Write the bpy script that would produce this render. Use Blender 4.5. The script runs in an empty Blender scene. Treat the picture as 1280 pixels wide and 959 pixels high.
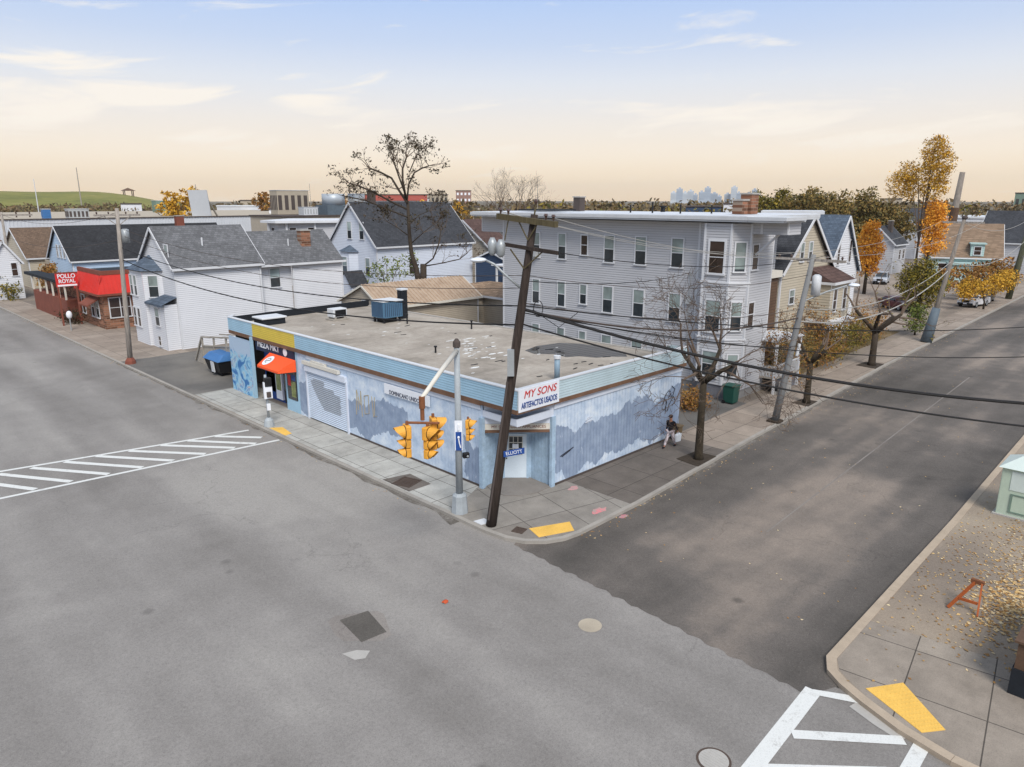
import bpy, bmesh, math, random
from mathutils import Vector as V, Matrix
R = math.radians
sc = bpy.context.scene
col = sc.collection

# ------------------------------------------------------------------ camera
cam = bpy.data.objects.new('camera', bpy.data.cameras.new('camera')); col.objects.link(cam)
cam.location = (0, 0, 12.5); cam.rotation_euler = (R(90-14.305), 0, R(-45))
cam.data.sensor_width = 36; cam.data.lens = 25.31; cam.data.clip_end = 12000; cam.data.clip_start = .1
sc.camera = cam

# ------------------------------------------------------------------ world / light
SUN_EL, SUN_AZ = R(48), math.atan2(-.86, -.5)          # sun behind the camera, to the right
sdir = V((math.cos(SUN_EL)*math.cos(SUN_AZ), math.cos(SUN_EL)*math.sin(SUN_AZ), math.sin(SUN_EL)))
w = bpy.data.worlds.new('World'); sc.world = w; w.use_nodes = True
nt = w.node_tree; nt.nodes.clear()
def N(t, **k):
    n = nt.nodes.new(t)
    for a, b in k.items(): setattr(n, a, b)
    return n
CLOUDS = [(75, 8.4, 5.5, .9, .8), (76.5, 6.0, 5, 1.3, 1), (70.3, 6.6, 5, 1.2, .95), (68, 4.4, 7, .8, .6), (60, 6.6, 4.5, 1.0, .75), (60.6, 8.5, 3, .5, .6), (35, 6.5, 4, .6, .5), (25, 5.1, 7.5, 1.5, 1.15), (27.7, 10.6, 3.5, .7, .5), (48, 3.6, 8, .9, .35)]
out = N('ShaderNodeOutputWorld'); bg = N('ShaderNodeBackground'); bg.inputs[1].default_value = .1
sky = N('ShaderNodeTexSky', sky_type='NISHITA', sun_disc=False, sun_elevation=SUN_EL)
sky.sun_rotation = math.atan2(sdir.x, sdir.y)
sky.air_density = 1; sky.dust_density = 2; sky.ozone_density = 1.5
tc = N('ShaderNodeTexCoord'); sep = N('ShaderNodeSeparateXYZ'); nt.links.new(tc.outputs['Generated'], sep.inputs[0])
rampn = N('ShaderNodeValToRGB'); nt.links.new(sep.outputs[2], rampn.inputs[0])
cr = rampn.color_ramp
stops = [(0, (10.4, 8.0, 5.2)), (.022, (10.4, 8.4, 5.9)), (.055, (10.0, 8.7, 7.1)), (.10, (8.9, 8.3, 7.7)), (.145, (7.6, 7.9, 8.5)), (.19, (5.8, 6.8, 8.7)), (.24, (4.6, 6.1, 9.0)), (.45, (4.8, 5.9, 7.8)), (1, (5.6, 6.2, 7.2))]
cr.elements[0].position = 0; cr.elements[1].position = 1
for i, (p, c) in enumerate(stops):
    e = cr.elements[0] if i == 0 else (cr.elements[-1] if p == 1 else cr.elements.new(p))
    e.color = (c[0]/10, c[1]/10, c[2]/10, 1)
gain = N('ShaderNodeVectorMath', operation='SCALE'); gain.inputs[3].default_value = 11.1
nt.links.new(rampn.outputs[0], gain.inputs[0])
mx = N('ShaderNodeMixRGB'); mx.inputs[0].default_value = .88
nt.links.new(sky.outputs[0], mx.inputs[1]); nt.links.new(gain.outputs[0], mx.inputs[2])
# thin wispy clouds: noise stretched along the horizon, gathered in a few banks (compass bearing, height, spread in degrees)
def MT(op, a, b=0):
    x = N('ShaderNodeMath', operation=op)
    for i, y in enumerate((a, b)):
        if isinstance(y, (int, float)): x.inputs[i].default_value = y
        else: nt.links.new(y, x.inputs[i])
    return x.outputs[0]
az = MT('MULTIPLY', MT('ARCTAN2', sep.outputs[1], sep.outputs[0]), 180/math.pi); el = MT('MULTIPLY', MT('ARCSINE', sep.outputs[2]), 180/math.pi)
cmb = N('ShaderNodeCombineXYZ'); nt.links.new(MT('MULTIPLY', az, .075), cmb.inputs[0]); nt.links.new(MT('ADD', MT('MULTIPLY', el, .42), MT('MULTIPLY', az, .028)), cmb.inputs[1])
nz = N('ShaderNodeTexNoise'); nz.inputs['Scale'].default_value = 1.35; nz.inputs['Detail'].default_value = 8; nz.inputs['Roughness'].default_value = .58; nz.inputs['Distortion'].default_value = .7
nt.links.new(cmb.outputs[0], nz.inputs[0])
tot = None
for (a0, e0, sa, se, amp) in CLOUDS:
    q = MT('ADD', MT('POWER', MT('ABSOLUTE', MT('DIVIDE', MT('SUBTRACT', az, a0), sa)), 2), MT('POWER', MT('ABSOLUTE', MT('DIVIDE', MT('SUBTRACT', MT('ADD', el, MT('MULTIPLY', MT('SUBTRACT', az, a0), -.03)), e0), se)), 2))
    gq = MT('MULTIPLY', MT('EXPONENT', MT('MULTIPLY', q, -1)), amp); tot = gq if tot is None else MT('MAXIMUM', tot, gq)
thr = MT('MULTIPLY', MT('SUBTRACT', MT('ADD', nz.outputs[0], MT('MULTIPLY', tot, .30)), .60), 4.2)
cf = MT('MINIMUM', MT('MAXIMUM', thr, 0), .8)
mc = N('ShaderNodeMixRGB'); mc.inputs[2].default_value = (10.4, 9.7, 8.7, 1)
nt.links.new(cf, mc.inputs[0]); nt.links.new(mx.outputs[0], mc.inputs[1])
nt.links.new(mc.outputs[0], bg.inputs[0]); nt.links.new(bg.outputs[0], out.inputs[0])
sl = bpy.data.lights.new('sun', 'SUN'); sl.energy = 3.6; sl.angle = R(24); sl.color = (1, .95, .88)
so = bpy.data.objects.new('sun', sl); col.objects.link(so); so.rotation_euler = sdir.to_track_quat('Z', 'Y').to_euler()
sc.view_settings.view_transform = 'Standard'; sc.view_settings.look = 'None'; sc.view_settings.exposure = 0; sc.view_settings.gamma = 1
sc.view_settings.use_curve_mapping = False
sc.render.engine = 'CYCLES'
sc.cycles.max_bounces = 5; sc.cycles.volume_bounces = 0; sc.cycles.use_denoising = True

# ------------------------------------------------------------------ materials
def srgb(h):
    c = [int(h[i:i+2], 16)/255 for i in (0, 2, 4)]
    return tuple(x/12.92 if x <= .04045 else ((x+.055)/1.055)**2.4 for x in c)
class Mat:
    def __init__(s, name):
        s.m = bpy.data.materials.new(name); s.m.use_nodes = True; s.t = s.m.node_tree
        s.b = s.t.nodes['Principled BSDF']
        s.pos = s.n('ShaderNodeNewGeometry').outputs['Position']
    def n(s, t, **k):
        x = s.t.nodes.new(t)
        for a, b in k.items(): setattr(x, a, b)
        return x
    def l(s, a, b): s.t.links.new(a, b)
    def noise(s, scale, detail=4, rough=.6, vec=None, dist=0):
        x = s.n('ShaderNodeTexNoise'); x.inputs['Scale'].default_value = scale; x.inputs['Detail'].default_value = detail
        x.inputs['Roughness'].default_value = rough; x.inputs['Distortion'].default_value = dist
        s.l(vec or s.pos, x.inputs[0]); return x.outputs[0]
    def map(s, scale=(1, 1, 1), loc=(0, 0, 0), rot=(0, 0, 0), vec=None):
        x = s.n('ShaderNodeMapping'); x.inputs['Scale'].default_value = scale; x.inputs['Location'].default_value = loc; x.inputs['Rotation'].default_value = rot
        s.l(vec or s.pos, x.inputs[0]); return x.outputs[0]
    def ramp(s, f, stops, mode='LINEAR'):
        x = s.n('ShaderNodeValToRGB'); x.color_ramp.interpolation = mode
        e = x.color_ramp.elements
        e[0].position = stops[0][0]; e[0].color = (*stops[0][1], 1); e[1].position = stops[-1][0]; e[1].color = (*stops[-1][1], 1)
        for p, c in stops[1:-1]: y = e.new(p); y.color = (*c, 1)
        s.l(f, x.inputs[0]); return x.outputs[0]
    def mask(s, f, a, b): return s.ramp(f, [(a, (0, 0, 0)), (b, (1, 1, 1))])
    def mix(s, f, a, b, mode='MIX'):
        x = s.n('ShaderNodeMixRGB', blend_type=mode)
        for i, y in ((0, f), (1, a), (2, b)):
            if isinstance(y, (int, float)): x.inputs[i].default_value = y
            elif isinstance(y, tuple): x.inputs[i].default_value = (*y[:3], 1)
            else: s.l(y, x.inputs[i])
        return x.outputs[0]
    def math(s, op, a, b=0, c=None):
        x = s.n('ShaderNodeMath', operation=op)
        for i, y in enumerate((a, b) if c is None else (a, b, c)):
            if isinstance(y, (int, float)): x.inputs[i].default_value = y
            else: s.l(y, x.inputs[i])
        return x.outputs[0]
    def xyz(s, vec=None):
        x = s.n('ShaderNodeSeparateXYZ'); s.l(vec or s.pos, x.inputs[0]); return x.outputs
    def bump(s, h, st=.3, d=.02):
        x = s.n('ShaderNodeBump'); x.inputs['Strength'].default_value = st; x.inputs['Distance'].default_value = d
        s.l(h, x.inputs['Height']); s.l(x.outputs[0], s.b.inputs['Normal'])
    def out(s, c, rough=.8, metal=0, spec=.3):
        if isinstance(c, tuple): s.b.inputs['Base Color'].default_value = (*c[:3], 1)
        else: s.l(c, s.b.inputs['Base Color'])
        if isinstance(rough, (int, float)): s.b.inputs['Roughness'].default_value = rough
        else: s.l(rough, s.b.inputs['Roughness'])
        s.b.inputs['Metallic'].default_value = metal
        s.b.inputs['Specular IOR Level'].default_value = spec
        return s.m
def sc3(c, k): return tuple(min(1, x*k) for x in c)
def mk(name, c, rough=.8, var=.18, s1=1.3, s2=14, metal=0, bump=.15, spec=.3):
    m = Mat(name)
    a = m.noise(s1, 3); b = m.noise(s2, 4)
    f = m.math('ADD', m.math('MULTIPLY', a, .6), m.math('MULTIPLY', b, .4))
    cc = m.ramp(f, [(.3, sc3(c, 1-var)), (.5, c), (.7, sc3(c, 1+var))])
    m.bump(b, bump, .01)
    return m.out(cc, rough, metal, spec)
M = {}
def C(name, hexs, rough=.8, **k):
    M[name] = mk(name, srgb(hexs), rough, **k)
C('white_trim', 'cbcdd1', .55, var=.08); C('grey_trim', 'bcbfc3', .6, var=.1); C('cream_trim', 'cdc9bf', .6, var=.08)
C('siding_grey', 'b5b6ba', .6, var=.05, s1=.5); C('siding_white', 'd3d5da', .6, var=.05, s1=.5); C('siding_bluewhite', 'cbd2de', .6, var=.05); C('siding_paleblue', 'b5cbe2', .6, var=.05)
C('siding_beige', 'b3aa99', .7, var=.07); C('siding_teal', 'a5bdbb', .7, var=.07); C('siding_blue', '33455f', .7, var=.07); C('siding_tan', 'a99f90', .75, var=.1)
C('siding_sky', '9bbdd2', .6, var=.12, s1=.7); C('siding_yellow', 'd0b94e', .6, var=.10)
C('rust_wood', '6f5443', .85, var=.3, s2=6); C('weather_wood', '9b958c', .85, var=.25); C('brown_wood', '5a4638', .85, var=.25)
C('orange_fabric', 'ee5a2c', .7, var=.05); C('red_roof', 'c8342c', .5, var=.10); C('sign_white', 'dfe3ea', .5, var=.05)
C('red_paint', 'c2302e', .5, var=.08); C('blue_paint', '26498c', .5, var=.08); C('navy_panel', '1e2946', .5, var=.1)
C('signal_yellow', 'd69a3a', .55, var=.22, spec=.4); C('black_metal', '1a1b1e', .5, var=.1); C('galv', '9ea3a6', .45, metal=.35, var=.15)
C('pole_paint', '99a0a5', .6, var=.22, s2=25); C('rust', '7b4f35', .85, var=.3); C('pole_concrete', '78797a', .8, var=.15)
C('ac_grey', 'a8abad', .6, var=.1); C('ac_blue', '4a6c86', .5, var=.12); C('brick_red', '7a473a', .85, var=.2, s2=9); C('chimney_dark', '4f4744', .9, var=.2)
C('entry_blue', '9fb6ca', .75, var=.25, s1=2, s2=9); C('shutter_pale', 'c3cfde', .6, var=.1); C('siding_sky_pale', 'b3c6cd', .6, var=.15, s1=.7); C('door_white', 'ccd8e2', .5, var=.07); C('rubber', '15151a', .8); C('glass_green', '0e1f1c', .2)
C('twig', '63554a', .9, var=.2); C('bark', '3d352d', .95, var=.35, s1=3, s2=20, bump=.8); C('bark_moss', '373026', .95, var=.5, s1=5, s2=22, bump=1.0)
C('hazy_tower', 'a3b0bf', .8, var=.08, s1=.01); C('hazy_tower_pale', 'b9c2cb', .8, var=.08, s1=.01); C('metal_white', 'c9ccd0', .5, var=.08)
C('car_silver', 'b9bec6', .28, var=.04, metal=.3, spec=.6); C('car_white', 'd9dadd', .3, var=.03, spec=.6); C('car_dark', '20242a', .25, spec=.6); C('car_red', '5d2a2c', .3, spec=.6)
C('skin', '9c6b52', .6, var=.05); C('black_cloth', '1c1a20', .9); C('pale_cloth', 'c4b9bd', .85, var=.08); C('cap_brown', '3a2b28', .9); C('bag_white', 'd5d9de', .6)
C('green_bin', '1f4a41', .5, var=.1); C('brown_bin', '6a5a44', .8); C('cabinet_green', 'b3c2b0', .6, var=.08); C('cabinet_pale', 'c5d0ca', .5, var=.06)
C('barricade', '9c5229', .7, var=.25); C('dumpster_blue', '3f6ea3', .5, var=.15); C('concrete', 'a4a19c', .9, var=.12); C('concrete_dark', '7d7873', .9, var=.15)
C('iron', '4c4039', .8, var=.25); C('iron_pale', 'a79d8d', .8, var=.2, s2=40); C('granite', '96918a', .85, var=.18, s2=30); C('granite_warm', 'a59684', .85, var=.18, s2=30)
C('tactile', 'd9ae55', .75, var=.15, s2=20); C('foundation', '8c8a88', .9); C('lattice_dark', '6f7076', .8); C('plastic_lamp', 'd5dbe2', .3, var=.03)
C('white_metal_roof', 'c4c8ce', .5, var=.05); C('dark_interior', '17181b', .7); C('debris_orange', 'a8492a', .8, var=.3); C('parapet_black', '1d2127', .8, var=.3, s1=2)
C('wrap_grey', '58646e', .7, var=.25); C('far_brick', '8b6f66', .8, var=.1); C('far_beige', 'a79d8d', .85, var=.1); C('far_red', 'a6564c', .7, var=.05); C('tank_steel', 'a5adb5', .45, var=.1, metal=.2); C('far_green', '6f8377', .8)
C('white_marks', 'd9dad8', .7, var=.08); C('roof_pipe', '8197a8', .5, var=.1); C('screen_light', 'b2b6bb', .55, var=.04); C('poster_mixed', '7c8456', .6, var=.5, s1=3, s2=6)
C('cable_black', '1b1a1b', .7); C('cable_brown', '4a413c', .8); C('cable_pale', '9c9a95', .6); C('ceramic', '4a3730', .3, spec=.6); C('white_graffiti', 'c8cdd6', .8)
def mglass(name, c, rough=.06):
    m = Mat(name); n = m.noise(.8, 2)
    return m.out(m.ramp(n, [(.3, sc3(c, .6)), (.7, sc3(c, 1.3))]), rough, 0, .8)
M['glass'] = mglass('window_glass', (.03, .038, .045)); M['glass_warm'] = mglass('window_glass_warm', (.045, .03, .025)); M['blind'] = mglass('window_blind', srgb('84918f'), .25)
M['blind_pale'] = mglass('window_blind_pale', srgb('9fb0b0'), .25)
def lens(name, c):
    m = Mat(name); return m.out(c, .2, 0, .6)
M['lens_red'] = lens('signal_lens_red', (.12, .01, .01)); M['lens_amber'] = lens('signal_lens_amber', (.16, .08, .01)); M['lens_green'] = lens('signal_lens_green', (.01, .08, .06))

def asphalt(name, c, c2, worn, seed, streak=(1, .12)):
    m = Mat(name)
    big = m.noise(.09, 3, .55, m.map((1, 1, 1), (seed, seed*2, 0)), .6); mid = m.noise(.7, 4, .6, m.map((1, 1, 1), (0, seed, 0)))
    lane = m.noise(.42, 3, .5, m.map((*streak, 1), (seed*3, 0, 0)))
    f = m.math('ADD', m.math('MULTIPLY', big, .36), m.math('ADD', m.math('MULTIPLY', mid, .16), m.math('MULTIPLY', lane, .48)))
    base = m.ramp(f, [(.38, c), (.5, c2), (.61, worn)])
    fine = m.noise(38, 3, .8); fine2 = m.noise(9, 4, .8)
    grit = m.noise(13, 4, .85)
    base = m.mix(1, base, m.ramp(fine, [(.3, (.62, .62, .62)), (.5, (1, 1, 1)), (.72, (1.0, 1.0, 1.0))]), 'MULTIPLY')
    base = m.mix(1, base, m.ramp(grit, [(.32, (.84, .84, .84)), (.48, (.98, .98, .98)), (.66, (1.05, 1.05, 1.05))]), 'MULTIPLY')
    ov = m.n('ShaderNodeTexVoronoi'); ov.inputs['Scale'].default_value = .55; m.l(m.pos, ov.inputs[0]); oil = m.ramp(ov.outputs[0], [(.05, (.5, .5, .5)), (.13, (0, 0, 0))]); og = m.mask(m.noise(.3, 2, .5, m.map((1, 1, 1), (seed, 1, 0))), .55, .62)
    base = m.mix(m.math('MULTIPLY', oil, og), base, sc3(c, .55))
    base = m.mix(m.math('MULTIPLY', m.mask(fine, .62, .75), .45), base, (.5, .48, .46))
    base = m.mix(1, base, m.ramp(fine2, [(.3, (.86, .86, .86)), (.6, (1, 1, 1))]), 'MULTIPLY')
    # hairline cracks
    vo = m.n('ShaderNodeTexVoronoi', feature='DISTANCE_TO_EDGE'); vo.inputs['Scale'].default_value = .16
    wob = m.n('ShaderNodeVectorMath', operation='ADD'); nn = m.n('ShaderNodeTexNoise'); nn.inputs['Scale'].default_value = 1.1; nn.inputs['Detail'].default_value = 6; m.l(m.pos, nn.inputs[0])
    sv = m.n('ShaderNodeVectorMath', operation='SCALE'); sv.inputs[3].default_value = 1.6; m.l(nn.outputs[1], sv.inputs[0]); m.l(m.pos, wob.inputs[0]); m.l(sv.outputs[0], wob.inputs[1]); m.l(wob.outputs[0], vo.inputs[0])
    crack = m.ramp(vo.outputs[0], [(0, (1, 1, 1)), (.0026, (1, 1, 1)), (.0042, (0, 0, 0))])
    gate = m.mask(m.noise(.13, 2, .5, m.map((1, 1, 1), (seed*5, 3, 0))), .54, .6)
    base = m.mix(m.math('MULTIPLY', m.math('MULTIPLY', crack, gate), .35), base, sc3(c, .45))
    m.bump(fine, .35, .006)
    return m.out(base, .88, 0, .25)
M['asphalt_avenue'] = asphalt('asphalt_avenue', srgb('7a7672'), srgb('8a8682'), srgb('999590'), 3, (.9, .12))
M['asphalt_side'] = asphalt('asphalt_side', srgb('514d49'), srgb('68625d'), srgb('8c8177'), 8, (.10, .85))
M['asphalt_lot'] = asphalt('asphalt_lot', srgb('5d5b59'), srgb('6f6c68'), srgb('7e7a74'), 5, (.6, .6))
M['asphalt_warm'] = asphalt('asphalt_warm', srgb('6f665f'), srgb('81776d'), srgb('968a7c'), 6, (.6, .6))
M['patch_asphalt'] = asphalt('patch_asphalt', srgb('4b4743'), srgb('57534e'), srgb('6a655f'), 2)
M['near_pavement'] = asphalt('near_pavement', srgb('7f7469'), srgb('948778'), srgb('a59887'), 7, (.6, .6))
M['patch_edge'] = asphalt('patch_edge', srgb('77716c'), srgb('837d78'), srgb('8e8882'), 9)
def slabs(name, c, c2, size, joint, rot=0, dirt=.35):
    m = Mat(name)
    br = m.n('ShaderNodeTexBrick'); br.offset = 0; br.inputs['Scale'].default_value = 1
    br.inputs['Brick Width'].default_value = size[0]; br.inputs['Row Height'].default_value = size[1]
    br.inputs['Mortar Size'].default_value = .018; br.inputs['Mortar Smooth'].default_value = .2
    br.inputs['Color1'].default_value = (*c, 1); br.inputs['Color2'].default_value = (*c2, 1); br.inputs['Mortar'].default_value = (*joint, 1)
    v = m.map((1, 1, 1), (.6, .25, 0), (0, 0, rot)); m.l(v, br.inputs[0])
    n = m.noise(.9, 5, .7); f2 = m.noise(26, 3, .8)
    b = m.mix(1, br.outputs[0], m.ramp(n, [(.3, (1-dirt,)*3), (.65, (1, 1, 1))]), 'MULTIPLY')
    b = m.mix(1, b, m.ramp(f2, [(.3, (.78,)*3), (.55, (1, 1, 1))]), 'MULTIPLY')
    m.bump(br.outputs['Fac'], .4, -.01)
    return m.out(b, .9, 0, .2)
M['walk_light'] = slabs('walk_light', srgb('bbbab4'), srgb('a9a7a1'), (1.55, 1.9), srgb('5f5c57'))
M['walk_corner'] = slabs('walk_corner', srgb('97928b'), srgb('88827b'), (2.1, 1.9), srgb('55514c'), R(14), .3)
M['walk_dark'] = slabs('walk_dark', srgb('77706a'), srgb('6b645e'), (2.3, 2.0), srgb('4c4743'), 0, .3)
M['walk_tan'] = slabs('walk_tan', srgb('a2968a'), srgb('92867b'), (1.9, 1.7), srgb('655c54'), 0, .25)
M['walk_near'] = slabs('walk_near', srgb('a0968a'), srgb('91877c'), (2.2, 1.9), srgb('57514b'), R(-8), .3)
def ground_mat():
    m = Mat('ground'); n = m.noise(.02, 5, .65); n2 = m.noise(.35, 5, .7)
    c = m.ramp(n, [(.35, srgb('5a5640')), (.5, srgb('716858')), (.65, srgb('80796d'))])
    c = m.mix(1, c, m.ramp(n2, [(.3, (.6, .6, .6)), (.7, (1, 1, 1))]), 'MULTIPLY')
    return m.out(c, .95, 0, .1)
M['ground'] = ground_mat()
def grassy(name, a, b, c, s=.5):
    m = Mat(name); n = m.noise(s, 6, .75); n2 = m.noise(s*14, 3, .7)
    cc = m.ramp(m.math('ADD', m.math('MULTIPLY', n, .65), m.math('MULTIPLY', n2, .35)), [(.38, a), (.5, b), (.62, c)])
    return m.out(cc, .95, 0, .1)
M['hill_grass'] = grassy('hill_grass', srgb('62653a'), srgb('777742'), srgb('87804e'), .01)
M['yard'] = grassy('yard', srgb('54462f'), srgb('6b5c44'), srgb('857660'))
def shingle(name, c, ax, var=.3, sz=(.35, .16)):
    m = Mat(name); x, y, z = m.xyz()
    cb = m.n('ShaderNodeCombineXYZ'); m.l(x if ax == 'x' else y, cb.inputs[0]); m.l(z, cb.inputs[1])
    br = m.n('ShaderNodeTexBrick'); br.inputs['Scale'].default_value = 1; br.inputs['Brick Width'].default_value = sz[0]*2.2; br.inputs['Row Height'].default_value = sz[1]*1.35
    br.inputs['Mortar Size'].default_value = .012; br.inputs['Color1'].default_value = (*sc3(c, 1+var), 1); br.inputs['Color2'].default_value = (*sc3(c, 1-var), 1); br.inputs['Mortar'].default_value = (*sc3(c, .62), 1)
    m.l(cb.outputs[0], br.inputs[0])
    n = m.noise(.5, 5, .7)
    cc = m.mix(1, br.outputs[0], m.ramp(n, [(.3, (.75, .75, .75)), (.65, (1, 1, 1))]), 'MULTIPLY')
    m.bump(br.outputs['Fac'], .5, -.02)
    return m.out(cc, .95, 0, .15)
for nm, h in (('grey', '6c6d70'), ('dark', '45474c'), ('black', '37383b'), ('brown', '6e5c4e'), ('blue', '5a6675'), ('tan', '8b7765'), ('maroon', '5c4a46')):
    for ax in 'xy': M['shingle_'+nm+'_'+ax] = shingle('shingle_'+nm+'_'+ax, srgb(h), ax, .2, (.14, .12))
def brickm(name, ax, h='7e5845', mort='8d7c6e'):
    m = Mat(name); x, y, z = m.xyz(); cb = m.n('ShaderNodeCombineXYZ'); m.l(x if ax == 'x' else y, cb.inputs[0]); m.l(z, cb.inputs[1])
    br = m.n('ShaderNodeTexBrick'); br.inputs['Scale'].default_value = 1; br.inputs['Brick Width'].default_value = .6; br.inputs['Row Height'].default_value = .2; br.inputs['Mortar Size'].default_value = .015
    c = srgb(h); br.inputs['Color1'].default_value = (*sc3(c, 1.6), 1); br.inputs['Color2'].default_value = (*sc3(c, .5), 1); br.inputs['Mortar'].default_value = (*srgb(mort), 1)
    m.l(cb.outputs[0], br.inputs[0]); m.bump(br.outputs['Fac'], .5, -.02)
    return m.out(br.outputs[0], .9, 0, .2)
M['brick_x'] = brickm('brick_x', 'x'); M['brick_y'] = brickm('brick_y', 'y')
def peel(name, ax, edge, seed):
    m = Mat(name); x, y, z = m.xyz(); t = x if ax == 'x' else y
    cb = m.n('ShaderNodeCombineXYZ'); m.l(t, cb.inputs[0]); m.l(z, cb.inputs[1]); v = cb.outputs[0]
    e1 = m.noise(.32, 3, .6, m.map((1, .35, 1), (seed, 0, 0), vec=v)); e2 = m.noise(2.0, 5, .62, m.map((1.3, .6, 1), (0, seed, 0), vec=v))
    pale = m.ramp(m.noise(1.2, 5, .7, vec=v), [(.35, srgb('a6b9cf')), (.5, srgb('bccbdd')), (.66, srgb('d3dde7'))])
    grey = m.ramp(m.noise(1.6, 4, .6, vec=v), [(.35, srgb('7f8fa7')), (.65, srgb('93a2b8'))])
    h = m.math('ADD', m.math('ADD', z, m.math('MULTIPLY', m.math('SUBTRACT', e1, .5), 3.2)), m.math('MULTIPLY', m.math('SUBTRACT', e2, .5), .9))
    top = m.mask(m.math('SUBTRACT', edge+.02, h), 0, .035)
    low = m.mask(m.math('SUBTRACT', h, .45), 0, .035)
    f = m.math('MULTIPLY', top, low)
    if ax == 'y':   # the strip next to the entrance is bare of grey paint save for one blotch
        f = m.math('MULTIPLY', f, m.math('MAXIMUM', m.mask(m.math('SUBTRACT', y, 27.6), 0, .1), m.mask(m.math('SUBTRACT', 24.2, m.math('ADD', y, m.math('MULTIPLY', e2, 1.6))), 0, .1)))
    c = m.mix(f, pale, grey)
    fl = m.mask(m.noise(2.2, 6, .75, m.map((2.6, .5, 1), (seed*2, 1, 0), vec=v)), .62, .66)
    c = m.mix(m.math('MULTIPLY', fl, .8), c, srgb('c6cfdd'))
    dirt = m.mask(m.noise(3.5, 5, .8, m.map((3, .25, 1), (seed, 9, 0), vec=v)), .58, .8)
    c = m.mix(m.math('MULTIPLY', dirt, .35), c, srgb('77705f'))
    m.bump(m.noise(30, 3), .2, .005)
    return m.out(c, .75, 0, .25)
M['peel_y'] = peel('peel_y', 'y', 2.25, 4.0); M['peel_x'] = peel('peel_x', 'x', 2.65, 11.3)
def roofmem():
    m = Mat('roof_membrane'); n = m.noise(.28, 5, .65, dist=.5); n2 = m.noise(3, 5, .7); x, y, z = m.xyz()
    c = m.ramp(n, [(.35, srgb('8c8479')), (.5, srgb('a1988d')), (.66, srgb('b0a89d'))])
    c = m.mix(1, c, m.ramp(n2, [(.3, (.82, .82, .82)), (.6, (1, 1, 1))]), 'MULTIPLY')
    br = m.n('ShaderNodeTexBrick'); br.offset = 0; br.inputs['Scale'].default_value = 1; br.inputs['Brick Width'].default_value = 9; br.inputs['Row Height'].default_value = 1; br.inputs['Mortar Size'].default_value = .012
    br.inputs['Color1'].default_value = (1, 1, 1, 1); br.inputs['Color2'].default_value = (.93, .93, .93, 1); br.inputs['Mortar'].default_value = (.7, .7, .7, 1); m.l(m.pos, br.inputs[0])
    c = m.mix(1, c, br.outputs[0], 'MULTIPLY'); m.bump(n2, .3, .01)
    return m.out(c, .85, 0, .3)
M['roof_membrane'] = roofmem()
def mural():
    m = Mat('mural'); x, y, z = m.xyz(); v = m.map((1, .9, 1.1))
    n = m.noise(.9, 4, .6, v, 1.5)
    c = m.ramp(n, [(.36, srgb('3a6fa8')), (.44, srgb('7fb2d4')), (.5, srgb('9cc3d6')), (.56, srgb('a8b8c4')), (.6, srgb('5a91c4')), (.68, srgb('c9b3a6'))])
    up = m.mask(m.math('SUBTRACT', m.math('ADD', z, n), 3.1), 0, .15)
    c = m.mix(up, c, srgb('a9bdd2'))
    return m.out(c, .7, 0, .3)
M['mural'] = mural()
def water():
    m = Mat('puddle'); return m.out((.05, .047, .043), .015, 0, 1.0)
M['puddle'] = water()
def woodpole(name, h):
    m = Mat(name); v = m.map((6, 6, .5)); n = m.noise(2, 6, .75, v); c = srgb(h)
    m.bump(n, .8, .02)
    return m.out(m.ramp(n, [(.3, sc3(c, .5)), (.5, c), (.7, sc3(c, 1.5))]), .9, 0, .2)
M['wood_pole'] = woodpole('wood_pole', '3a322e'); M['wood_pole_grey'] = woodpole('wood_pole_grey', '938c85'); M['wood_weathered'] = woodpole('wood_weathered', '7d766f'); M['wood_arm'] = woodpole('wood_arm', '574f3b'); M['wood_olive'] = woodpole('wood_olive', '585a49')
def leaves(name, cols):
    m = Mat(name); g = m.n('ShaderNodeNewGeometry'); r = g.outputs['Random Per Island']
    c = m.ramp(r, [(i/(len(cols)-1), srgb(h)) for i, h in enumerate(cols)])
    m.b.inputs['Transmission Weight'].default_value = 0
    return m.out(c, .8, 0, .2)
M['leaf_gold'] = leaves('leaf_gold', ['7d6328', 'a87c24', 'c7972f', 'd8ab48', '97802c'])
M['leaf_orange'] = leaves('leaf_orange', ['c07a2a', 'dc9534', 'ecad45', 'e3a238', 'b87a2c'])
M['leaf_brown'] = leaves('leaf_brown', ['4a4430', '66603a', '7c6a3c', '8c7040', '5a5a34'])
M['leaf_green'] = leaves('leaf_green', ['3c4a26', '55662f', '6e7a3a', '7d8144', '47522a'])
M['leaf_rust'] = leaves('leaf_rust', ['6a4a30', '8a6034', 'a67a3c', '7a6638', '946238'])
M['leaf_dark'] = leaves('leaf_dark', ['2e2c22', '413c2c', '4d3f2e', '37352a'])
M['leaf_olive'] = leaves('leaf_olive', ['3f4224', '5d5a2c', '7c6f30', '94802f', '4e5228'])
M['leaf_grove'] = leaves('leaf_grove', ['4a4638', '5f5440', '6f5c42', '766848', '57523c', '806a45', '5a4a3c'])
M['leaf_litter'] = leaves('leaf_litter', ['8e7048', 'b8955e', 'cbae7c', '84603a', 'a87e48', 'd6c49e', '6e5236'])

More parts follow.
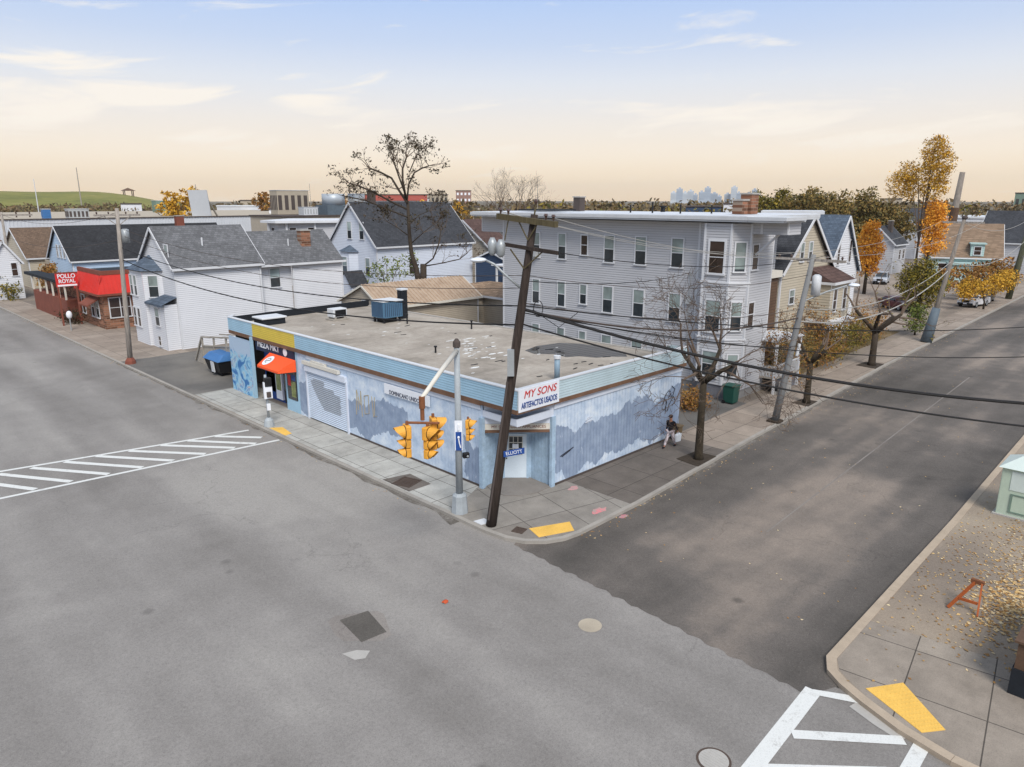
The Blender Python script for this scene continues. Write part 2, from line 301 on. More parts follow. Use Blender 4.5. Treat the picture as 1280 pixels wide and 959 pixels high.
# ------------------------------------------------------------------ mesh helpers
class MB:
    def __init__(s): s.v = []; s.f = []; s.j = set()
    def add(s, vs, fs):
        b = len(s.v); s.v += [tuple(x) for x in vs]; s.f += [tuple(i+b for i in f) for f in fs]; return s
    def box(s, x0, x1, y0, y1, z0, z1):
        return s.add([(x0,y0,z0),(x1,y0,z0),(x1,y1,z0),(x0,y1,z0),(x0,y0,z1),(x1,y0,z1),(x1,y1,z1),(x0,y1,z1)],
                     [(0,3,2,1),(4,5,6,7),(0,1,5,4),(1,2,6,5),(2,3,7,6),(3,0,4,7)])
    def obox(s, o, a, b, c):
        o, a, b, c = V(o), V(a), V(b), V(c)
        vs = [o, o+a, o+a+b, o+b, o+c, o+a+c, o+a+b+c, o+b+c]
        f = [(0,3,2,1),(4,5,6,7),(0,1,5,4),(1,2,6,5),(2,3,7,6),(3,0,4,7)]
        if a.cross(b).dot(c) < 0: f = [q[::-1] for q in f]
        return s.add(vs, f)
    def bar(s, p, q, w, h=None):
        p, q = V(p), V(q); h = h or w; d = (q-p).normalized()
        u = V((0, 0, 1)) if abs(d.z) < .95 else V((1, 0, 0))
        a = d.cross(u).normalized(); b = a.cross(d).normalized()
        return s.obox(p-a*w/2-b*h/2, a*w, b*h, q-p)
    def quad(s, *p): return s.add(p, [tuple(range(len(p)))])
    def prism(s, poly, z0, z1):
        n = len(poly); vs = [(x, y, z0) for x, y in poly]+[(x, y, z1) for x, y in poly]
        return s.add(vs, [tuple(range(n))[::-1], tuple(range(n, 2*n))]+[(i, (i+1) % n, n+(i+1) % n, n+i) for i in range(n)])
    def sheet(s, poly, z): return s.add([(x, y, z) for x, y in poly], [tuple(range(len(poly)))])
    def tube(s, pts, rs, n=8, cap=True):
        pts = [V(p) for p in pts]
        if not hasattr(rs, '__len__'): rs = [rs]*len(pts)
        vs = []; fs = []; pu = None
        for i, p in enumerate(pts):
            d = (pts[min(i+1, len(pts)-1)]-pts[max(i-1, 0)])
            d = d.normalized() if d.length > 1e-9 else V((0, 0, 1))
            if pu is None: pu = V((1, 0, 0)) if abs(d.x) < .8 else V((0, 1, 0))
            a = (pu-d*pu.dot(d)); a = a.normalized() if a.length > 1e-6 else d.orthogonal().normalized()
            pu = a; b = d.cross(a)
            for k in range(n):
                t = 2*math.pi*k/n; vs.append(p+(a*math.cos(t)+b*math.sin(t))*rs[i])
        for i in range(len(pts)-1):
            for k in range(n):
                fs.append((i*n+k, i*n+(k+1) % n, (i+1)*n+(k+1) % n, (i+1)*n+k))
        if cap: fs += [tuple(range(n))[::-1], tuple(range((len(pts)-1)*n, len(pts)*n))]
        return s.add(vs, fs)
    def ball(s, c, r, n=8, m=6):
        if not hasattr(r, '__len__'): r = (r, r, r)
        vs = [(c[0], c[1], c[2]-r[2])]; fs = []
        for i in range(1, m):
            p = math.pi*i/m
            for k in range(n):
                t = 2*math.pi*k/n; vs.append((c[0]+r[0]*math.sin(p)*math.cos(t), c[1]+r[1]*math.sin(p)*math.sin(t), c[2]-r[2]*math.cos(p)))
        vs.append((c[0], c[1], c[2]+r[2])); L = len(vs)-1
        for k in range(n):
            fs.append((0, 1+(k+1) % n, 1+k)); fs.append((L, 1+(m-2)*n+k, 1+(m-2)*n+(k+1) % n))
            for i in range(m-2):
                a = 1+i*n; b = a+n; fs.append((a+k, a+(k+1) % n, b+(k+1) % n, b+k))
        return s.add(vs, fs)
def tag(o, label=None, cat=None, group=None, kind=None):
    if label: o['label'] = label
    if cat: o['category'] = cat
    if group: o['group'] = group
    if kind: o['kind'] = kind
    return o
ORG = {}
def thing(name, label, cat, loc, group=None):
    o = bpy.data.objects.new(name, None); col.objects.link(o); o.location = loc; o.empty_display_size = .3
    ORG[o.name] = V(loc); return tag(o, label, cat, group)
def org(p):
    while p is not None:
        if p.name in ORG: return ORG[p.name]
        p = p.parent
    return V((0, 0, 0))
def obj(name, mb, mat, parent=None, smooth=False, bevel=0, loc=None):
    """link mb (world coordinates) as ONE mesh object; its origin is the base of its thing"""
    me = bpy.data.meshes.new(name)
    O = org(parent) if parent is not None else (V(loc) if loc is not None else V((0, 0, 0)))
    me.from_pydata([V(v)-O for v in mb.v], [], mb.f); me.update()
    me.materials.append(M[mat] if isinstance(mat, str) else mat)
    if mb.j and isinstance(mat, str):
        if mat+'_shade_gap' not in M:
            b_ = M[mat].copy(); M[mat+'_shade_gap'] = b_; nd = b_.node_tree; pb = nd.nodes['Principled BSDF']; hs = nd.nodes.new('ShaderNodeHueSaturation'); hs.inputs['Value'].default_value = .70  # darker material copy: painted shade under laps, and plank gaps
            lk = pb.inputs['Base Color'].links
            if lk: nd.links.new(lk[0].from_socket, hs.inputs['Color'])
            nd.links.new(hs.outputs[0], pb.inputs['Base Color'])
        me.materials.append(M[mat+'_shade_gap'])
        for q_ in mb.j: me.polygons[q_].material_index = 1
    if smooth: me.polygons.foreach_set('use_smooth', [True]*len(me.polygons))
    o = bpy.data.objects.new(name, me); col.objects.link(o)
    if parent is not None: o.parent = parent
    else: o.location = O; ORG[o.name] = O
    if bevel:
        b = o.modifiers.new('bevel', 'BEVEL'); b.width = bevel; b.segments = 2; b.limit_method = 'ANGLE'
    return o
def struct(name, mb, mat): return tag(obj(name, mb, mat), kind='structure')
def copy_tree(o, parent=None):
    c = o.copy(); col.objects.link(c)
    if parent is not None: c.parent = parent
    for ch in list(o.children): copy_tree(ch, c)
    return c
UP = V((0, 0, 1))
def text(parent, s, size, loc, n, mat, shear=0, bold=0, depth=.012, name='lettering', xs=1, cap='CENTER', up=None):
    cu = bpy.data.curves.new('txt', 'FONT'); cu.body = s; cu.size = size; cu.shear = shear; cu.offset = bold; cu.extrude = depth; cu.align_x = cap; cu.align_y = 'CENTER'
    t = bpy.data.objects.new('txt', cu); col.objects.link(t); bpy.context.view_layer.update()
    me = bpy.data.meshes.new_from_object(t.evaluated_get(bpy.context.evaluated_depsgraph_get()))
    bpy.data.objects.remove(t); bpy.data.curves.remove(cu)
    n = V(n).normalized(); u = V(up).normalized() if up else UP; a = u.cross(n)
    Mx = Matrix.Translation(V(loc)-org(parent)) @ Matrix((a*xs, u, n)).transposed().to_4x4()
    me.transform(Mx); me.materials.clear(); me.materials.append(M[mat])
    o = bpy.data.objects.new(name, me); col.objects.link(o); o.parent = parent; return o

def lap(mb, p, q, z0, z1, course=.2, lip=.022, shape=None, joint=None):
    """lapped boards from p to q (seen with the outside on the right-hand side of q-p ... outward = (q-p) x up)"""
    p, q = V((*p, 0)), V((*q, 0)); d = (q-p); n = d.cross(UP).normalized()
    k = max(1, round((z1-z0)/course)); h = (z1-z0)/k
    for i in range(k):
        a, b = z0+i*h, z0+(i+1)*h
        ta, tb = (0, 1), (0, 1)
        if shape: ta, tb = shape(a), shape(b)
        if ta[1]-ta[0] < 1e-4: continue
        A, B = p+d*ta[0], p+d*ta[1]; Cc, D = p+d*tb[1], p+d*tb[0]
        mb.quad(A+n*lip+UP*a, B+n*lip+UP*a, Cc+UP*b, D+UP*b)
        g = joint if joint is not None else (.028 if course > .15 else .018)
        mb.quad(A+n*(lip-.003)+UP*(a-g), B+n*(lip-.003)+UP*(a-g), B+n*lip+UP*a, A+n*lip+UP*a); mb.j.add(len(mb.f)-1)  # darker strip paints in the shade line below each board's lip
def gable_shape(ze, zr, apex=.5, z_full=None):
    def f(z):
        if z <= ze: return (0, 1)
        t = min(1, (z-ze)/(zr-ze)); return (apex*t, 1-(1-apex)*t)
    return f
def window(parent, at, n, w, h, style='half', frame='white_trim', proj=.06, sill=True, tw=.09, label=None):
    """double-hung window centred at `at` (bottom centre), facing n"""
    n = V(n).normalized(); a = UP.cross(n); o = V(at)
    f = MB(); P = lambda s, z, d: o+a*s+UP*z+n*d
    def rb(mb, s0, s1, z0, z1, d0, d1): mb.obox(P(s0, z0, d0), a*(s1-s0), UP*(z1-z0), n*(d1-d0))
    rb(f, -w/2-tw, -w/2, -tw*.3, h+tw, 0, proj); rb(f, w/2, w/2+tw, -tw*.3, h+tw, 0, proj)
    rb(f, -w/2, w/2, h, h+tw, 0, proj); rb(f, -w/2-tw-.03, w/2+tw+.03, -tw, -.003, 0, proj+.05)
    if h > .7: rb(f, -w/2, w/2, h*.49, h*.49+.05, 0, proj-.015)
    fr = obj('window', f, frame, parent)
    if label: fr['label'] = label
    g = MB(); rb(g, -w/2, w/2, 0, h, .0, .028)
    obj('pane', g, 'glass_warm' if style == 'dark' else 'glass', fr)
    if style in ('half', 'pale', 'full', 'third'):
        b = MB(); lo = {'half': .49, 'pale': .49, 'full': .08, 'third': .66}[style]
        rb(b, -w/2+.02, w/2-.02, h*lo+(.05 if style != 'full' else 0), h-.02, .029, .036); obj('blind', b, 'blind_pale' if style == 'pale' else 'blind', fr)
    if style == 'ac':
        b = MB(); rb(b, -w/2+.02, w/2-.02, h*.5+.05, h-.02, .029, .036); obj('blind', b, 'blind', fr)
        c = MB(); rb(c, -w*.4, w*.4, .02, h*.3, .03, .4); obj('air_conditioner', c, 'ac_grey', fr, bevel=.02)
    return fr
def roof_gable(mb, x0, x1, y0, y1, ze, zr, axis, ov=.35, th=.14, apex=.5, ovg=.3):
    """two sloping slabs with thickness"""
    if axis == 'x':
        r = y0+(y1-y0)*apex
        s0 = (zr-ze)/(r-y0); s1 = (zr-ze)/(y1-r)
        for (ya, sl, sg) in ((y0, s0, -1), (y1, s1, 1)):
            ye = ya+sg*ov; zb = ze-ov*sl
            vs = [(x0-ovg, ye, zb), (x1+ovg, ye, zb), (x1+ovg, r, zr), (x0-ovg, r, zr)]
            vs2 = [(x, y, z+th) for x, y, z in vs]
            f = [(0,1,2,3)[::-1], (4,5,6,7), (0,1,5,4), (1,2,6,5), (2,3,7,6), (3,0,4,7)]
            if sg > 0: f = [q[::-1] for q in f]
            mb.add(vs+vs2, f)
    else:
        r = x0+(x1-x0)*apex
        s0 = (zr-ze)/(r-x0); s1 = (zr-ze)/(x1-r)
        for (xa, sl, sg) in ((x0, s0, -1), (x1, s1, 1)):
            xe = xa+sg*ov; zb = ze-ov*sl
            vs = [(xe, y0-ovg, zb), (xe, y1+ovg, zb), (r, y1+ovg, zr), (r, y0-ovg, zr)]
            vs2 = [(x, y, z+th) for x, y, z in vs]
            f = [(0,1,2,3), (4,5,6,7)[::-1], (0,1,5,4)[::-1], (1,2,6,5)[::-1], (2,3,7,6)[::-1], (3,0,4,7)[::-1]]
            if sg > 0: f = [q[::-1] for q in f]
            mb.add(vs+vs2, f)
def walls(parent, x0, x1, y0, y1, ze, zr, axis, mat, course=.2, apex=.5, z0=0, found=.0):
    m = MB()
    gs = gable_shape(ze, zr, apex); gs2 = gable_shape(ze, zr, 1-apex)
    top_s = zr if axis == 'y' else ze; top_w = zr if axis == 'x' else ze
    lap(m, (x0, y0), (x1, y0), z0, top_s, course, shape=gs if axis == 'y' else None)
    lap(m, (x1, y1), (x0, y1), z0, top_s, course, shape=gs2 if axis == 'y' else None)
    lap(m, (x0, y1), (x0, y0), z0, top_w, course, shape=gs2 if axis == 'x' else None)
    lap(m, (x1, y0), (x1, y1), z0, top_w, course, shape=gs if axis == 'x' else None)
    wl = obj('wall', m, mat, parent)
    for x, sx in ((x0, -1), (x1, 1)):
        for y, sy in ((y0, -1), (y1, 1)):
            t = MB().box(min(x+sx*.035, x-sx*.10), max(x+sx*.035, x-sx*.10), min(y+sy*.035, y-sy*.10), max(y+sy*.035, y-sy*.10), z0, ze-.12)
            obj('corner_board', t, 'white_trim', parent)
    return wl
def rakes(parent, x0, x1, y0, y1, ze, zr, axis, ov=.35, ovg=.3, apex=.5, mat='white_trim', w=.22):
    m = MB()
    if axis == 'x':
        r = y0+(y1-y0)*apex
        for x in (x0-ovg-.03, x1+ovg+.03):
            for ya, sg in ((y0, -1), (y1, 1)):
                sl = (zr-ze)/abs(r-ya); m.bar((x, ya+sg*ov, ze-ov*sl-.02), (x, r, zr-.02), .06, w)
        for ya, sg in ((y0, -1), (y1, 1)):
            sl = (zr-ze)/abs(r-ya); m.bar((x0-ovg, ya+sg*(ov+.04), ze-ov*sl-.0), (x1+ovg, ya+sg*(ov+.04), ze-ov*sl), .07, .2)
    else:
        r = x0+(x1-x0)*apex
        for y in (y0-ovg-.03, y1+ovg+.03):
            for xa, sg in ((x0, -1), (x1, 1)):
                sl = (zr-ze)/abs(r-xa); m.bar((xa+sg*ov, y, ze-ov*sl-.02), (r, y, zr-.02), .06, w)
        for xa, sg in ((x0, -1), (x1, 1)):
            sl = (zr-ze)/abs(r-xa); m.bar((xa+sg*(ov+.04), y0-ovg, ze-ov*sl), (xa+sg*(ov+.04), y1+ovg, ze-ov*sl), .07, .2)
    return obj('fascia', m, mat, parent)
def house(name, label, x0, x1, y0, y1, ze, zr, axis, wall, roof, wins=(), course=.2, apex=.5, ov=.35, ovg=.3, cat='house', group=None, trim='white_trim'):
    h = thing(name, label, cat, (x0, y0, 0), group)
    walls(h, x0, x1, y0, y1, ze, zr, axis, wall, course, apex)
    m = MB(); roof_gable(m, x0, x1, y0, y1, ze, zr, axis, ov, .14, apex, ovg); obj('roof', m, roof+'_'+axis, h)
    rakes(h, x0, x1, y0, y1, ze, zr, axis, ov, ovg, apex, trim)
    for (side, s, z, ww, hh, st) in wins:
        if side == 'S': window(h, (s, y0-.02, z), (0, -1, 0), ww, hh, st)
        elif side == 'W': window(h, (x0-.02, s, z), (-1, 0, 0), ww, hh, st)
    return h
def chimney(parent, x, y, z0, z1, w=.7, d=.6, mat='brick_red', cap='concrete'):
    m = MB().box(x-w/2, x+w/2, y-d/2, y+d/2, z0, z1); c = obj('chimney', m, mat, parent, bevel=.02)
    k = MB().box(x-w/2-.06, x+w/2+.06, y-d/2-.06, y+d/2+.06, z1, z1+.1); obj('chimney_cap', k, cap, c)
    return c

# ================================================================== GROUND
g = MB(); g.sheet([(-3500, -3500), (6000, -3500), (6000, 6000), (-3500, 6000)], -.32); struct('ground', g, 'ground')
g = MB(); g.sheet([(-9, -60), (17.9, -60), (17.9, 500), (-9, 500)], -.12); struct('avenue_road', g, 'asphalt_avenue')
rnd = random.Random(4)
edge = []
for i in range(60):
    t = i/59; y = 17.5+(6.05-17.5)*t; x = 17.62+(17.05-17.62)*t+.05*math.sin(i*1.7)+rnd.uniform(-.035, .035); edge.append((x, y))
NK = [(17.2, 6.2), (60, 6.9), (117, 9.0), (400, 19)]; FK = [(400, 30), (117, 19.75), (60, 18.2), (36, 17.2), (24, 16.45), (19.8, 16.45), (18.6, 16.9), (17.8, 17.6)]
g = MB(); g.sheet([(x, y) for x, y in edge]+[(18, 5.6)]+NK[1:]+FK, -.116); struct('side_street_road', g, 'asphalt_side')
g = MB(); g.quad((25.4, 11.23, -.111), (60, 12.5, -.111), (60, 12.58, -.111), (25.4, 11.29, -.111)); struct('road_seam', g, 'patch_edge')
def gutter():
    m = Mat('gutter_dirt'); n = m.noise(1.1, 5, .75); n2 = m.noise(9, 4, .8)
    return m.out(m.ramp(m.math('ADD', m.math('MULTIPLY', n, .6), m.math('MULTIPLY', n2, .4)), [(.35, srgb('4a4640')), (.5, srgb('68635d')), (.62, srgb('88847f'))]), .95)
M['gutter_dirt'] = gutter()
rg_ = random.Random(2)
def band_edge(path, name):
    m = MB(); L = len(path)
    inn = [(x, y) for x, y, w_ in path]; outp = [(x-w_*(1 if name == 'gutter_avenue' else 0), y-w_*(0 if name == 'gutter_avenue' else 1)) for x, y, w_ in path]
    for i in range(L-1): m.quad((*inn[i], -.1135), (*outp[i], -.1135), (*outp[i+1], -.1135), (*inn[i+1], -.1135))
    struct(name, m, 'gutter_dirt')
band_edge([(17.5, 20.5+i*.7, rg_.uniform(.05, .32)*(1 if i % 9 else 1.6)) for i in range(60)], 'gutter_avenue')
band_edge([(24+i*.8, 16.36+i*.8*.052 if i*.8 < 12 else 17.03+(i*.8-12)*.0467, rg_.uniform(.05, .3)) for i in range(70)], 'gutter_side')
# sidewalks (slabs 12 cm above the road) with their granite kerbs
K1 = [(17.5, 500), (17.35, 66), (17.45, 36), (17.5, 21.2), (17.5, 18.9), (17.62, 18.0), (17.95, 17.25), (18.5, 16.7), (19.2, 16.36), (20, 16.25), (24, 16.3), (36, 17.03), (60, 18.15), (117, 19.7), (400, 30)]
g = MB(); g.prism(list(reversed([(-0+x, y) for x, y in [(400, 500)]+K1])), -.3, 0)
gg = MB(); n = len(K1)+1; gg = g; struct('block_ground', gg, 'asphalt_warm')
def strip(pts, w, z0, z1, name, mat, side=1):
    P = [V((*p, 0)) for p in pts]; D = []; L = 0
    nr = []
    for i, p in enumerate(P):
        d = V((0, 0, 0))
        if i: d += (p-P[i-1]).normalized()
        if i < len(P)-1: d += (P[i+1]-p).normalized()
        d.normalize(); n_ = V((-d.y, d.x, 0))*side
        c = (P[i]-P[i-1]).normalized() if i else d
        nr.append(n_/max(.6, abs(V((-c.y, c.x, 0)).dot(V((-d.y, d.x, 0))))))
    m = MB(); rn = random.Random(3)
    for i in range(len(P)-1):
        a, b = P[i], P[i+1]; L = (b-a).length; k = max(1, int(L/2.2)) if L < 200 else 40
        for j in range(k):
            t0, t1 = j/k, (j+1)/k
            p, q = a.lerp(b, t0), a.lerp(b, t1); n0, n1 = nr[i].lerp(nr[i+1], t0), nr[i].lerp(nr[i+1], t1)
            if k > 1: q = q-(b-a).normalized()*.010
            zz = z1+rn.uniform(0, .006); o = -.006
            vs = [p+n0*o, q+n1*o, q+n1*w, p+n0*w]; vs = [v+UP*z0 for v in vs]+[v+UP*zz for v in vs]
            f = [(0,3,2,1),(4,5,6,7),(0,1,5,4),(1,2,6,5),(2,3,7,6),(3,0,4,7)]
            m.add(vs, f if side > 0 else [x[::-1] for x in f])
    return struct(name, m, mat)
strip(K1, .19, -.2, .010, 'kerb', 'granite', 1)
K2 = [(17.0, -60), (16.95, 2.7), (17.2, 3.9), (17.6, 4.9), (17.95, 5.6), (18.3, 6.05), (18.9, 6.32), (31.5, 6.4), (46, 6.7), (117, 8.8), (400, 19)]
g = MB(); g.prism([(400, -60)][::-1]+[], 0, 0) if False else g.prism(K2[::-1]+[(17.0, -60)][:0]+[(400, -60)], -.3, 0)
g2 = MB(); pts = K2+[(400, -60)]; g2.prism(pts[::-1], -.3, 0); struct('near_block_ground', g2, 'near_pavement')
strip(K2, .26, -.2, .010, 'near_kerb', 'granite_warm', -1)
# paving sheets
def inset(pts): return pts
g = MB(); g.sheet([(17.69, 21.2), (20.4, 22.5), (20.5, 43.6), (21.6, 43.6), (21.6, 47.4), (17.69, 47.4)], .004); struct('pavement_avenue', g, 'walk_light')
g = MB(); g.sheet([(17.69, 18.95), (17.8, 18.1), (18.08, 17.4), (18.6, 16.87), (19.27, 16.55), (20, 16.44), (23.6, 16.46), (23.6, 20.3), (22.7, 20.4), (22.7, 22.4), (20.4, 22.5), (17.69, 21.2)], .004); struct('pavement_corner', g, 'walk_corner')
g = MB(); g.sheet([(23.6, 16.46), (24, 16.49), (32.6, 17.0), (32.6, 20.3), (23.6, 20.3)], .004); struct('pavement_side_dark', g, 'walk_dark')
g = MB(); g.sheet([(32.6, 17.0), (36, 17.22), (60, 18.34), (117, 19.9), (200, 22.9), (200, 25.6), (60, 20.9), (43, 20.6), (32.6, 20.3)], .004); struct('pavement_side_tan', g, 'walk_tan')
g = MB(); g.sheet([(17.55, 61.7), (23, 61.7), (23, 78.6), (21.5, 78.6), (20.5, 110), (20, 240), (17.69, 240)], .004); struct('pavement_far', g, 'walk_tan')
g = MB(); g.sheet([(17.56, 47.4), (36, 47.4), (36, 61.7), (17.56, 61.7)], .007); struct('driveway', g, 'asphalt_lot')
g = MB(); g.sheet([(33.1, 20.3), (41.6, 20.55), (41.6, 48), (32, 48)], .007); struct('rear_driveway', g, 'asphalt_lot')
g = MB(); g.sheet([(17.2, -3), (17.2, 2.7), (17.45, 3.8), (17.85, 4.8), (18.2, 5.4), (18.5, 5.8), (19, 6.06), (21.6, 6.1), (22.4, 1.2), (22, -3)], .004); struct('pavement_near', g, 'walk_near')
g = MB(); g.sheet([(48, 21.4), (76, 22.3), (76, 70), (48, 60)], .006); struct('yard_ground', g, 'yard')
g = MB(); g.sheet([(76, 22.8), (150, 25), (150, 60), (76, 60)], .008); struct('parking_lot', g, 'walk_tan')
# entrance apron of the corner shop, a pad round the signal pole
g = MB(); g.prism([(20.6, 22.2), (20.35, 21.6), (20.4, 20.9), (20.9, 20.35), (21.6, 20.1), (22.6, 20.14), (22.75, 21.9), (21.9, 22.4)], .0, .035); struct('entrance_apron', g, 'concrete_dark')

# kerb-ramp tactile pads with truncated domes
def tactile(label, pts):
    a, b, c, d = [V((*p, 0)) for p in pts]; m = MB(); m.prism([tuple(p[:2]) for p in (a, b, c, d)][::-1] if (b-a).cross(c-b).z < 0 else [tuple(p[:2]) for p in (a, b, c, d)], .004, .016)
    o = obj('tactile_pad', m, 'tactile', loc=(*a[:2], 0)); tag(o, label, 'tactile pad', 'yellow tactile pads at the kerb ramps')
    dm = MB(); nx = max(4, int((b-a).length/.13)); ny = max(3, int((c-b).length/.13))
    for i in range(nx):
        for j in range(ny):
            p = a+(b-a)*((i+.5)/nx)+((d-a)+((c-b)-(d-a))*((i+.5)/nx))*((j+.5)/ny)
            dm.tube([p+UP*.014, p+UP*.026], [.028, .018], 5)
    obj('domes', dm, 'tactile', o)
tactile('yellow tactile pad at the corner in front of the leaning wood pole', [(18.83, 17.89), (20.43, 17.16), (19.95, 16.52), (18.55, 17.1)])
tactile('bright yellow tactile pad on the near pavement at bottom right', [(18.21, 5.01), (19.16, 4.39), (17.98, 3.07), (17.47, 3.45)])
tactile('worn yellow tactile pad beside the pedestrian signal', [(17.75, 37.13), (18.35, 36.75), (18.15, 35.35), (17.72, 35.25)])
# ramp joints as thin dark grooves
# crosswalks
cw = MB()
def line(m, p, q, w, z=-.110, w2=None):
    p, q = V((*p, z)), V((*q, z)); d = (q-p).normalized(); n = V((-d.y, d.x, 0)); w2 = w2 or w
    m.quad(p-n*w/2, q-n*w2/2, q+n*w2/2, p+n*w/2)
line(cw, (-6, 42.6), (16.9, 37.95), .22); line(cw, (-6, 37.5), (17.3, 35.15), .22)
for a, b in [((5.43,39.9),(7.6,36.4)), ((6.74,39.75),(9.12,36.2)), ((8.11,39.55),(10.57,36.0)), ((9.49,39.35),(12.0,35.9)), ((10.93,39.0),(13.53,35.75)), ((12.44,38.75),(15.01,35.6)), ((13.75,38.5),(16.1,35.45)), ((15.1,38.2),(16.8,36.2)), ((4.1,40.2),(6.2,36.5)), ((2.7,40.5),(4.8,36.7)), ((1.2,40.9),(3.3,36.8)), ((-.3,41.3),(1.8,37)), ((-1.8,41.6),(.3,37.1))]:
    line(cw, a, b, .30, -.106)
def worn(name):
    m = Mat(name); n = m.noise(2.5, 6, .75); f = m.mask(n, .57, .68)
    f2 = m.noise(25, 3, .8); c = m.mix(1, srgb('cfd0cd'), m.ramp(f2, [(.3, (.82,)*3), (.5, (1, 1, 1))]), 'MULTIPLY')
    return m.out(m.mix(m.math('MULTIPLY', f, .55), c, srgb('8f8b86')), .7, 0, .3)
M['road_paint'] = worn('road_paint')
struct('crosswalk_avenue', cw, 'road_paint')
cw = MB(); line(cw, (17.35, 6.02), (13.2, 5.85), .42); line(cw, (17.25, 6.0), (17.86, 4.86), .22, -.106, .3)
line(cw, (15.35, 5.7), (17.05, 3.7), .3, -.106); line(cw, (13.8, 5.7), (15.75, 3.6), .3, -.106); line(cw, (12.2, 5.7), (14.2, 3.5), .3, -.106); line(cw, (17.35, 3.35), (12.5, 3.25), .34)
struct('crosswalk_near', cw, 'road_paint')
# worn pale wash beside the near kerb, pink marks
g = MB(); g.sheet([(17.75, 5.0), (17.5, 4.4), (17.15, 3.7), (16.95, 3.75), (17.1, 4.4), (17.35, 5.1)], -.108); struct('pale_gutter_wash', g, 'concrete')
def paintmark(name, c, cx, cy, r, z, seed):
    rn = random.Random(seed); m = MB(); m.sheet([(cx+r*rn.uniform(.55, 1)*math.cos(t*.45), cy+r*.6*rn.uniform(.5, 1)*math.sin(t*.45)) for t in range(14)], z)
    mt = Mat(name); f = mt.mask(mt.noise(4, 5, .8), .42, .6); b = mt.mix(f, srgb('97928b'), c); return struct(name, m, mt.out(b, .8))
paintmark('pink_survey_paint', srgb('d2858c'), 23.2, 19.3, .42, .008, 1); paintmark('pink_survey_paint', srgb('e0707c'), 22.1, 17.0, .5, .008, 2); paintmark('pink_survey_paint', srgb('b0727a'), 22.6, 16.1, .3, -.112, 3)
# patch, manholes, grates
def cover(name, label, x, y, r, mat, ringmat, z):
    o = obj(name, MB().tube([(x, y, z), (x, y, z+.012)], r, 28), ringmat, loc=(x, y, z)); tag(o, label, 'manhole')
    m = MB().tube([(x, y, z+.006), (x, y, z+.017)], r*.86, 28)
    obj('lid', m, mat, o); k = MB()
    for i in range(-4, 5):
        L = math.sqrt(max(0, (r*.8)**2-(i*r*.19)**2)); k.box(x+i*r*.19-.02, x+i*r*.19+.02, y-L, y+L, z+.017, z+.023)
    obj('lid_ribs', k, mat, o)
cover('manhole_cover', 'pale round manhole cover alone in the middle of the intersection', 15.5, 12.12, .36, 'iron_pale', 'iron_pale', -.12)
cover('manhole_cover', 'grey ribbed manhole cover at the bottom edge near the crosswalk', 13.25, 6.62, .40, 'concrete', 'iron', -.12)
g = MB(); g.sheet([(10.15, 17.85), (11.35, 17.3), (10.9, 16.2), (9.95, 16.75)], -.1165); g.sheet([(10.3, 15.95), (10.6, 15.6), (10.2, 15.3), (9.95, 15.7)], -.1165); 
g = MB(); g.sheet([(9.95, 18.0), (10.25, 18.1), (11.35, 17.4), (11.4, 17.1), (10.9, 16.0), (10.55, 15.95), (9.72, 16.75), (9.7, 17.2)], -.1175); struct('road_patch', g, 'patch_edge')
g = MB(); g.sheet([(9.35, 16.25), (9.75, 16.1), (10.0, 15.8), (9.7, 15.6), (9.45, 15.75)], -.1165); struct('pale_road_patch', g, 'concrete')
g = MB(); g.prism([(10.23, 17.78), (11.15, 17.6), (10.89, 16.24), (10.06, 16.33)][::-1], -.1165, -.112); tag(obj('utility_plate', g, 'patch_asphalt', loc=(10.4, 17, -.12)), 'dark square repair patch sunk in the avenue asphalt', 'road patch')
def crate_grate(label, x, y, s, mat='iron', slats=7, ang=.3):
    ca, sa = math.cos(ang), math.sin(ang); P = lambda u, v, z: (x+u*ca-v*sa, y+u*sa+v*ca, z)
    m = MB()
    for (a, b, c, d) in ((-s, s, -s, -s+.06), (-s, s, s-.06, s), (-s, -s+.06, -s+.06, s-.06), (s-.06, s, -s+.06, s-.06)):
        m.obox(P(a, c, .005), V(P(b, c, 0))-V(P(a, c, 0)), V(P(a, d, 0))-V(P(a, c, 0)), UP*.02)
    o = obj('drain_grate', m, mat, loc=(x, y, 0)); tag(o, label, 'drain grate'); k = MB()
    k.obox(P(-s, -s, .003), V(P(s, 0, 0))-V(P(-s, 0, 0)), V(P(0, s, 0))-V(P(0, -s, 0)), UP*.006)
    for i in range(slats):
        u = -s+.1+(2*s-.2)*(i/(slats-1)); k.obox(P(u-.02, -s+.06, .006), V(P(.04, 0, 0))-V(P(0, 0, 0)), V(P(0, 2*s-.12, 0))-V(P(0, 0, 0)), UP*.014)
    obj('bars', k, mat, o)
crate_grate('brown iron grate in the avenue pavement left of the signal pole', 18.35, 25.15, .5)
crate_grate('small square iron cover between the wood pole and the yellow pad', 18.45, 18.05, .24)
g = MB(); g.prism([(17.75, 26.2), (19.1, 25.9), (19.0, 24.2), (17.75, 24.2)], .004, .008); struct('dark_pavement_slab', g, 'walk_dark')
tag(obj('utility_box_lid', MB().prism([(17.72, 19.9), (18.2, 19.8), (18.15, 19.3), (17.72, 19.45)], .003, .03), 'metal_white', loc=(17.9, 19.6, 0)), 'small pale utility lid at the foot of the leaning wood pole', 'utility lid')
rn = random.Random(9); m = MB()
pp = [(13.2+.16*rn.uniform(.6, 1)*math.cos(t*.7), 16.25+.13*rn.uniform(.6, 1)*math.sin(t*.7)) for t in range(9)]
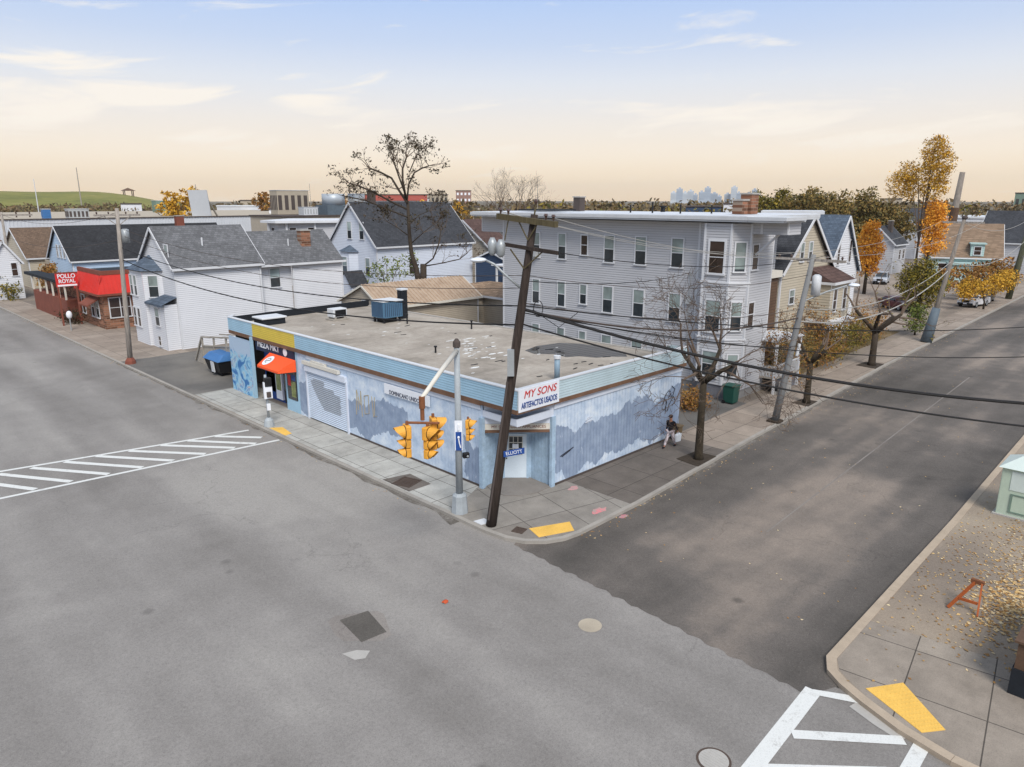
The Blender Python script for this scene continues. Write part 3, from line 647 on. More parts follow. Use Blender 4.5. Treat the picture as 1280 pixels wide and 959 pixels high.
m.add([(x, y, -.115+rn.uniform(0, .05)) for x, y in pp]+[(13.2, 16.25, -.03), (13.25, 16.2, -.12)], [(i, (i+1) % 9, 9) for i in range(9)]+[((i+1) % 9, i, 10) for i in range(9)])
tag(obj('crushed_scrap', m, 'debris_orange', loc=(13.2, 16.25, -.12)), 'small crushed orange scrap lying in the middle of the avenue', 'litter')

# ================================================================== CORNER SHOP
shop = thing('corner_shop', 'low corner shop with peeling blue paint and a flat roof behind light blue siding', 'shop', (20.4, 20.1, 0))
def planks(mb, p, q, z0, z1, wd=.24, gap=.014, th=.05):
    p, q = V((*p, 0)), V((*q, 0)); d = q-p; L = d.length; d.normalize(); n = d.cross(UP); k = max(1, round(L/wd)); s = L/k
    mb.obox(p+UP*z0, d*L, -n*th, UP*(z1-z0)); mb.j |= set(range(len(mb.f)-6, len(mb.f)))
    for i in range(k): mb.obox(p+d*(i*s+gap/2)+UP*z0, d*(s-gap), n*.016, UP*(z1-z0))
m = MB(); planks(m, (20.4, 33.0), (20.4, 22.2), 0, 3.85); planks(m, (20.4, 38.3), (20.4, 37.3), 0, 3.85, .3); planks(m, (20.4, 37.3), (20.4, 33.0), 2.95, 3.85, .3)
obj('avenue_wall', m, 'peel_y', shop)
m = MB(); planks(m, (22.7, 20.15), (33.0, 20.15), 0, 3.85); obj('side_wall', m, 'peel_x', shop)
obj('sill_board', MB().box(22.79, 33.0, 20.10, 20.12, 0, .11), 'chimney_dark', shop); obj('sill_board', MB().box(20.355, 20.375, 22.33, 32.95, 0, .10), 'chimney_dark', shop)  # dark strips added to stand in for shade along the wall foot
m = MB(); m.quad((33, 20.15, 0), (32, 48, 0), (32, 48, 4.4), (33, 20.15, 4.4)); m.quad((32, 48, 0), (20.9, 47.6, 0), (20.9, 47.6, 4.4), (32, 48, 4.4)); obj('rear_wall', m, 'concrete_dark', shop)
# recessed corner entrance
m = MB(); planks(m, (20.42, 22.2), (21.75, 22.45), 0, 3.3, .22); planks(m, (22.75, 21.5), (22.72, 20.15), 0, 3.3, .22)
m.box(20.25, 20.42, 22.1, 22.32, 0, 3.3); m.box(22.55, 22.78, 20.05, 20.2, 0, 3.3); obj('entrance_wall', m, 'entry_blue', shop)
dn = V((-1, -1, 0)).normalized(); da = UP.cross(dn)      # the door faces the corner
dc = V((22.22, 21.98, 0))
m = MB(); m.obox(dc-da*.72-dn*.02, da*1.44, -dn*.06, UP*3.3); obj('door_surround', m, 'entry_blue', shop)
m = MB(); m.obox(dc-da*.5+UP*.05, da*1.0, dn*.05, UP*2.12); door = obj('door', m, 'door_white', shop)
m = MB(); m.obox(dc-da*.31+UP*1.18+dn*.05, da*.62, dn*.008, UP*.88); obj('door_pane', m, 'glass', door)
m = MB()
for i in range(4): m.obox(dc+da*(-.33+i*.207)+UP*1.16+dn*.05, da*.03, dn*.02, UP*.92)
for i in range(4): m.obox(dc+da*(-.30)+UP*(1.16+i*.297)+dn*.051, da*.62, dn*.021, UP*.03)
obj('door_muntin', m, 'cream_trim', door)
m = MB(); m.obox(dc-da*.15+UP*1.5+dn*.073, da*.28, dn*.005, UP*.2); m.obox(dc-da*.2+UP*1.22+dn*.073, da*.38, dn*.005, UP*.14); obj('door_notice', m, 'sign_white', door)
obj('door_handle', MB().ball(dc-da*.42+UP*1.02+dn*.09, .04), 'black_metal', door)
m = MB(); m.obox(dc-da*.6+UP*2.2, da*1.2, dn*.07, UP*.12)
for s in (-.6, .5): m.obox(dc+da*s+UP*0, da*.1, dn*.07, UP*2.2)
obj('door_frame', m, 'entry_blue', shop)
# lintel board with faded lettering across the recess
La, Lb = V((20.42, 22.15, 0)), V((22.66, 20.1, 0)); Ld = (Lb-La).normalized(); Ln = Ld.cross(UP)
m = MB(); m.obox(La+UP*2.72-Ln*.05, Lb-La, Ln*.06, UP*.27); lb = obj('lintel_board', m, 'cream_trim', shop)
obj('lintel_beam', MB().obox(La+UP*2.58-Ln*.05, Lb-La, Ln*.05, UP*.137), 'rust_wood', shop)
m = MB(); m.obox(La+UP*3.0, Lb-La, -Ln*.05, UP*.9); obj('recess_soffit_board', m, 'siding_bluewhite', shop)
m = MB(); m.prism([(20.42, 20.12), (22.7, 20.12), (22.7, 22.3), (20.42, 22.3)], 3.3, 3.34); obj('recess_ceiling', m, 'siding_bluewhite', shop)
m = MB(); m.box(20.39, 20.47, 20.12, 22.2, 3.34, 3.62); m.box(20.47, 22.7, 20.12, 20.2, 3.34, 3.62); obj('recess_beam', m, 'siding_bluewhite', shop)
text(lb, 'MY SONS USED APPLIANCES', .19, (La+Lb)/2+UP*2.85+Ln*.014, Ln, 'brick_red', bold=.0, depth=.004)
# siding band (parapet) with coping, brown drip board
def band(y0, y1, mat, nm):
    m = MB(); lap(m, (20.3, y1), (20.3, y0), 4.08, 4.9, .118, .014); return obj(nm, m, mat, shop)
band(20.0, 38.3, 'siding_sky', 'siding_band'); band(38.3, 43.7, 'siding_yellow', 'yellow_siding_band')
m = MB(); lap(m, (20.3, 47.2), (20.3, 43.7), 4.08, 4.9, .118, .014); lap(m, (20.9, 47.7), (20.3, 47.2), 4.08, 4.9, .118, .014); obj('siding_band', m, 'siding_sky', shop)
m = MB(); lap(m, (20.3, 20.0), (33.2, 20.0), 4.08, 4.9, .118, .014); lap(m, (33.2, 20.0), (33.15, 21), 4.08, 4.9, .118, .014); obj('siding_band', m, 'siding_sky_pale', shop)  # side-street band takes a paler siding colour
m = MB()
m.box(20.26, 20.52, 19.96, 47.2, 4.9, 4.95); m.box(20.52, 33.24, 19.96, 20.22, 4.9, 4.95); m.bar((20.39, 47.2, 4.925), (20.95, 47.7, 4.925), .26, .05); obj('coping', m, 'metal_white', shop)
m = MB(); m.box(20.24, 20.40, 22.2, 47.1, 3.86, 4.077); m.box(20.24, 20.4, 19.96, 22.2, 3.9, 4.077); m.box(20.40, 33.15, 19.95, 20.12, 3.9, 4.077); obj('drip_board', m, 'rust_wood', shop)
m = MB(); m.box(20.34, 20.5, 22.3, 37.2, 3.62, 3.862); m.box(22.7, 33, 20.08, 20.2, 3.62, 3.9); obj('frieze_board', m, 'siding_bluewhite', shop)
m = MB(); m.box(20.44, 20.5, 20.14, 47.1, 4.4, 4.9); m.box(20.5, 33.1, 20.14, 20.2, 4.4, 4.9); obj('parapet_inside', m, 'concrete', shop)
m = MB(); m.bar((20.9, 47.6, 4.62), (32, 48.0, 4.62), .14, .46); obj('rear_parapet', m, 'parapet_black', shop)
m = MB(); m.bar((32.98, 20.6, 4.43), (31.98, 48, 4.43), .16, .07); obj('roof_edge', m, 'concrete', shop)
m = MB(); m.prism([(20.5, 20.2), (33.0, 20.2), (32, 47.95), (20.9, 47.6), (20.5, 47.2)], 4.25, 4.4); rf = obj('flat_roof', m, 'roof_membrane', shop)
rn = random.Random(12); m = MB()   # roof puddle reflecting the flats behind
pts = [(28.9, 24.9), (29.6, 25.2), (30.6, 25.6), (31.8, 26.2), (31.9, 25.0), (31.9, 23.6), (31.3, 22.4), (30.4, 21.9), (30.9, 22.8), (30.2, 23.1), (29.9, 23.7), (29.0, 23.9)]
pp = [V((26.9+0, 0, 0))]
pud = [(28.2, 27.2), (29.6, 27.6), (31.2, 27.3), (31.9, 26.2), (32.1, 24.4), (31.6, 22.9), (30.9, 22.2), (30.2, 22.9), (29.5, 23.2), (29.2, 24.1), (28.5, 24.4), (28.6, 25.4), (27.9, 26.2)]
m.sheet(pud[::-1], 4.404); obj('puddle', m, 'puddle', shop)
m = MB()
for _ in range(46):
    t = rn.random(); x = 25.2+rn.gauss(0, .9)+t*3.2; y = 26.8+rn.gauss(0, .5)+t*5.5; r = rn.uniform(.06, .22)
    m.sheet([(x+r*1.8*rn.uniform(.6, 1)*math.cos(k*1.05+.4), y+r*.7*rn.uniform(.6, 1)*math.sin(k*1.05+.4)) for k in range(6)], 4.405)
for _ in range(30):
    x = rn.uniform(21.5, 31); y = rn.uniform(24, 44); r = rn.uniform(.04, .09)
    m.sheet([(x+r*2*math.cos(k*1.05+.4), y+r*rn.uniform(.6, 1)*math.sin(k*1.05+.4)) for k in range(6)], 4.405)
tag(obj('roof_flakes', m, 'white_marks', shop), kind='stuff')
m = MB()
for _ in range(26):
    x = rn.uniform(23.5, 30.5); y = rn.uniform(21, 27) if rn.random() < .7 else rn.uniform(27, 44); a = rn.uniform(-.3, .6); L = rn.uniform(.12, .5)
    m.bar((x, y, 4.412), (x+L*math.cos(a), y-L*math.sin(a), 4.418), .07, .02)
tag(obj('roof_debris', m, 'parapet_black', shop), kind='stuff')
# roller shutter
m = MB()
for i in range(26): z = .06+i*.112; m.add([(20.38, 37.2, z), (20.38, 33.1, z), (20.34, 33.1, z+.045), (20.34, 37.2, z+.045), (20.38, 33.1, z+.1), (20.38, 37.2, z+.1)], [(0, 3, 2, 1), (3, 5, 4, 2)])
sh = obj('roller_shutter', m, 'shutter_pale', shop)
m = MB(); m.box(20.3, 20.4, 37.2, 37.32, 0, 3); m.box(20.3, 20.4, 32.98, 33.1, 0, 3); m.box(20.22, 20.40, 33, 37.3, 2.92, 3.25); obj('shutter_housing', m, 'siding_bluewhite', sh)
m = MB(); m.sheet([(0, 0)]*3, 0) if False else None
def blotch(n, cx, cz, rx, rz, seed, mat, parent, x):
    rn = random.Random(seed); mm = MB(); mm.add([(x, cx+rx*rn.uniform(.8, 1)*math.cos(k*.45), cz+rz*rn.uniform(.75, 1)*math.sin(k*.45)) for k in range(14)], [tuple(range(14))[::-1]]); return obj(n, mm, mat, parent)
C('shutter_grey', '9aa2ac', .6, var=.1)
m = MB()
for i in range(7, 22):
    z = .06+i*.112; ya = 36.9-.02*(22-i)**1.55; yb = (35.4 if i > 18 else 34.4 if i > 16 else 33.75)+.05*math.sin(i*2.1)
    if i > 20: ya = 36.6
    m.add([(20.377, ya, z), (20.377, yb, z), (20.337, yb, z+.045), (20.337, ya, z+.045), (20.377, yb, z+.1), (20.377, ya, z+.1)], [(0, 3, 2, 1), (3, 5, 4, 2)])
obj('painted_over_patch', m, 'shutter_grey', sh)
# graffiti strokes
def strokes(n, base, a, mat, pats, s, off):
    mm = MB(); nn = V(a).cross(UP) 
    for p in pats:
        q = [V(base)+V(a)*(u*s)+UP*(v*s)+nn*off for u, v in p]
        mm.tube(q, .018, 5)
    obj(n, mm, mat, shop)
C('graffiti_black', '2b2d36', .8); C('graffiti_gold', 'a79a7c', .8)
strokes('graffiti', (31.3, 20.13, 1.45), (1, 0, 0), 'graffiti_black', [[(0, .6), (.2, 1.1), (.5, 1.3), (.7, 1.2)], [(.1, .9), (.4, .7), (.2, .3), (0, .4)], [(.5, .9), (.7, 1.1), (.9, .8), (.6, .5), (.5, .2)], [(.8, 1.5), (1.1, 1.3), (.9, .9)], [(1, .9), (1.2, .6), (.9, .4)], [(.3, .2), (.35, .8)]], 1.0, .02)
strokes('scrape_marks', (23.2, 20.13, 1.3), (1, 0, 0), 'graffiti_black', [[(0, 0), (.35, .1), (.9, .22)], [(.1, -.04), (.7, .14)]], 1.0, .02)
strokes('graffiti_tag', (24.9, 20.13, 2.5), (1, 0, 0), 'white_graffiti', [[(0, 0), (.5, .05)], [(.05, .12), (.5, .2)], [(.1, -.03), (.15, .22), (.35, .25)]], 1.0, .02)
strokes('graffiti', (20.39, 32.2, 1.3), (0, -1, 0), 'graffiti_gold', [[(0, 0), (.1, 1.4)], [(.1, 1.4), (.4, .6), (.5, 1.4)], [(.5, 1.4), (.55, 0)], [(.8, .2), (.8, 1.2)], [(.8, 1.2), (1.2, 1.3)], [(1.2, 1.3), (1.2, .3), (.8, .2)], [(1.5, 1.3), (1.6, .2), (1.9, .3)], [(.2, .3), (.2, 1.0)], [(1.7, .3), (1.75, 1.3)]], 1.0, .02)
# white name board
def board(name, label, o, a, w, h, t, mat, rim=None, loc=None):
    m = MB(); n = V(a).cross(UP); m.obox(V(o), V(a)*w, n*t, UP*h)
    b = obj(name, m, mat, loc=loc or o); tag(b, label, 'sign'); return b
b = board('name_board', 'white board lettered MY SONS ARTEFACTOS USADOS at the corner of the shop parapet', (20.32, 19.97, 3.98), (1, 0, 0), 2.5, .98, .05, 'sign_white')
text(b, 'MY SONS', .46, (21.6, 19.905, 4.68), (0, -1, 0), 'red_paint', shear=.22, bold=0, depth=.006, xs=1.05)
text(b, 'ARTEFACTOS USADOS', .36, (21.57, 19.905, 4.23), (0, -1, 0), 'blue_paint', bold=.005, depth=.006, xs=.60)
b = board('long_sign', 'long pale sign board with small dark lettering on the avenue wall', (20.33, 29.4, 3.05), (0, -1, 0), 3.6, .52, .05, 'sign_white')
text(b, 'DOMINICANO UNIDO', .3, (20.27, 27.75, 3.18), (-1, 0, 0), 'navy_panel', bold=0, depth=.005, xs=.8)
# fluorescent box above shutter
m = MB(); m.box(20.16, 20.34, 33.6, 37.4, 3.3, 3.5); m.box(20.2, 20.38, 35.0, 36.5, 3.5, 3.62); obj('light_housing', m, 'cream_trim', shop)
# mini-market front
m = MB(); planks(m, (20.4, 38.55), (20.4, 38.3), 0, 4, .25); obj('shopfront_post', m, 'siding_sky', shop); obj('shopfront_post', MB().box(20.1, 20.28, 43.65, 43.8, 0, 4.05), 'siding_sky', shop); obj('shopfront_post', MB().box(20.36, 20.46, 39.75, 39.9, 0, 2.7), 'siding_sky', shop)
m = MB(); m.box(20.95, 21.05, 39.8, 43.7, 0, 3.3); obj('shopfront_wall', m, 'blue_paint', shop)
m = MB(); m.box(20.85, 20.95, 40.1, 41.1, .1, 2.4); dd = obj('shop_door', m, 'black_metal', shop); obj('door_pane', MB().box(20.835, 20.85, 40.2, 41.0, .9, 2.2), 'glass', dd)
m = MB(); m.box(20.38, 20.46, 38.55, 39.75, 0, .75); obj('shopfront_base', m, 'siding_sky', shop)
m = MB(); m.box(20.36, 20.44, 38.6, 39.7, .75, 2.6); pw = obj('display_window', m, 'glass', shop)
m = MB(); m.box(20.345, 20.358, 38.7, 39.2, .95, 1.9); obj('poster', m, 'poster_mixed', pw); m = MB(); m.box(20.345, 20.358, 39.25, 39.6, 1.6, 2.3); obj('poster', m, 'red_paint', pw); m = MB(); m.box(20.345, 20.358, 38.7, 39.15, 2.0, 2.35); obj('poster', m, 'blue_paint', pw)
m = MB(); m.box(20.80, 20.94, 41.3, 42.1, .2, 2.3); pb = obj('poster_board', m, 'sign_white', shop); obj('poster', MB().box(20.78, 20.8, 41.4, 42.0, .8, 1.9), 'poster_mixed', pb)
m = MB(); lap(m, (20.2, 47.1), (20.12, 43.8), 0, 3.7, 3.7, 0); m.box(20.22, 20.3, 43.85, 47.1, 0, 3.7); obj('mural_wall', m, 'mural', shop)
m = MB(); m.box(20.95, 21.05, 42.2, 43.6, .5, 2.4); obj('blue_panel', m, 'ac_blue', shop)
m = MB(); m.box(20.34, 20.42, 38.6, 43.5, 3.25, 4.0); nb = obj('market_fascia', m, 'navy_panel', shop)
m = MB(); m.box(20.32, 20.34, 40.6, 43.4, 3.3, 3.9); 
text(nb, 'MEZA MKT', .52, (20.325, 41.75, 3.66), (-1, 0, 0), 'sign_white', bold=.008, depth=.012, xs=1.12)
obj('round_logo', MB().tube([(20.32, 39.6, 3.62), (20.30, 39.6, 3.62)], .24, 20), 'sign_white', nb)
aw = thing('shop_awning', 'bright orange wedge awning over the mini market door', 'awning', (20.36, 38.4, 2.6))
m = MB(); m.add([(20.32, 38.4, 3.32), (20.32, 41.6, 3.32), (19.3, 41.3, 2.75), (19.3, 38.7, 2.75), (20.32, 38.4, 2.6), (20.32, 41.6, 2.6), (19.3, 41.3, 2.6), (19.3, 38.7, 2.6)],
    [(0, 3, 2, 1), (0, 4, 7, 3), (3, 7, 6, 2), (1, 2, 6, 5)]); obj('canopy', m, 'orange_fabric', aw)
m = MB()
nrm = V((-.57, 0, 1.02)).normalized(); ctr = V((19.78, 40.75, 3.02))+nrm*.02; ua = V((0, -1, 0)); ub = nrm.cross(ua)
m.add([ctr+ua*(.42*math.cos(t*.35))+ub*(.42*math.sin(t*.35)) for t in range(18)], [tuple(range(18))]); lg = obj('round_emblem', m, 'sign_white', aw)
m = MB(); m.tube([ctr+nrm*.01+ua*(.2*math.cos(t*.5))+ub*(.2*math.sin(t*.5)) for t in range(11)], .03, 5); m.tube([ctr+nrm*.01-ua*.15-ub*.1, ctr+nrm*.01+ua*.2+ub*.05], .03, 5); obj('emblem_mark', m, 'galv', lg)
m = MB(); m.tube([(20.32, 38.4, 2.6), (19.3, 38.7, 2.6), (19.3, 41.3, 2.6), (20.32, 41.6, 2.6)], .02, 6); obj('frame', m, 'black_metal', aw)
# roof-top things
def rooftop():
    t = thing('rooftop_condenser', 'white air conditioner unit with a dark grille on the shop roof', 'air conditioner', (26.6, 43.9, 4.4))
    obj('housing', MB().box(26.1, 27.2, 43.5, 44.3, 4.62, 5.2), 'metal_white', t, bevel=.03); obj('grille', MB().box(26.25, 27.1, 43.47, 43.5, 4.68, 5.12), 'black_metal', t)
    obj('stand', MB().box(26.0, 27.3, 43.4, 44.4, 4.41, 4.5).box(26.2, 26.35, 43.5, 44.3, 4.5, 4.62).box(26.95, 27.1, 43.5, 44.3, 4.5, 4.62), 'weather_wood', t)
    t = thing('rooftop_cooler', 'large blue box cooler standing on dark legs on the shop roof', 'air conditioner', (28.3, 40.6, 4.4))
    obj('housing', MB().box(27.8, 29.4, 40.0, 41.4, 4.75, 5.85), 'ac_blue', t, bevel=.03); obj('lid', MB().box(27.75, 29.45, 39.95, 41.45, 5.85, 5.92), 'metal_white', t)
    m = MB()
    for i in range(9): m.box(27.79-.012, 27.8, 40.1+i*.14, 40.14+i*.14, 4.85, 5.75); m.box(27.95+i*.16, 28.0+i*.16, 39.985, 40.0, 4.85, 5.75)
    obj('louvres', m, 'siding_blue', t)
    m = MB()
    for x in (27.9, 29.2):
        for y in (40.1, 41.2): m.box(x, x+.12, y, y+.12, 4.41, 4.75)
    m.box(28.1, 29.1, 40.3, 41.2, 4.41, 4.72)
    obj('stand', m, 'black_metal', t)
    t = thing('rooftop_duct', 'dark square flue with a white cap beside the blue roof cooler', 'flue', (30.3, 41.0, 4.4))
    obj('shaft', MB().box(30.0, 30.5, 40.9, 41.4, 4.4, 6.4), 'parapet_black', t); obj('cap', MB().box(29.95, 30.55, 40.85, 41.45, 6.4, 6.5), 'metal_white', t)
    t = thing('vent_pipe', 'grey capped vent pipe behind the MY SONS board', 'vent', (24.4, 21.45, 4.4))
    obj('pipe', MB().tube([(24.4, 21.45, 4.4), (24.4, 21.45, 5.45)], .13, 14), 'roof_pipe', t, True); obj('cap', MB().tube([(24.4, 21.45, 5.42), (24.4, 21.45, 5.56)], .17, 14), 'metal_white', t)
    t = thing('roof_hatch', 'dark roof hatch with a pale curved lid at the far end of the shop roof', 'roof hatch', (22.6, 45.5, 4.4))
    obj('curb', MB().box(21.7, 23.3, 45.0, 46.3, 4.4, 4.8), 'parapet_black', t); obj('lid', MB().box(21.6, 23.4, 44.9, 46.4, 4.8, 4.92), 'metal_white', t, bevel=.04)
    for x, y, h, lb in ((29.0, 39.0, .6, 'short black vent pipe in front of the blue roof cooler'), (33.0-2.3, 34.4, .5, 'black vent pipe near the rear edge of the shop roof'), (24.3, 30.2, .32, 'small black stub vent in the middle of the shop roof')):
        t = thing('vent_pipe', lb, 'vent', (x, y, 4.4)); obj('pipe', MB().tube([(x, y, 4.4), (x, y, 4.4+h)], .05, 8), 'black_metal', t); obj('cap', MB().tube([(x, y, 4.4+h), (x, y, 4.47+h)], .09, 8), 'black_metal', t)
rooftop()

# ================================================================== THREE-STOREY FLATS
fl = thing('flats', 'three storey grey flats with white corner bay and flat projecting cornice', 'apartment house', (42.2, 21.4, 0))
X = 42.2; YC, YE = 21.4, 43.2
m = MB(); lap(m, (X, YE), (X, 24.2), .6, 11.1, .165, .02); lap(m, (X, YC), (X+3, YC), .6, 11.1, .165, .02)
lap(m, (X+3, YC), (X+3, YC+2.6), .6, 11.1, .165, .02); lap(m, (X+3, YC+2.6), (X+9, YC+2.6), .6, 11.1, .165, .02); lap(m, (X+9, YC+2.6), (X+9, YE), .6, 11.1, .165, .02); lap(m, (X+9, YE), (X, YE), .6, 11.1, .165, .02)
obj('wall', m, 'siding_grey', fl)
obj('foundation', MB().box(X+.03, X+8.9, YC+.05, YE-.05, 0, .6), 'foundation', fl)
for b_ in ((X-.04, X+.1, YE-.1, YE+.04, .6, 11.1), (X+2.92, X+3.04, YC-.04, YC+.1, .6, 11.1)): obj('corner_board', MB().box(*b_), 'white_trim', fl)
# corner bay
B = [(X, 24.2), (X-.75, 23.45), (X-.75, 22.3+.0), (X, YC)]
B = [(X, 24.95), (X-.85, 24.1), (X-.85, 22.3), (X, YC+.02)]
m = MB()
for i in range(3): lap(m, B[i], B[i+1], .9, 11.1, .165, .02)
bay = obj('bay', m, 'siding_grey', fl)
m = MB()
for (x, y) in B[1:3]: m.box(x-.05, x+.09, y-.07, y+.07, .9, 11.1)
m.box(X-.07, X+.07, YC-.05, YC+.08, .9, 11.1); m.box(X-.06, X+.05, 24.9, 25.05, .9, 11.1)
def grow_poly(P, k): c = V((X, 23.2)); return [tuple(c+(V(p)-c)*k) for p in P]
for z in (7.42, 3.85):
    m.prism([(X+.1, 25.15), (X-.97, 24.2), (X-.97, 22.2), (X-.0, YC-.12), (X+.1, YC-.12)][::-1], z, z+.1); m.prism([(X+.1, 25.05), (X-.91, 24.13), (X-.91, 22.25), (X-.0, YC-.06), (X+.1, YC-.06)][::-1], z-.16, z-.003)
obj('bay_trim', m, 'white_trim', bay)
obj('bay_skirt', MB().prism([(X, 24.9), (X-.8, 24.05), (X-.8, 22.3), (X, YC+.05)][::-1], .0, .9), 'lattice_dark', bay)
# cornice and projecting soffit boxes
m = MB(); m.box(X-1.15, X+9.3, 21.2, 45.8, 11.2, 11.3); m.box(X-1.2, X+9.4, 21.2, 45.95, 11.3, 11.55); obj('cornice', m, 'grey_trim', fl, bevel=.02)
m = MB(); m.box(X-1.15, X+1.75, 18.9, 21.195, 11.2, 11.3); m.box(X-1.2, X+1.5, 18.75, 21.195, 11.3, 11.53); obj('front_canopy', m, 'grey_trim', fl, bevel=.02)
m = MB(); m.box(X-1.1, X+9.2, 21.3, 45.8, 11.55, 11.58); obj('flat_roof', m, 'white_metal_roof', fl)
m = MB(); lap(m, (X-.02, YC), (X-.02, 19.15), 10.5, 11.19, .165, .015); lap(m, (X-.02, 19.15), (X+1.7, 19.15), 10.5, 11.19, .165, .015); m.quad((X-.02, YC, 10.5), (X+1.7, YC, 10.5), (X+1.7, 19.15, 10.5), (X-.02, 19.15, 10.5)); obj('porch_entablature', m, 'siding_grey', fl)
m = MB(); lap(m, (X-.02, 45.7), (X-.02, YE+.06), 9.95, 11.19, .165, .015); m.quad((X-.02, YE, 9.95), (X-.02, 45.7, 9.95), (X+6, 45.7, 9.95), (X+6, YE, 9.95)); obj('porch_entablature', m, 'siding_grey', fl)
m = MB(); m.bar((X+.5, YC-.1, 9.2), (X+.5, 19.9, 10.5), .12, .12); m.bar((X+1.4, YE+.1, 8.9), (X+1.4, 45.2, 9.95), .12, .12); m.box(X-.06, X+.06, 20.7, 20.85, 10.5, 11.19); m.box(X-.06, X+.04, 19.1, 19.2, 10.5, 11.19); m.box(X-.06, X+.04, 45.65, 45.75, 9.95, 11.19); obj('bracket', m, 'white_trim', fl)
W1 = [(39.45, .7, 'ac'), (36.76, .7, 'half'), (34.57, .58, 'dark'), (32.26, .82, 'half'), (29.53, .84, 'half'), (26.58, .84, 'half')]
for (y, ww, st) in W1:
    window(fl, (X-.02, y, 8.15 if ww > .6 else 8.55), (-1, 0, 0), ww, 1.85 if ww > .6 else 1.4, st)
    window(fl, (X-.02, y, 4.5 if ww > .6 else 4.9), (-1, 0, 0), ww, 1.85 if ww > .6 else 1.4, 'half' if st != 'half' or y > 33 else 'half')
    window(fl, (X-.02, y, 1.3), (-1, 0, 0), ww, 1.45, 'third' if y < 30 else 'full')
window(fl, (X-.87, 23.2, 8.05), (-1, 0, 0), 1.0, 1.95, 'dark', tw=.13); window(fl, (X-.87, 23.2, 4.35), (-1, 0, 0), 1.0, 1.95, 'half', tw=.13); window(fl, (X-.87, 23.2, 1.4), (-1, 0, 0), 1.0, 1.6, 'half')
cn = V((B[3][1]-B[2][1], -(B[3][0]-B[2][0]), 0)).normalized()
cm = V(((B[2][0]+B[3][0])/2, (B[2][1]+B[3][1])/2, 0))
for z, st in ((8.2, 'full'), (4.5, 'half'), (1.5, 'half')):
    window(fl, tuple(cm+V((-.02, -.02, z))), (-.707, -.707, 0), .62, 1.75 if z > 2 else 1.4, st)
for z in (8.3, 4.7): window(fl, (X+.55, YC-.02, z), (0, -1, 0), .7, 1.5, 'dark')
# front porch, roof things
m = MB(); m.box(X+2.6, X+6.2, 20.3, 23.9, 1.0, 1.12); obj('porch_deck', m, 'weather_wood', fl)
m = MB()
for i in range(18): m.box(X+2.6+i*.2, X+2.66+i*.2, 20.32, 20.36, 1.12, 1.9)
for i in range(12): m.box(X+2.6, X+2.64, 20.3+i*.1, 20.33+i*.1, 1.12, 1.9)
m.box(X+2.58, X+6.2, 20.3, 20.4, 1.9, 1.97); m.box(X+2.55, X+2.7, 20.3, 20.45, 0, 3.5); m.box(X+6.1, X+6.25, 20.3, 20.45, 0, 3.5); m.box(X+2.5, X+6.3, 20.2, 23.9, 3.5, 3.62); obj('porch_railing', m, 'white_trim', fl)
m = MB(); m.box(X+2.9, X+6.1, 20.45, 20.5, 0, 1.0); obj('porch_lattice', m, 'lattice_dark', fl)
m = MB()
for i in range(5): m.box(X+2.7+i*.3, X+3.0+i*.3, 20.0-.0, 20.28, 0, .2*(i+1))
m.box(X+2.6, X+4.3, 19.9, 20.0, 0, .95)
obj('front_steps', m, 'concrete', fl)
chimney(fl, X+3.6, 23.6, 11.6, 12.85, .95, .8, 'brick_x'); chimney(fl, X+2.6, 23.7, 11.6, 12.45, .8, .7, 'brick_x')
chimney(fl, X+6, 40.2, 11.6, 12.7, .7, .7, 'chimney_dark'); chimney(fl, X+3, 24.9+5, 11.66, 12.0, .25, .25, 'black_metal', 'black_metal')
m = MB()
for x, y, h in ((X+2, 32, .5), (X+2, 30.1, .7), (X+3, 26, .5), (X+1.5, 27.5, .55)): m.tube([(x, y, 11.6), (x, y, 11.66+h)], .06, 8)
obj('roof_vent', m, 'black_metal', fl)
m = MB(); m.box(X+.5, X+3, 38, 42, 11.66, 11.78); obj('roof_curb', m, 'parapet_black', fl)
# electric service drop on facade
m = MB(); m.tube([(X-.06, 25.6, 7.6), (X-.06, 25.5, 7.9), (X-.06, 25.5, 2)], .03, 6); obj('conduit', m, 'ac_grey', fl)
obj('meter_box', MB().box(X-.2, X-.01, 25.3, 25.7, 5.8, 6.3), 'ac_grey', fl)

# ================================================================== HOUSES
# white house left of the shop
hA = house('white_house', 'white gabled house with grey shingle roof and long blank side wall left of the shop', 23, 30.6, 63.15, 70.75, 7.1, 10.15, 'x', 'siding_white', 'shingle_grey', [], .17)
m = MB(); lap(m, (30.6, 63.6), (33.9, 63.6), 0, 6.9, .17); lap(m, (33.9, 63.2), (39.2, 63.2), 0, 6.9, .17); lap(m, (39.2, 63.2), (39.2, 69.5), 0, 6.9, .17); obj('wing_wall', m, 'siding_white', hA)
m = MB(); roof_gable(m, 30.9, 39.2, 63.2, 69.6, 6.95, 9.5, 'x', .35, .14, .5, .02); obj('wing_roof', m, 'shingle_grey_x', hA)
m = MB(); m.box(30.5, 30.66, 63.05, 63.16, 0, 6.8); m.box(33.82, 33.96, 63.12, 63.3, 0, 6.75); m.box(39.1, 39.25, 63.13, 63.3, 0, 6.75); m.box(30.6, 39.5, 62.78, 62.86, 6.55, 6.75); obj('wing_trim', m, 'white_trim', hA)
window(hA, (32.2, 63.58, 4.6), (0, -1, 0), .95, 1.7, 'pale'); window(hA, (32.2, 63.58, .9), (0, -1, 0), 1.0, 1.4, 'dark')
window(hA, (22.98, 64.3, 8.0-.4), (-1, 0, 0), .7, 1.2, 'half'); 
chimney(hA, 36.2, 64.9, 7.8, 9.6, 1.0, .8, 'brick_x')
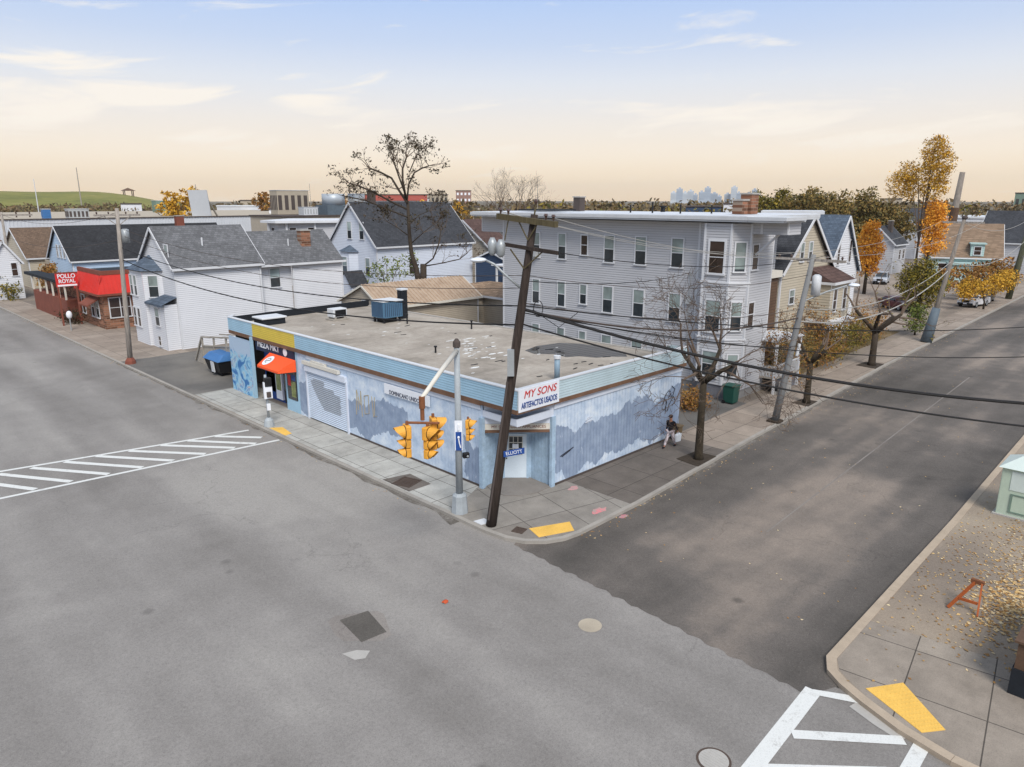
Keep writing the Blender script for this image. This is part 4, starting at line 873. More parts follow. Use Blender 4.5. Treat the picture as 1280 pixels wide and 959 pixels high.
m = MB(); m.tube([(26.3, 64.9, 8.3), (26.3, 64.9, 9.3)], .07, 8); m.tube([(34.4, 64.7, 8.2), (34.4, 64.7, 8.9)], .06, 8); obj('roof_vent', m, 'metal_white', hA)
# its two storey front bay with little hip roof
by = [(23, 71.2), (21.7, 70.2), (21.7, 67.0), (23, 66.0)]
m = MB()
for i in range(3): lap(m, by[i], by[i+1], 0, 6.6, .17)
b = obj('front_bay', m, 'siding_white', hA)
m = MB(); ap = (23, 68.6, 7.8); P = [(23, 71.5, 6.55), (21.45, 70.35, 6.55), (21.45, 66.85, 6.55), (23, 65.7, 6.55)]
for i in range(3): m.quad(P[i], P[i+1], ap) if False else m.add([P[i], P[i+1], ap], [(0, 1, 2)])
m.add([(23, 71.5, 6.5), (21.45, 70.35, 6.5), (21.45, 66.85, 6.5), (23, 65.7, 6.5)], [(0, 1, 2, 3)]); obj('bay_roof', m, 'shingle_blue_y', b)
for y in (69.9, 68.9): window(hA, (21.68, y, 4.3), (-1, 0, 0), .62, 1.7, 'half'); window(hA, (21.68, y, 1.5), (-1, 0, 0), .62, 1.6, 'dark')
window(hA, (22.35, 66.48, 4.3), (-.61, -.79, 0), .75, 1.8, 'half')
m = MB(); lap(m, (21.9, 66.6), (21.9, 63.4), 0, 3.9, .17); lap(m, (21.9, 63.4), (23, 63.4), 0, 3.9, .17); obj('entry_porch', m, 'siding_white', hA)
m = MB(); m.add([(21.6, 67.0, 3.9), (21.6, 63.1, 3.9), (23, 63.1, 4.5), (23, 67.0, 4.5)], [(0, 1, 2, 3)]); m.box(21.6, 21.75, 63.1, 67, 3.75, 3.9); obj('porch_roof', m, 'shingle_blue_y', hA)
window(hA, (21.88, 65.0, 2.0), (-1, 0, 0), .9, 1.5, 'half'); window(hA, (21.88, 65.0, .25), (-1, 0, 0), .5, .8, 'dark')
# wooden access ramp with railing
wr = thing('wooden_ramp', 'weathered grey wooden ramp with handrail beside the blank white house wall', 'ramp', (22.8, 56, 0))
m = MB(); m.add([(22.0, 57.6, 0), (22.0, 49.5, 0), (22.0, 49.5, 2.3), (22.0, 56.2, 1.4)], [(0, 1, 2, 3)]); m.add([(22.06, 57.6, 0), (22.06, 49.5, 0), (22.06, 49.5, 2.3), (22.06, 56.2, 1.4)], [(3, 2, 1, 0)]); obj('side_boards', m, 'weather_wood', wr)
m = MB(); m.bar((21.98, 57.8, .1), (21.98, 56.2, 2.15), .14, .14); m.bar((21.98, 56.2, 2.15), (21.98, 49.5, 2.95), .14, .12); m.bar((21.98, 56.2, 1.45), (21.98, 49.5, 2.3), .08, .1); m.bar((23.4, 56.2, 2.15), (23.4, 49.5, 2.95), .1, .1); obj('handrail', m, 'weather_wood', wr)
m = MB()
for y in (56.2, 54.0, 51.8, 49.6): m.box(21.93, 22.05, y-.06, y+.06, 0, 2.2+(56.2-y)*.11)
obj('post', m, 'weather_wood', wr)
m = MB(); m.add([(22.06, 57.6, .02), (23.5, 57.6, .02), (23.5, 49.5, 2.0), (22.06, 49.5, 2.0)], [(0, 1, 2, 3)]); obj('deck', m, 'weather_wood', wr)
# light blue house with black roof
hC = house('pale_blue_house', 'pale blue house with black roof behind the red restaurant', 26.5, 48, 107.5, 118.5, 4.9, 9.0, 'x', 'siding_paleblue', 'shingle_black',
    [('W', y, 5.0, .7, 1.6, 'dark') for y in (113.7, 112.1, 110.5)], .22)
chimney(hC, 42, 111, 7.2, 10.2, 1.1, .9, 'brick_red')
# back white house with dark roof
hB = house('tall_white_house', 'tall white gabled house with steep dark roof behind the garage', 51, 66.5, 74.2, 84.6, 7.2, 12.15, 'x', 'siding_bluewhite', 'shingle_dark',
    [('W', 79.9, 7.8, .85, 2.0, 'pale'), ('W', 77.2, 7.8, .85, 2.0, 'pale'), ('W', 76.2, 3.5, .85, 2.0, 'half'), ('W', 82.8, 3.5, .85, 2.0, 'half'), ('S', 56.3, 3.4, 1, 1.9, 'dark')], .2)
m = MB()
for p, q in (((51, 81.6), (50.1, 80.9)), ((50.1, 80.9), (50.1, 79.0)), ((50.1, 79.0), (51, 78.3))): lap(m, p, q, 0, 6.2, .2)
b = obj('front_bay', m, 'siding_bluewhite', hB)
m = MB(); P = [(51, 81.9, 6.2), (49.9, 81.1, 6.2), (49.9, 78.8, 6.2), (51, 78.0, 6.2)]; ap = (51, 80, 7.0)
for i in range(3): m.add([P[i], P[i+1], ap], [(0, 1, 2)])
m.add(P, [(0, 1, 2, 3)]); obj('bay_roof', m, 'shingle_blue_y', b); window(hB, (50.08, 79.95, 3.4), (-1, 0, 0), 1.0, 2.1, 'half')
m = MB(); lap(m, (48.5, 78.9), (48.5, 76.3), 0, 3.6, .2, shape=gable_shape(2.4, 3.9)); lap(m, (48.5, 76.3), (51, 76.3), 0, 2.4, .2); b = obj('entry_porch', m, 'siding_bluewhite', hB)
m = MB(); roof_gable(m, 48.5, 51, 76.3, 78.9, 2.4, 3.9, 'x', .2, .1, .5, .2); obj('porch_roof', m, 'shingle_dark_x', b)
chimney(hB, 54.2, 79.5, 11.6, 13.6, .8, .8, 'chimney_dark')
# garage with ribbed metal roof
ga = thing('garage', 'low garage with a brown ribbed metal roof behind the shop', 'garage', (36, 52, 0))
walls(ga, 36.0, 47.3, 52.0, 58.4, 3.5, 5.1, 'x', 'siding_tan', .18, .42)
def ribmetal():
    m = Mat('rib_metal'); n = m.noise(1.2, 5, .7); return m.out(m.ramp(n, [(.3, srgb('9c8570')), (.6, srgb('b5a18c')), (.75, srgb('86705e'))]), .5, .2, .4)
M['rib_metal'] = ribmetal()
m = MB(); roof_gable(m, 36, 47.3, 52, 58.4, 3.55, 5.15, 'x', .35, .07, .42, .25)
r = 52+6.4*.42; sl = (5.15-3.55)/(r-52)
for i in range(30):
    x = 35.8+i*.396; m.bar((x, 52-.35, 3.55-.35*sl+.09), (x, r, 5.15+.09), .09, .07)
obj('ribbed_roof', m, 'rib_metal', ga); rakes(ga, 36, 47.3, 52, 58.4, 3.55, 5.15, 'x', .35, .25, .42, 'cream_trim', .16)
window(ga, (35.98, 54.6, 3.1), (-1, 0, 0), .6, .7, 'dark')
m = MB(); roof_gable(m, 47.6, 51.5, 53, 57, 3.1, 4.2, 'x', .2, .1); obj('lean_to_roof', m, 'shingle_tan_x', ga); m = MB(); lap(m, (47.6, 53), (51.5, 53), 0, 3.1, .2); lap(m, (51.5, 53), (51.5, 57), 0, 3.1, .2); obj('lean_to_wall', m, 'siding_tan', ga)
# maroon-roofed and navy houses seen between the white house and the flats
house('brown_roof_house', 'low house with dark maroon roof and white eave seen left of the flats', 72, 84, 76, 88, 5.6, 9.6, 'x', 'siding_tan', 'shingle_maroon', [], .3)
nh = house('navy_house', 'navy blue house with a small white porch seen between the white house and the flats', 66, 74, 66.5, 73, 4.8, 6.0, 'x', 'siding_blue', 'shingle_dark', [], .25)
obj('porch', MB().box(62.8, 66.4, 65.5, 65.7, 4.3, 4.5).box(62.8, 63.0, 65.5, 65.7, 2, 4.3).box(64.2, 64.4, 65.5, 65.7, 2, 4.3).box(62.7, 66.2, 64.5, 66.4, 4.5, 4.65), 'white_trim', nh)
house('tan_shed', 'small tan shed at the left corner of the flats', 49, 54, 49.8, 54.4, 3.3, 4.2, 'y', 'siding_tan', 'shingle_tan', [], .2, cat='shed')
# restaurant
rs = thing('red_roof_restaurant', 'brick restaurant with bright red mansard roof across the driveway', 'restaurant', (21.5, 78.5, 0))
m = MB().box(21.5, 21.7, 78.7, 100, 0, 3.6); obj('front_wall', m, 'brick_y', rs); m = MB().box(21.5, 31, 78.5, 78.7, 0, 3.6).box(31, 31.2, 78.5, 100, 0, 3.6).box(21.5, 31.2, 100, 100.2, 0, 3.6); obj('side_wall', m, 'brick_x', rs)
m = MB(); m.add([(21.0, 78.0, 3.45), (21.0, 86.1, 3.45), (21.6, 86.1, 5.35), (21.6, 78.6, 5.35), (31, 78.0, 3.45), (31, 78.6, 5.35)], [(0, 3, 2, 1), (0, 4, 5, 3)])
m.add([(21.0, 78.0, 3.4), (21.0, 86.1, 3.4), (21.5, 86.1, 3.4), (21.5, 78.5, 3.4), (31, 78.5, 3.4), (31, 78.0, 3.4)], [(0, 1, 2, 3), (0, 3, 4, 5)]); mr = obj('mansard_roof', m, 'red_roof', rs)
m = MB()
for i in range(20): y = 78.3+i*.39; m.bar((20.99, y, 3.46), (21.6, y+.02, 5.37), .05, .05)
for i in range(24): x = 21.3+i*.4; m.bar((x, 77.99, 3.46), (x+.02, 78.6, 5.37), .05, .05)
obj('roof_ribs', m, 'red_roof', mr)
m = MB(); m.box(20.9, 21.0, 77.9, 86.1, 3.35, 3.55); m.box(21.0, 31, 77.9, 78, 3.35, 3.55); m.box(21.55, 31, 78.55, 78.8, 5.35, 5.75); m.box(21.55, 21.8, 78.8, 86.1, 5.35, 5.75); obj('roof_trim', m, 'brick_red', rs)
obj('flat_roof', MB().box(21.7, 31, 78.8, 86.1, 5.3, 5.45).box(21.6, 31.2, 86.2, 100, 3.9, 4.05), 'parapet_black', rs)
for x in (23.0,): 
    f = window(rs, (x+.0, 78.48, 1.15), (0, -1, 0), 1.9, 1.9, 'dark'); obj('mullion', MB().box(22.96, 23.04, 78.36, 78.42, 1.15, 3.05), 'white_trim', f)
for y in (80.4, 81.9): window(rs, (21.48, y, 1.0), (-1, 0, 0), .9, 1.9, 'half')
window(rs, (21.48, 85.0, 1.0), (-1, 0, 0), 1.0, 1.9, 'dark')
m = MB(); m.add([(21.48, 79.4, 3.1), (21.48, 82.5, 3.1), (20.3, 82.3, 2.4), (20.3, 79.6, 2.4), (21.48, 79.4, 2.95), (21.48, 82.5, 2.95), (20.3, 82.3, 2.25), (20.3, 79.6, 2.25)], [(0, 3, 2, 1), (4, 5, 6, 7), (3, 7, 6, 2), (0, 4, 7, 3), (1, 2, 6, 5)]); obj('door_awning', m, 'brick_red', rs)
m = MB().box(20.2, 21.5, 86.2, 100, 0, 2.3); obj('patio_wall', m, 'brick_red', rs); m = MB().box(20.1, 21.6, 86, 103, 3.9, 4.2); obj('patio_roof', m, 'parapet_black', rs)
m = MB()
for y in (86.5, 89, 91.5, 94, 97, 100): obj('patio_post', MB().box(20.2, 20.35, y-.09, y+.09, 2.3, 3.9), 'cream_trim', rs)
ps = thing('restaurant_sign', 'red sign lettered POLLO ROYAL on red posts in front of the restaurant', 'sign', (20, 84, 0))
m = MB().box(19.0, 20.95, 84.0, 84.12, 3.95, 5.3); pn = obj('panel', m, 'red_paint', ps); [obj('post', MB().box(x_, x_+.15, 84.0, 84.12, 0, 3.95), 'brick_red', ps) for x_ in (19.05, 20.7)]; obj('top_rail', MB().box(18.95, 21.0, 83.98, 84.14, 5.3, 5.4), 'brick_red', ps)
text(pn, 'POLLO', .58, (19.97, 83.97, 5.0), (0, -1, 0), 'sign_white', bold=.012, xs=.9); text(pn, 'ROYAL', .52, (19.97, 83.97, 4.5), (0, -1, 0), 'sign_white', bold=.012, xs=.92)
obj('strip_board', MB().box(19.1, 20.85, 83.96, 84.0, 4.0, 4.17), 'sign_white', ps)
# far left houses
house('cream_house', 'narrow cream house at the left edge of the view', 18.4, 21.6, 112, 122, 5.0, 7.4, 'y', 'siding_white', 'shingle_brown', [('S', 20.9, 3.0, .6, 1.6, 'dark')], .25)
hr = house('tan_house', 'tan house with a wide brown roof left of the pale blue house', 25, 46, 124, 139, 4.4, 8.3, 'x', 'siding_beige', 'shingle_brown', [('S', 33.5, 1.6, 1.6, 2.2, 'dark')], .3)
m = MB(); lap(m, (27, 121), (30.5, 121), 0, 4.1, .3); lap(m, (27, 124), (27, 121), 0, 4.1, .3); obj('porch_wall', m, 'siding_tan', hr)
# right-hand houses beyond the flats
hD = house('beige_gable_house', 'beige gabled house with grey roof just beyond the flats', 51.3, 60.0, 23.5, 40, 7.5, 11.3, 'y', 'siding_beige', 'shingle_dark',
    [('S', 54.4, 8.0, .55, 1.35, 'half'), ('S', 55.9, 8.0, .55, 1.35, 'half'), ('S', 53.3, 4.9, .75, 1.0, 'half')], .2, .5)
m = MB(); lap(m, (47.6, 22.6), (48.9, 22.6), 0, 7.3, .2); lap(m, (47.6, 23.95), (47.6, 22.6), 0, 7.3, .2); obj('side_porch', m, 'brown_wood', hD); obj('side_porch_cap', MB().box(47.4, 49.1, 22.4, 23.95, 7.3, 7.75), 'cream_trim', hD)
m = MB(); lap(m, (56.2, 21.7), (60, 21.7), 3.4, 6.3, .2); lap(m, (56.2, 23.5), (56.2, 21.7), 3.4, 6.3, .2); b = obj('front_bay', m, 'siding_beige', hD)
m = MB(); m.add([(56, 21.4, 6.4), (60.2, 21.4, 6.4), (60.2, 23.5, 7.4), (56, 23.5, 7.4)], [(0, 1, 2, 3)]); m.add([(56, 21.4, 6.4), (56, 23.5, 7.4), (56, 23.5, 6.4)], [(0, 1, 2)]); obj('bay_roof', m, 'shingle_maroon_x', b)
obj('bay_cornice', MB().box(56, 60.2, 21.35, 23.4, 6.2, 6.4), 'white_trim', b); obj('bay_sill', MB().box(56, 60.3, 21.2, 23.4, 3.2, 3.45), 'white_trim', b)
for x in (57, 58.9): window(hD, (x, 21.68, 4.1), (0, -1, 0), .6, 1.7, 'dark')
hE = house('white_gable_house', 'white gabled house with slate blue roof right of the beige house', 63.0, 70.0, 25.0, 40, 6.6, 11.1, 'y', 'siding_white', 'shingle_blue',
    [('S', 65.4, 7.0, .5, 1.9, 'dark'), ('S', 68.0, 7.1, .5, 1.9, 'dark'), ('S', 68.4, 3.3, .5, 2.0, 'dark')], .2)
hF = house('grey_cottage', 'small grey house with dark roof beside the orange tree', 136, 142, 42.6, 48.5, 5.2, 8.0, 'x', 'siding_grey', 'shingle_dark', [('S', 139, 2.4, .9, 1.6, 'dark'), ('S', 141, 2.4, .9, 1.6, 'dark'), ('W', 45.6, 5.4, .9, 1.1, 'dark')], .3)
chimney(hF, 139.0, 44.6, 6.5, 8.9, .8, .7, 'chimney_dark')
house('distant_white_house', 'distant white gabled house rising behind the small grey house', 175, 190, 50.6, 57.6, 6.6, 10.5, 'x', 'siding_white', 'shingle_dark', [('W', 53.4, 6.4, 1, 1.5, 'dark'), ('W', 55.2, 7.6, .8, 1.2, 'dark')], .4)
hH = house('teal_house', 'pale teal house with brown roof and one dormer at the far right', 130, 139.2, 34.8, 43, 4.0, 8.7, 'x', 'siding_teal', 'shingle_tan', [('S', 131.5, 1.2, 1.1, 1.5, 'dark')], .3)
m = MB(); m.box(132, 138.6, 32.8, 34.7, 2.7, 3.0); lap(m, (132, 33.2), (138.6, 33.2), 0, 2.7, .3); obj('porch', m, 'siding_teal', hH)
m = MB(); lap(m, (135.0, 34.6), (136.8, 34.6), 4.0, 5.8, .3); lap(m, (135.0, 37), (135.0, 34.6), 4.0, 5.8, .3); dm = obj('dormer', m, 'siding_teal', hH); obj('dormer_roof', MB().box(134.8, 137.0, 34.3, 37.5, 5.8, 6.0), 'siding_teal', dm); window(hH, (135.9, 34.58, 4.2), (0, -1, 0), .9, 1.2, 'dark')
hH.rotation_euler.z = R(-70)
house('grey_edge_house', 'grey clapboard house cut off by the right edge of the view', 152, 164, 25.0, 34, 5.4, 10.5, 'y', 'siding_grey', 'shingle_dark', [('S', 158, 2, 1, 1.8, 'dark')], .3)

# ================================================================== MID-DISTANCE BUILDINGS
wh = thing('warehouse', 'very long low white warehouse across the left background', 'warehouse', (5, 142, 0))
m = MB(); m.box(5, 112, 142, 142.3, 0, 9.35); m.box(5, 5.3, 142.3, 235, 0, 9.35); m.box(111.7, 112, 142.3, 235, 0, 9.35); obj('wall', m, 'white_metal_roof', wh)
m = MB()
for i in range(200): m.box(5+i*.53, 5.12+i*.53, 141.93, 142.0, 6.4, 9.35)
obj('wall_ribs', m, 'white_metal_roof', wh)
obj('parapet_cap', MB().box(4.8, 112.2, 141.8, 142.4, 9.35, 9.5), 'chimney_dark', wh); obj('flat_roof', MB().box(5.3, 111.7, 142.4, 235, 9.2, 9.3), 'far_beige', wh)
def rbox(name, label, cat, x0, x1, y0, y1, z0, z1, mat, extra=None, group=None):
    t = thing(name, label, cat, (x0, y0, z0), group)
    b = obj('housing', MB().box(x0, x1, y0, y1, z0, z1), mat, t, bevel=.05)
    m = MB(); n = 5
    for i in range(n): m.box(x0-.04, x0, y0+(y1-y0)*(i+.15)/n, y0+(y1-y0)*(i+.7)/n, z0+(z1-z0)*.2, z0+(z1-z0)*.8); m.box(x0+(x1-x0)*(i+.15)/n, x0+(x1-x0)*(i+.7)/n, y0-.04, y0, z0+(z1-z0)*.2, z0+(z1-z0)*.8)
    obj('grille', m, extra or 'ac_grey', t); obj('top_cap', MB().box(x0-.08, x1+.08, y0-.08, y1+.08, z1, z1+.08), 'metal_white', t)
    return t
rbox('rooftop_unit', 'dark grey boxy unit on the warehouse roof left of the pole crossarm', 'rooftop unit', 36.6, 39.8, 146, 148.4, 9.3, 10.9, 'ac_grey', 'chimney_dark')
rbox('rooftop_unit', 'small blue unit on the warehouse roof at far left', 'rooftop unit', 33.6, 34.8, 150, 151.4, 9.3, 10.9, 'dumpster_blue', 'dumpster_blue')
rbox('rooftop_unit', 'low green shed on the warehouse roof left of the white panel', 'rooftop unit', 72, 76.8, 205, 208, 9.3, 12.3, 'far_green', 'far_green')
sp = thing('roof_screen', 'tall blank grey panel propped up on the warehouse roof', 'panel', (57, 143, 9.3))
m = MB(); m.obox((57.2, 144.4, 9.35), (2.9, -1.9, 0), (.2, .3, 0), (-.45, 0, 5.0)); obj('panel', m, 'screen_light', sp); m = MB(); m.bar((59.6, 143.6, 13.6), (63.2, 147, 9.35), .25); obj('brace', m, 'weather_wood', sp); m = MB(); m.bar((58.0, 144.8, 13.6), (61.6, 148.4, 9.35), .25); obj('brace', m, 'weather_wood', sp); m = MB(); m.bar((58.3, 144.2, 14.3), (58.3, 144.2, 15.4), .1); obj('antenna', m, 'weather_wood', sp)
pl = thing('lean_to_house', 'low pale building with an open porch in front of the warehouse', 'building', (50.5, 98, 0))
m = MB(); lap(m, (52.3, 104.2), (52.3, 101.0), 0, 9.2, .3); lap(m, (52.3, 101), (60.5, 96.5), 0, 9.2, .3); lap(m, (60.5, 96.5), (68, 104), 0, 9.2, .3); obj('wall', m, 'siding_grey', pl)
m = MB(); m.prism([(51.3, 104.5), (51.5, 100.2), (61, 95.6), (70, 104), (60, 112)], 9.2, 9.55); obj('flat_roof', m, 'white_trim', pl); m = MB(); m.bar((51.8, 103, 6), (51.8, 103, 9.2), .25); m.bar((53.2, 100.2, 6), (53.2, 100.2, 9.2), .25); m.bar((56.8, 98.3, 6), (56.8, 98.3, 9.2), .25); obj('porch_posts', m, 'white_trim', pl)
window(pl, (52.28, 102.5, 6.9), (-1, 0, 0), .8, 1.6, 'dark'); dn2 = V((-4.5, -8.2, 0)).normalized()
for t_ in (.22, .5): window(pl, (52.3+8.2*t_+dn2.x*.03, 101-4.5*t_+dn2.y*.03, 6.9), tuple(dn2), .9, 1.6, 'dark')
ls = thing('long_beige_block', 'long low beige block between the grey roof and the tall white house', 'building', (60, 115, 0)); m = MB(); m.box(62, 92, 118, 130, 0, 9.6); obj('wall', m, 'siding_tan', ls); obj('parapet_cap', MB().box(61.8, 92.2, 117.8, 130.2, 9.6, 9.85), 'chimney_dark', ls)
# rooftop tanks
tk = thing('rooftop_tank', 'pale blue round tank on a dark base rising left of the steep dark roof', 'tank', (73, 119.5, 9.85))
obj('base', MB().box(71.5, 76.6, 119, 123, 9.85, 11.6), 'wrap_grey', tk); obj('drum', MB().tube([(74.1, 121, 11.6), (74.1, 121, 13.6)], 2.1, 20), 'tank_steel', tk, True)
rbox('rooftop_unit', 'pale boxy unit beside the round tank on the beige block', 'rooftop unit', 77.2, 79.4, 118.6, 121, 9.85, 13.6, 'tank_steel', 'ac_grey')
rbox('rooftop_unit', 'white low unit on the beige block roof left of the round tank', 'rooftop unit', 66.8, 69.6, 119, 121, 9.85, 11.2, 'metal_white', 'ac_grey')
rbox('rooftop_unit', 'brown plant room at the back of the beige block roof', 'rooftop unit', 66, 72.5, 127, 129.8, 9.85, 14.2, 'far_beige', 'chimney_dark')
# far buildings
def far(name, label, cat, u0, u1, d, z0, z1, mat, win=None, dep=12, group=None):
    """a block at distance d between two compass angles, facing the viewer's side of town"""
    a0, a1 = [R(45)-math.atan((u-640)/928.8) for u in (u0, u1)]
    p, q = V((d*math.cos(a0), d*math.sin(a0), 0)), V((d*math.cos(a1), d*math.sin(a1), 0)); dr = (q-p).normalized(); n = dr.cross(UP)
    t = thing(name, label, cat, tuple(p+UP*z0), group); m = MB(); m.obox(p+UP*z0, q-p, -n*dep, UP*(z1-z0)); obj('wall', m, mat, t)
    m = MB(); m.obox(p-dr*.2+n*.2+UP*z1, q-p+dr*.4, -n*(dep+.4), UP*.35); obj('roof', m, 'chimney_dark' if mat != 'white_trim' else 'metal_white', t)
    if win:
        nx, nz, wm = win; L = (q-p).length; m = MB()
        for i in range(nx):
            for j in range(nz): m.obox(p+dr*(L*(i+.25)/nx)+n*.05+UP*(z0+(z1-z0)*(j+.3)/nz), dr*(L*.5/nx), -n*.04, UP*((z1-z0)*.4/nz))
        obj('windows', m, wm, t)
    return t
far('red_band_building', 'long building with a bright red band behind the steep dark roof', 'building', 448, 536, 330, 0, 12.6, 'white_trim', (16, 2, 'glass'), 30)
t = far('red_band_sign', 'red fascia band along the top of the long far building', 'fascia', 452, 534, 329.5, 12.2, 14.6, 'far_red', None, 2)
far('stepped_tan_building', 'tan building right of the red banded building on the skyline', 'building', 533, 560, 335, 0, 14.6, 'far_beige', (5, 4, 'glass'), 20)
far('rooftop_block', 'small plant room on top of the tan skyline building', 'building', 548, 556, 338, 14.9, 16.2, 'far_beige', None, 6)
far('brick_tower', 'square brick block standing above the trees right of the dark roof', 'building', 570, 589, 450, 0, 17.8, 'far_brick', (4, 5, 'sign_white'), 18)
far('flat_white_building', 'low white building behind the chimney row at centre left', 'building', 335, 372, 190, 0, 10.2, 'siding_white', (6, 1, 'glass'), 15)
far('pale_shed', 'pale long shed in the gap left of the tank', 'building', 270, 330, 260, 0, 10.4, 'white_trim', (8, 1, 'glass'), 15)
far('dark_roofed_hall', 'low hall with a slate coloured roof beneath the far city', 'building', 858, 902, 210, 0, 10.6, 'siding_blue', None, 14)
far('grey_block', 'grey boxy building beyond the orange tree', 'building', 1100, 1128, 330, 0, 12.8, 'far_beige', (6, 2, 'glass'), 15)
far('white_flat_roof', 'long white flat roof showing above the brown roof of the teal house', 'building', 1183, 1290, 185, 0, 8.7, 'white_trim', (12, 1, 'glass'), 20)
far('green_copper_block', 'pale green block at the far right horizon', 'building', 1268, 1300, 380, 0, 15.2, 'far_green', (4, 2, 'glass'), 15)
far('flat_roofed_flats', 'low flat roofed block with white cornice behind the first flats', 'apartment house', 955, 1030, 86, 0, 11.0, 'white_trim', None, 6)
# small roofs between
for i, (u0, u1, d, z, mt, lb) in enumerate([(380, 400, 175, 9.3, 'far_brick', 'small brick building behind the low porch building'), (905, 930, 240, 11.2, 'siding_white', 'small white gabled roof under the far city towers'), (150, 176, 300, 11.0, 'siding_white', 'low pale hall below the green hill'), (300, 322, 330, 12.2, 'far_beige', 'tan block on the horizon right of the grey panel'), (1010, 1036, 300, 10.5, 'siding_white', 'pale wall glimpsed between the brown trees'), (560, 600, 260, 10, 'siding_tan', 'tan roofline hidden among golden trees left of the flats')]):
    far('far_block', lb, 'building', u0, u1, d, 0, z, mt, (4, 1, 'glass'), 10)
# masts
def mast(label, u, d, z0, z1, r, mat='weather_wood', name='mast'):
    a = R(45)-math.atan((u-640)/928.8); x, y = d*math.cos(a), d*math.sin(a)
    o = obj(name, MB().tube([(x, y, z0), (x, y, z1)], [r, r*.5], 6), mat, loc=(x, y, z0)); tag(o, label, 'mast')
    return o
mast('thin mast leaning against the sky above the green hill', 101, 400, 0, 27, .35); mast('white antenna mast on the left horizon', 46, 260, 0, 18.5, .2, 'metal_white'); mast('slim pole above the low roofs left of the tank', 388, 220, 0, 17, .15); mast('thin antenna beside the bare tree on the skyline', 672, 150, 0, 17, .1)
sk = thing('factory_chimney', 'tall tapering brown chimney stack rising right of the golden tree', 'chimney stack', (170, 42.6, 0))
obj('shaft', MB().tube([(170, 43.3, 0), (169.9, 42.35, 17.9)], [.85, .5], 12), 'wood_weathered', sk, True); obj('band', MB().tube([(170, 42.95, 7.7), (170, 42.75, 11)], .82, 12), 'brown_wood', sk)
# green hill with pavilion
m = MB(); nx, ny = 60, 14; import itertools
for i in range(nx+1):
    for j in range(ny+1):
        a = R(100-i*.72); d = 520+j*45; bump = math.sin(min(1, j/6)*math.pi/2)*math.exp(-((i-34)/9.)**2 if i > 34 else 0)
        m.v.append((d*math.cos(a), d*math.sin(a), -.3+(21+1.2*math.sin(i*.35))*bump))
for i in range(nx):
    for j in range(ny): k = i*(ny+1)+j; m.f.append((k, k+1, k+ny+2, k+ny+1)[::-1])
hl = struct('hill', m, 'hill_grass'); hl.data.polygons.foreach_set('use_smooth', [True]*len(hl.data.polygons))
pv = thing('pavilion', 'small open pavilion with peaked roof on top of the green hill', 'pavilion', (232, 725, 18))
px, py = 232, 725
m = MB()
for dx_, dy_ in ((-3.6, -2), (3.6, -2), (-3.6, 2), (3.6, 2)): m.box(px+dx_-.3, px+dx_+.3, py+dy_-.3, py+dy_+.3, 14, 20.6)
obj('posts', m, 'brown_wood', pv); m = MB(); m.add([(px-5.6, py-3.5, 20.5), (px+5.6, py-3.5, 20.5), (px+5.6, py+3.5, 20.5), (px-5.6, py+3.5, 20.5), (px, py, 23.2)], [(3, 2, 1, 0), (0, 1, 4), (1, 2, 4), (2, 3, 4), (3, 0, 4)]); obj('roof', m, 'brown_wood', pv)
# far city
rn = random.Random(21)
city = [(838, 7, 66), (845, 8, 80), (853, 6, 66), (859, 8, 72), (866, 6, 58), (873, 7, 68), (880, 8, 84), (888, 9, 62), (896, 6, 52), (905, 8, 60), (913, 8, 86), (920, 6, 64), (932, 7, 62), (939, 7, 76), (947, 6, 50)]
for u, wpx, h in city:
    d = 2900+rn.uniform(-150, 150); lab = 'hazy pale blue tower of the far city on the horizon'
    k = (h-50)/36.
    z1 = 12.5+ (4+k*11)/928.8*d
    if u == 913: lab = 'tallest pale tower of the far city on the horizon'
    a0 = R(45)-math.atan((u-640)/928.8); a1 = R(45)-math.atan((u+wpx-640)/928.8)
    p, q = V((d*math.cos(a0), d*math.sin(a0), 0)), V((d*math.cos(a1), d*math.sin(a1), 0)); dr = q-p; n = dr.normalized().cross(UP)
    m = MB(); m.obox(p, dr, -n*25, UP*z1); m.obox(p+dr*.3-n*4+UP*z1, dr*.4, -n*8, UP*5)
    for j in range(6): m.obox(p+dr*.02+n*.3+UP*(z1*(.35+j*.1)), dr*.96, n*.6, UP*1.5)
    tag(obj('city_tower', m, 'hazy_tower' if rn.random() < .5 else 'hazy_tower_pale', loc=tuple(p)), lab, 'tower', 'towers of the far city')

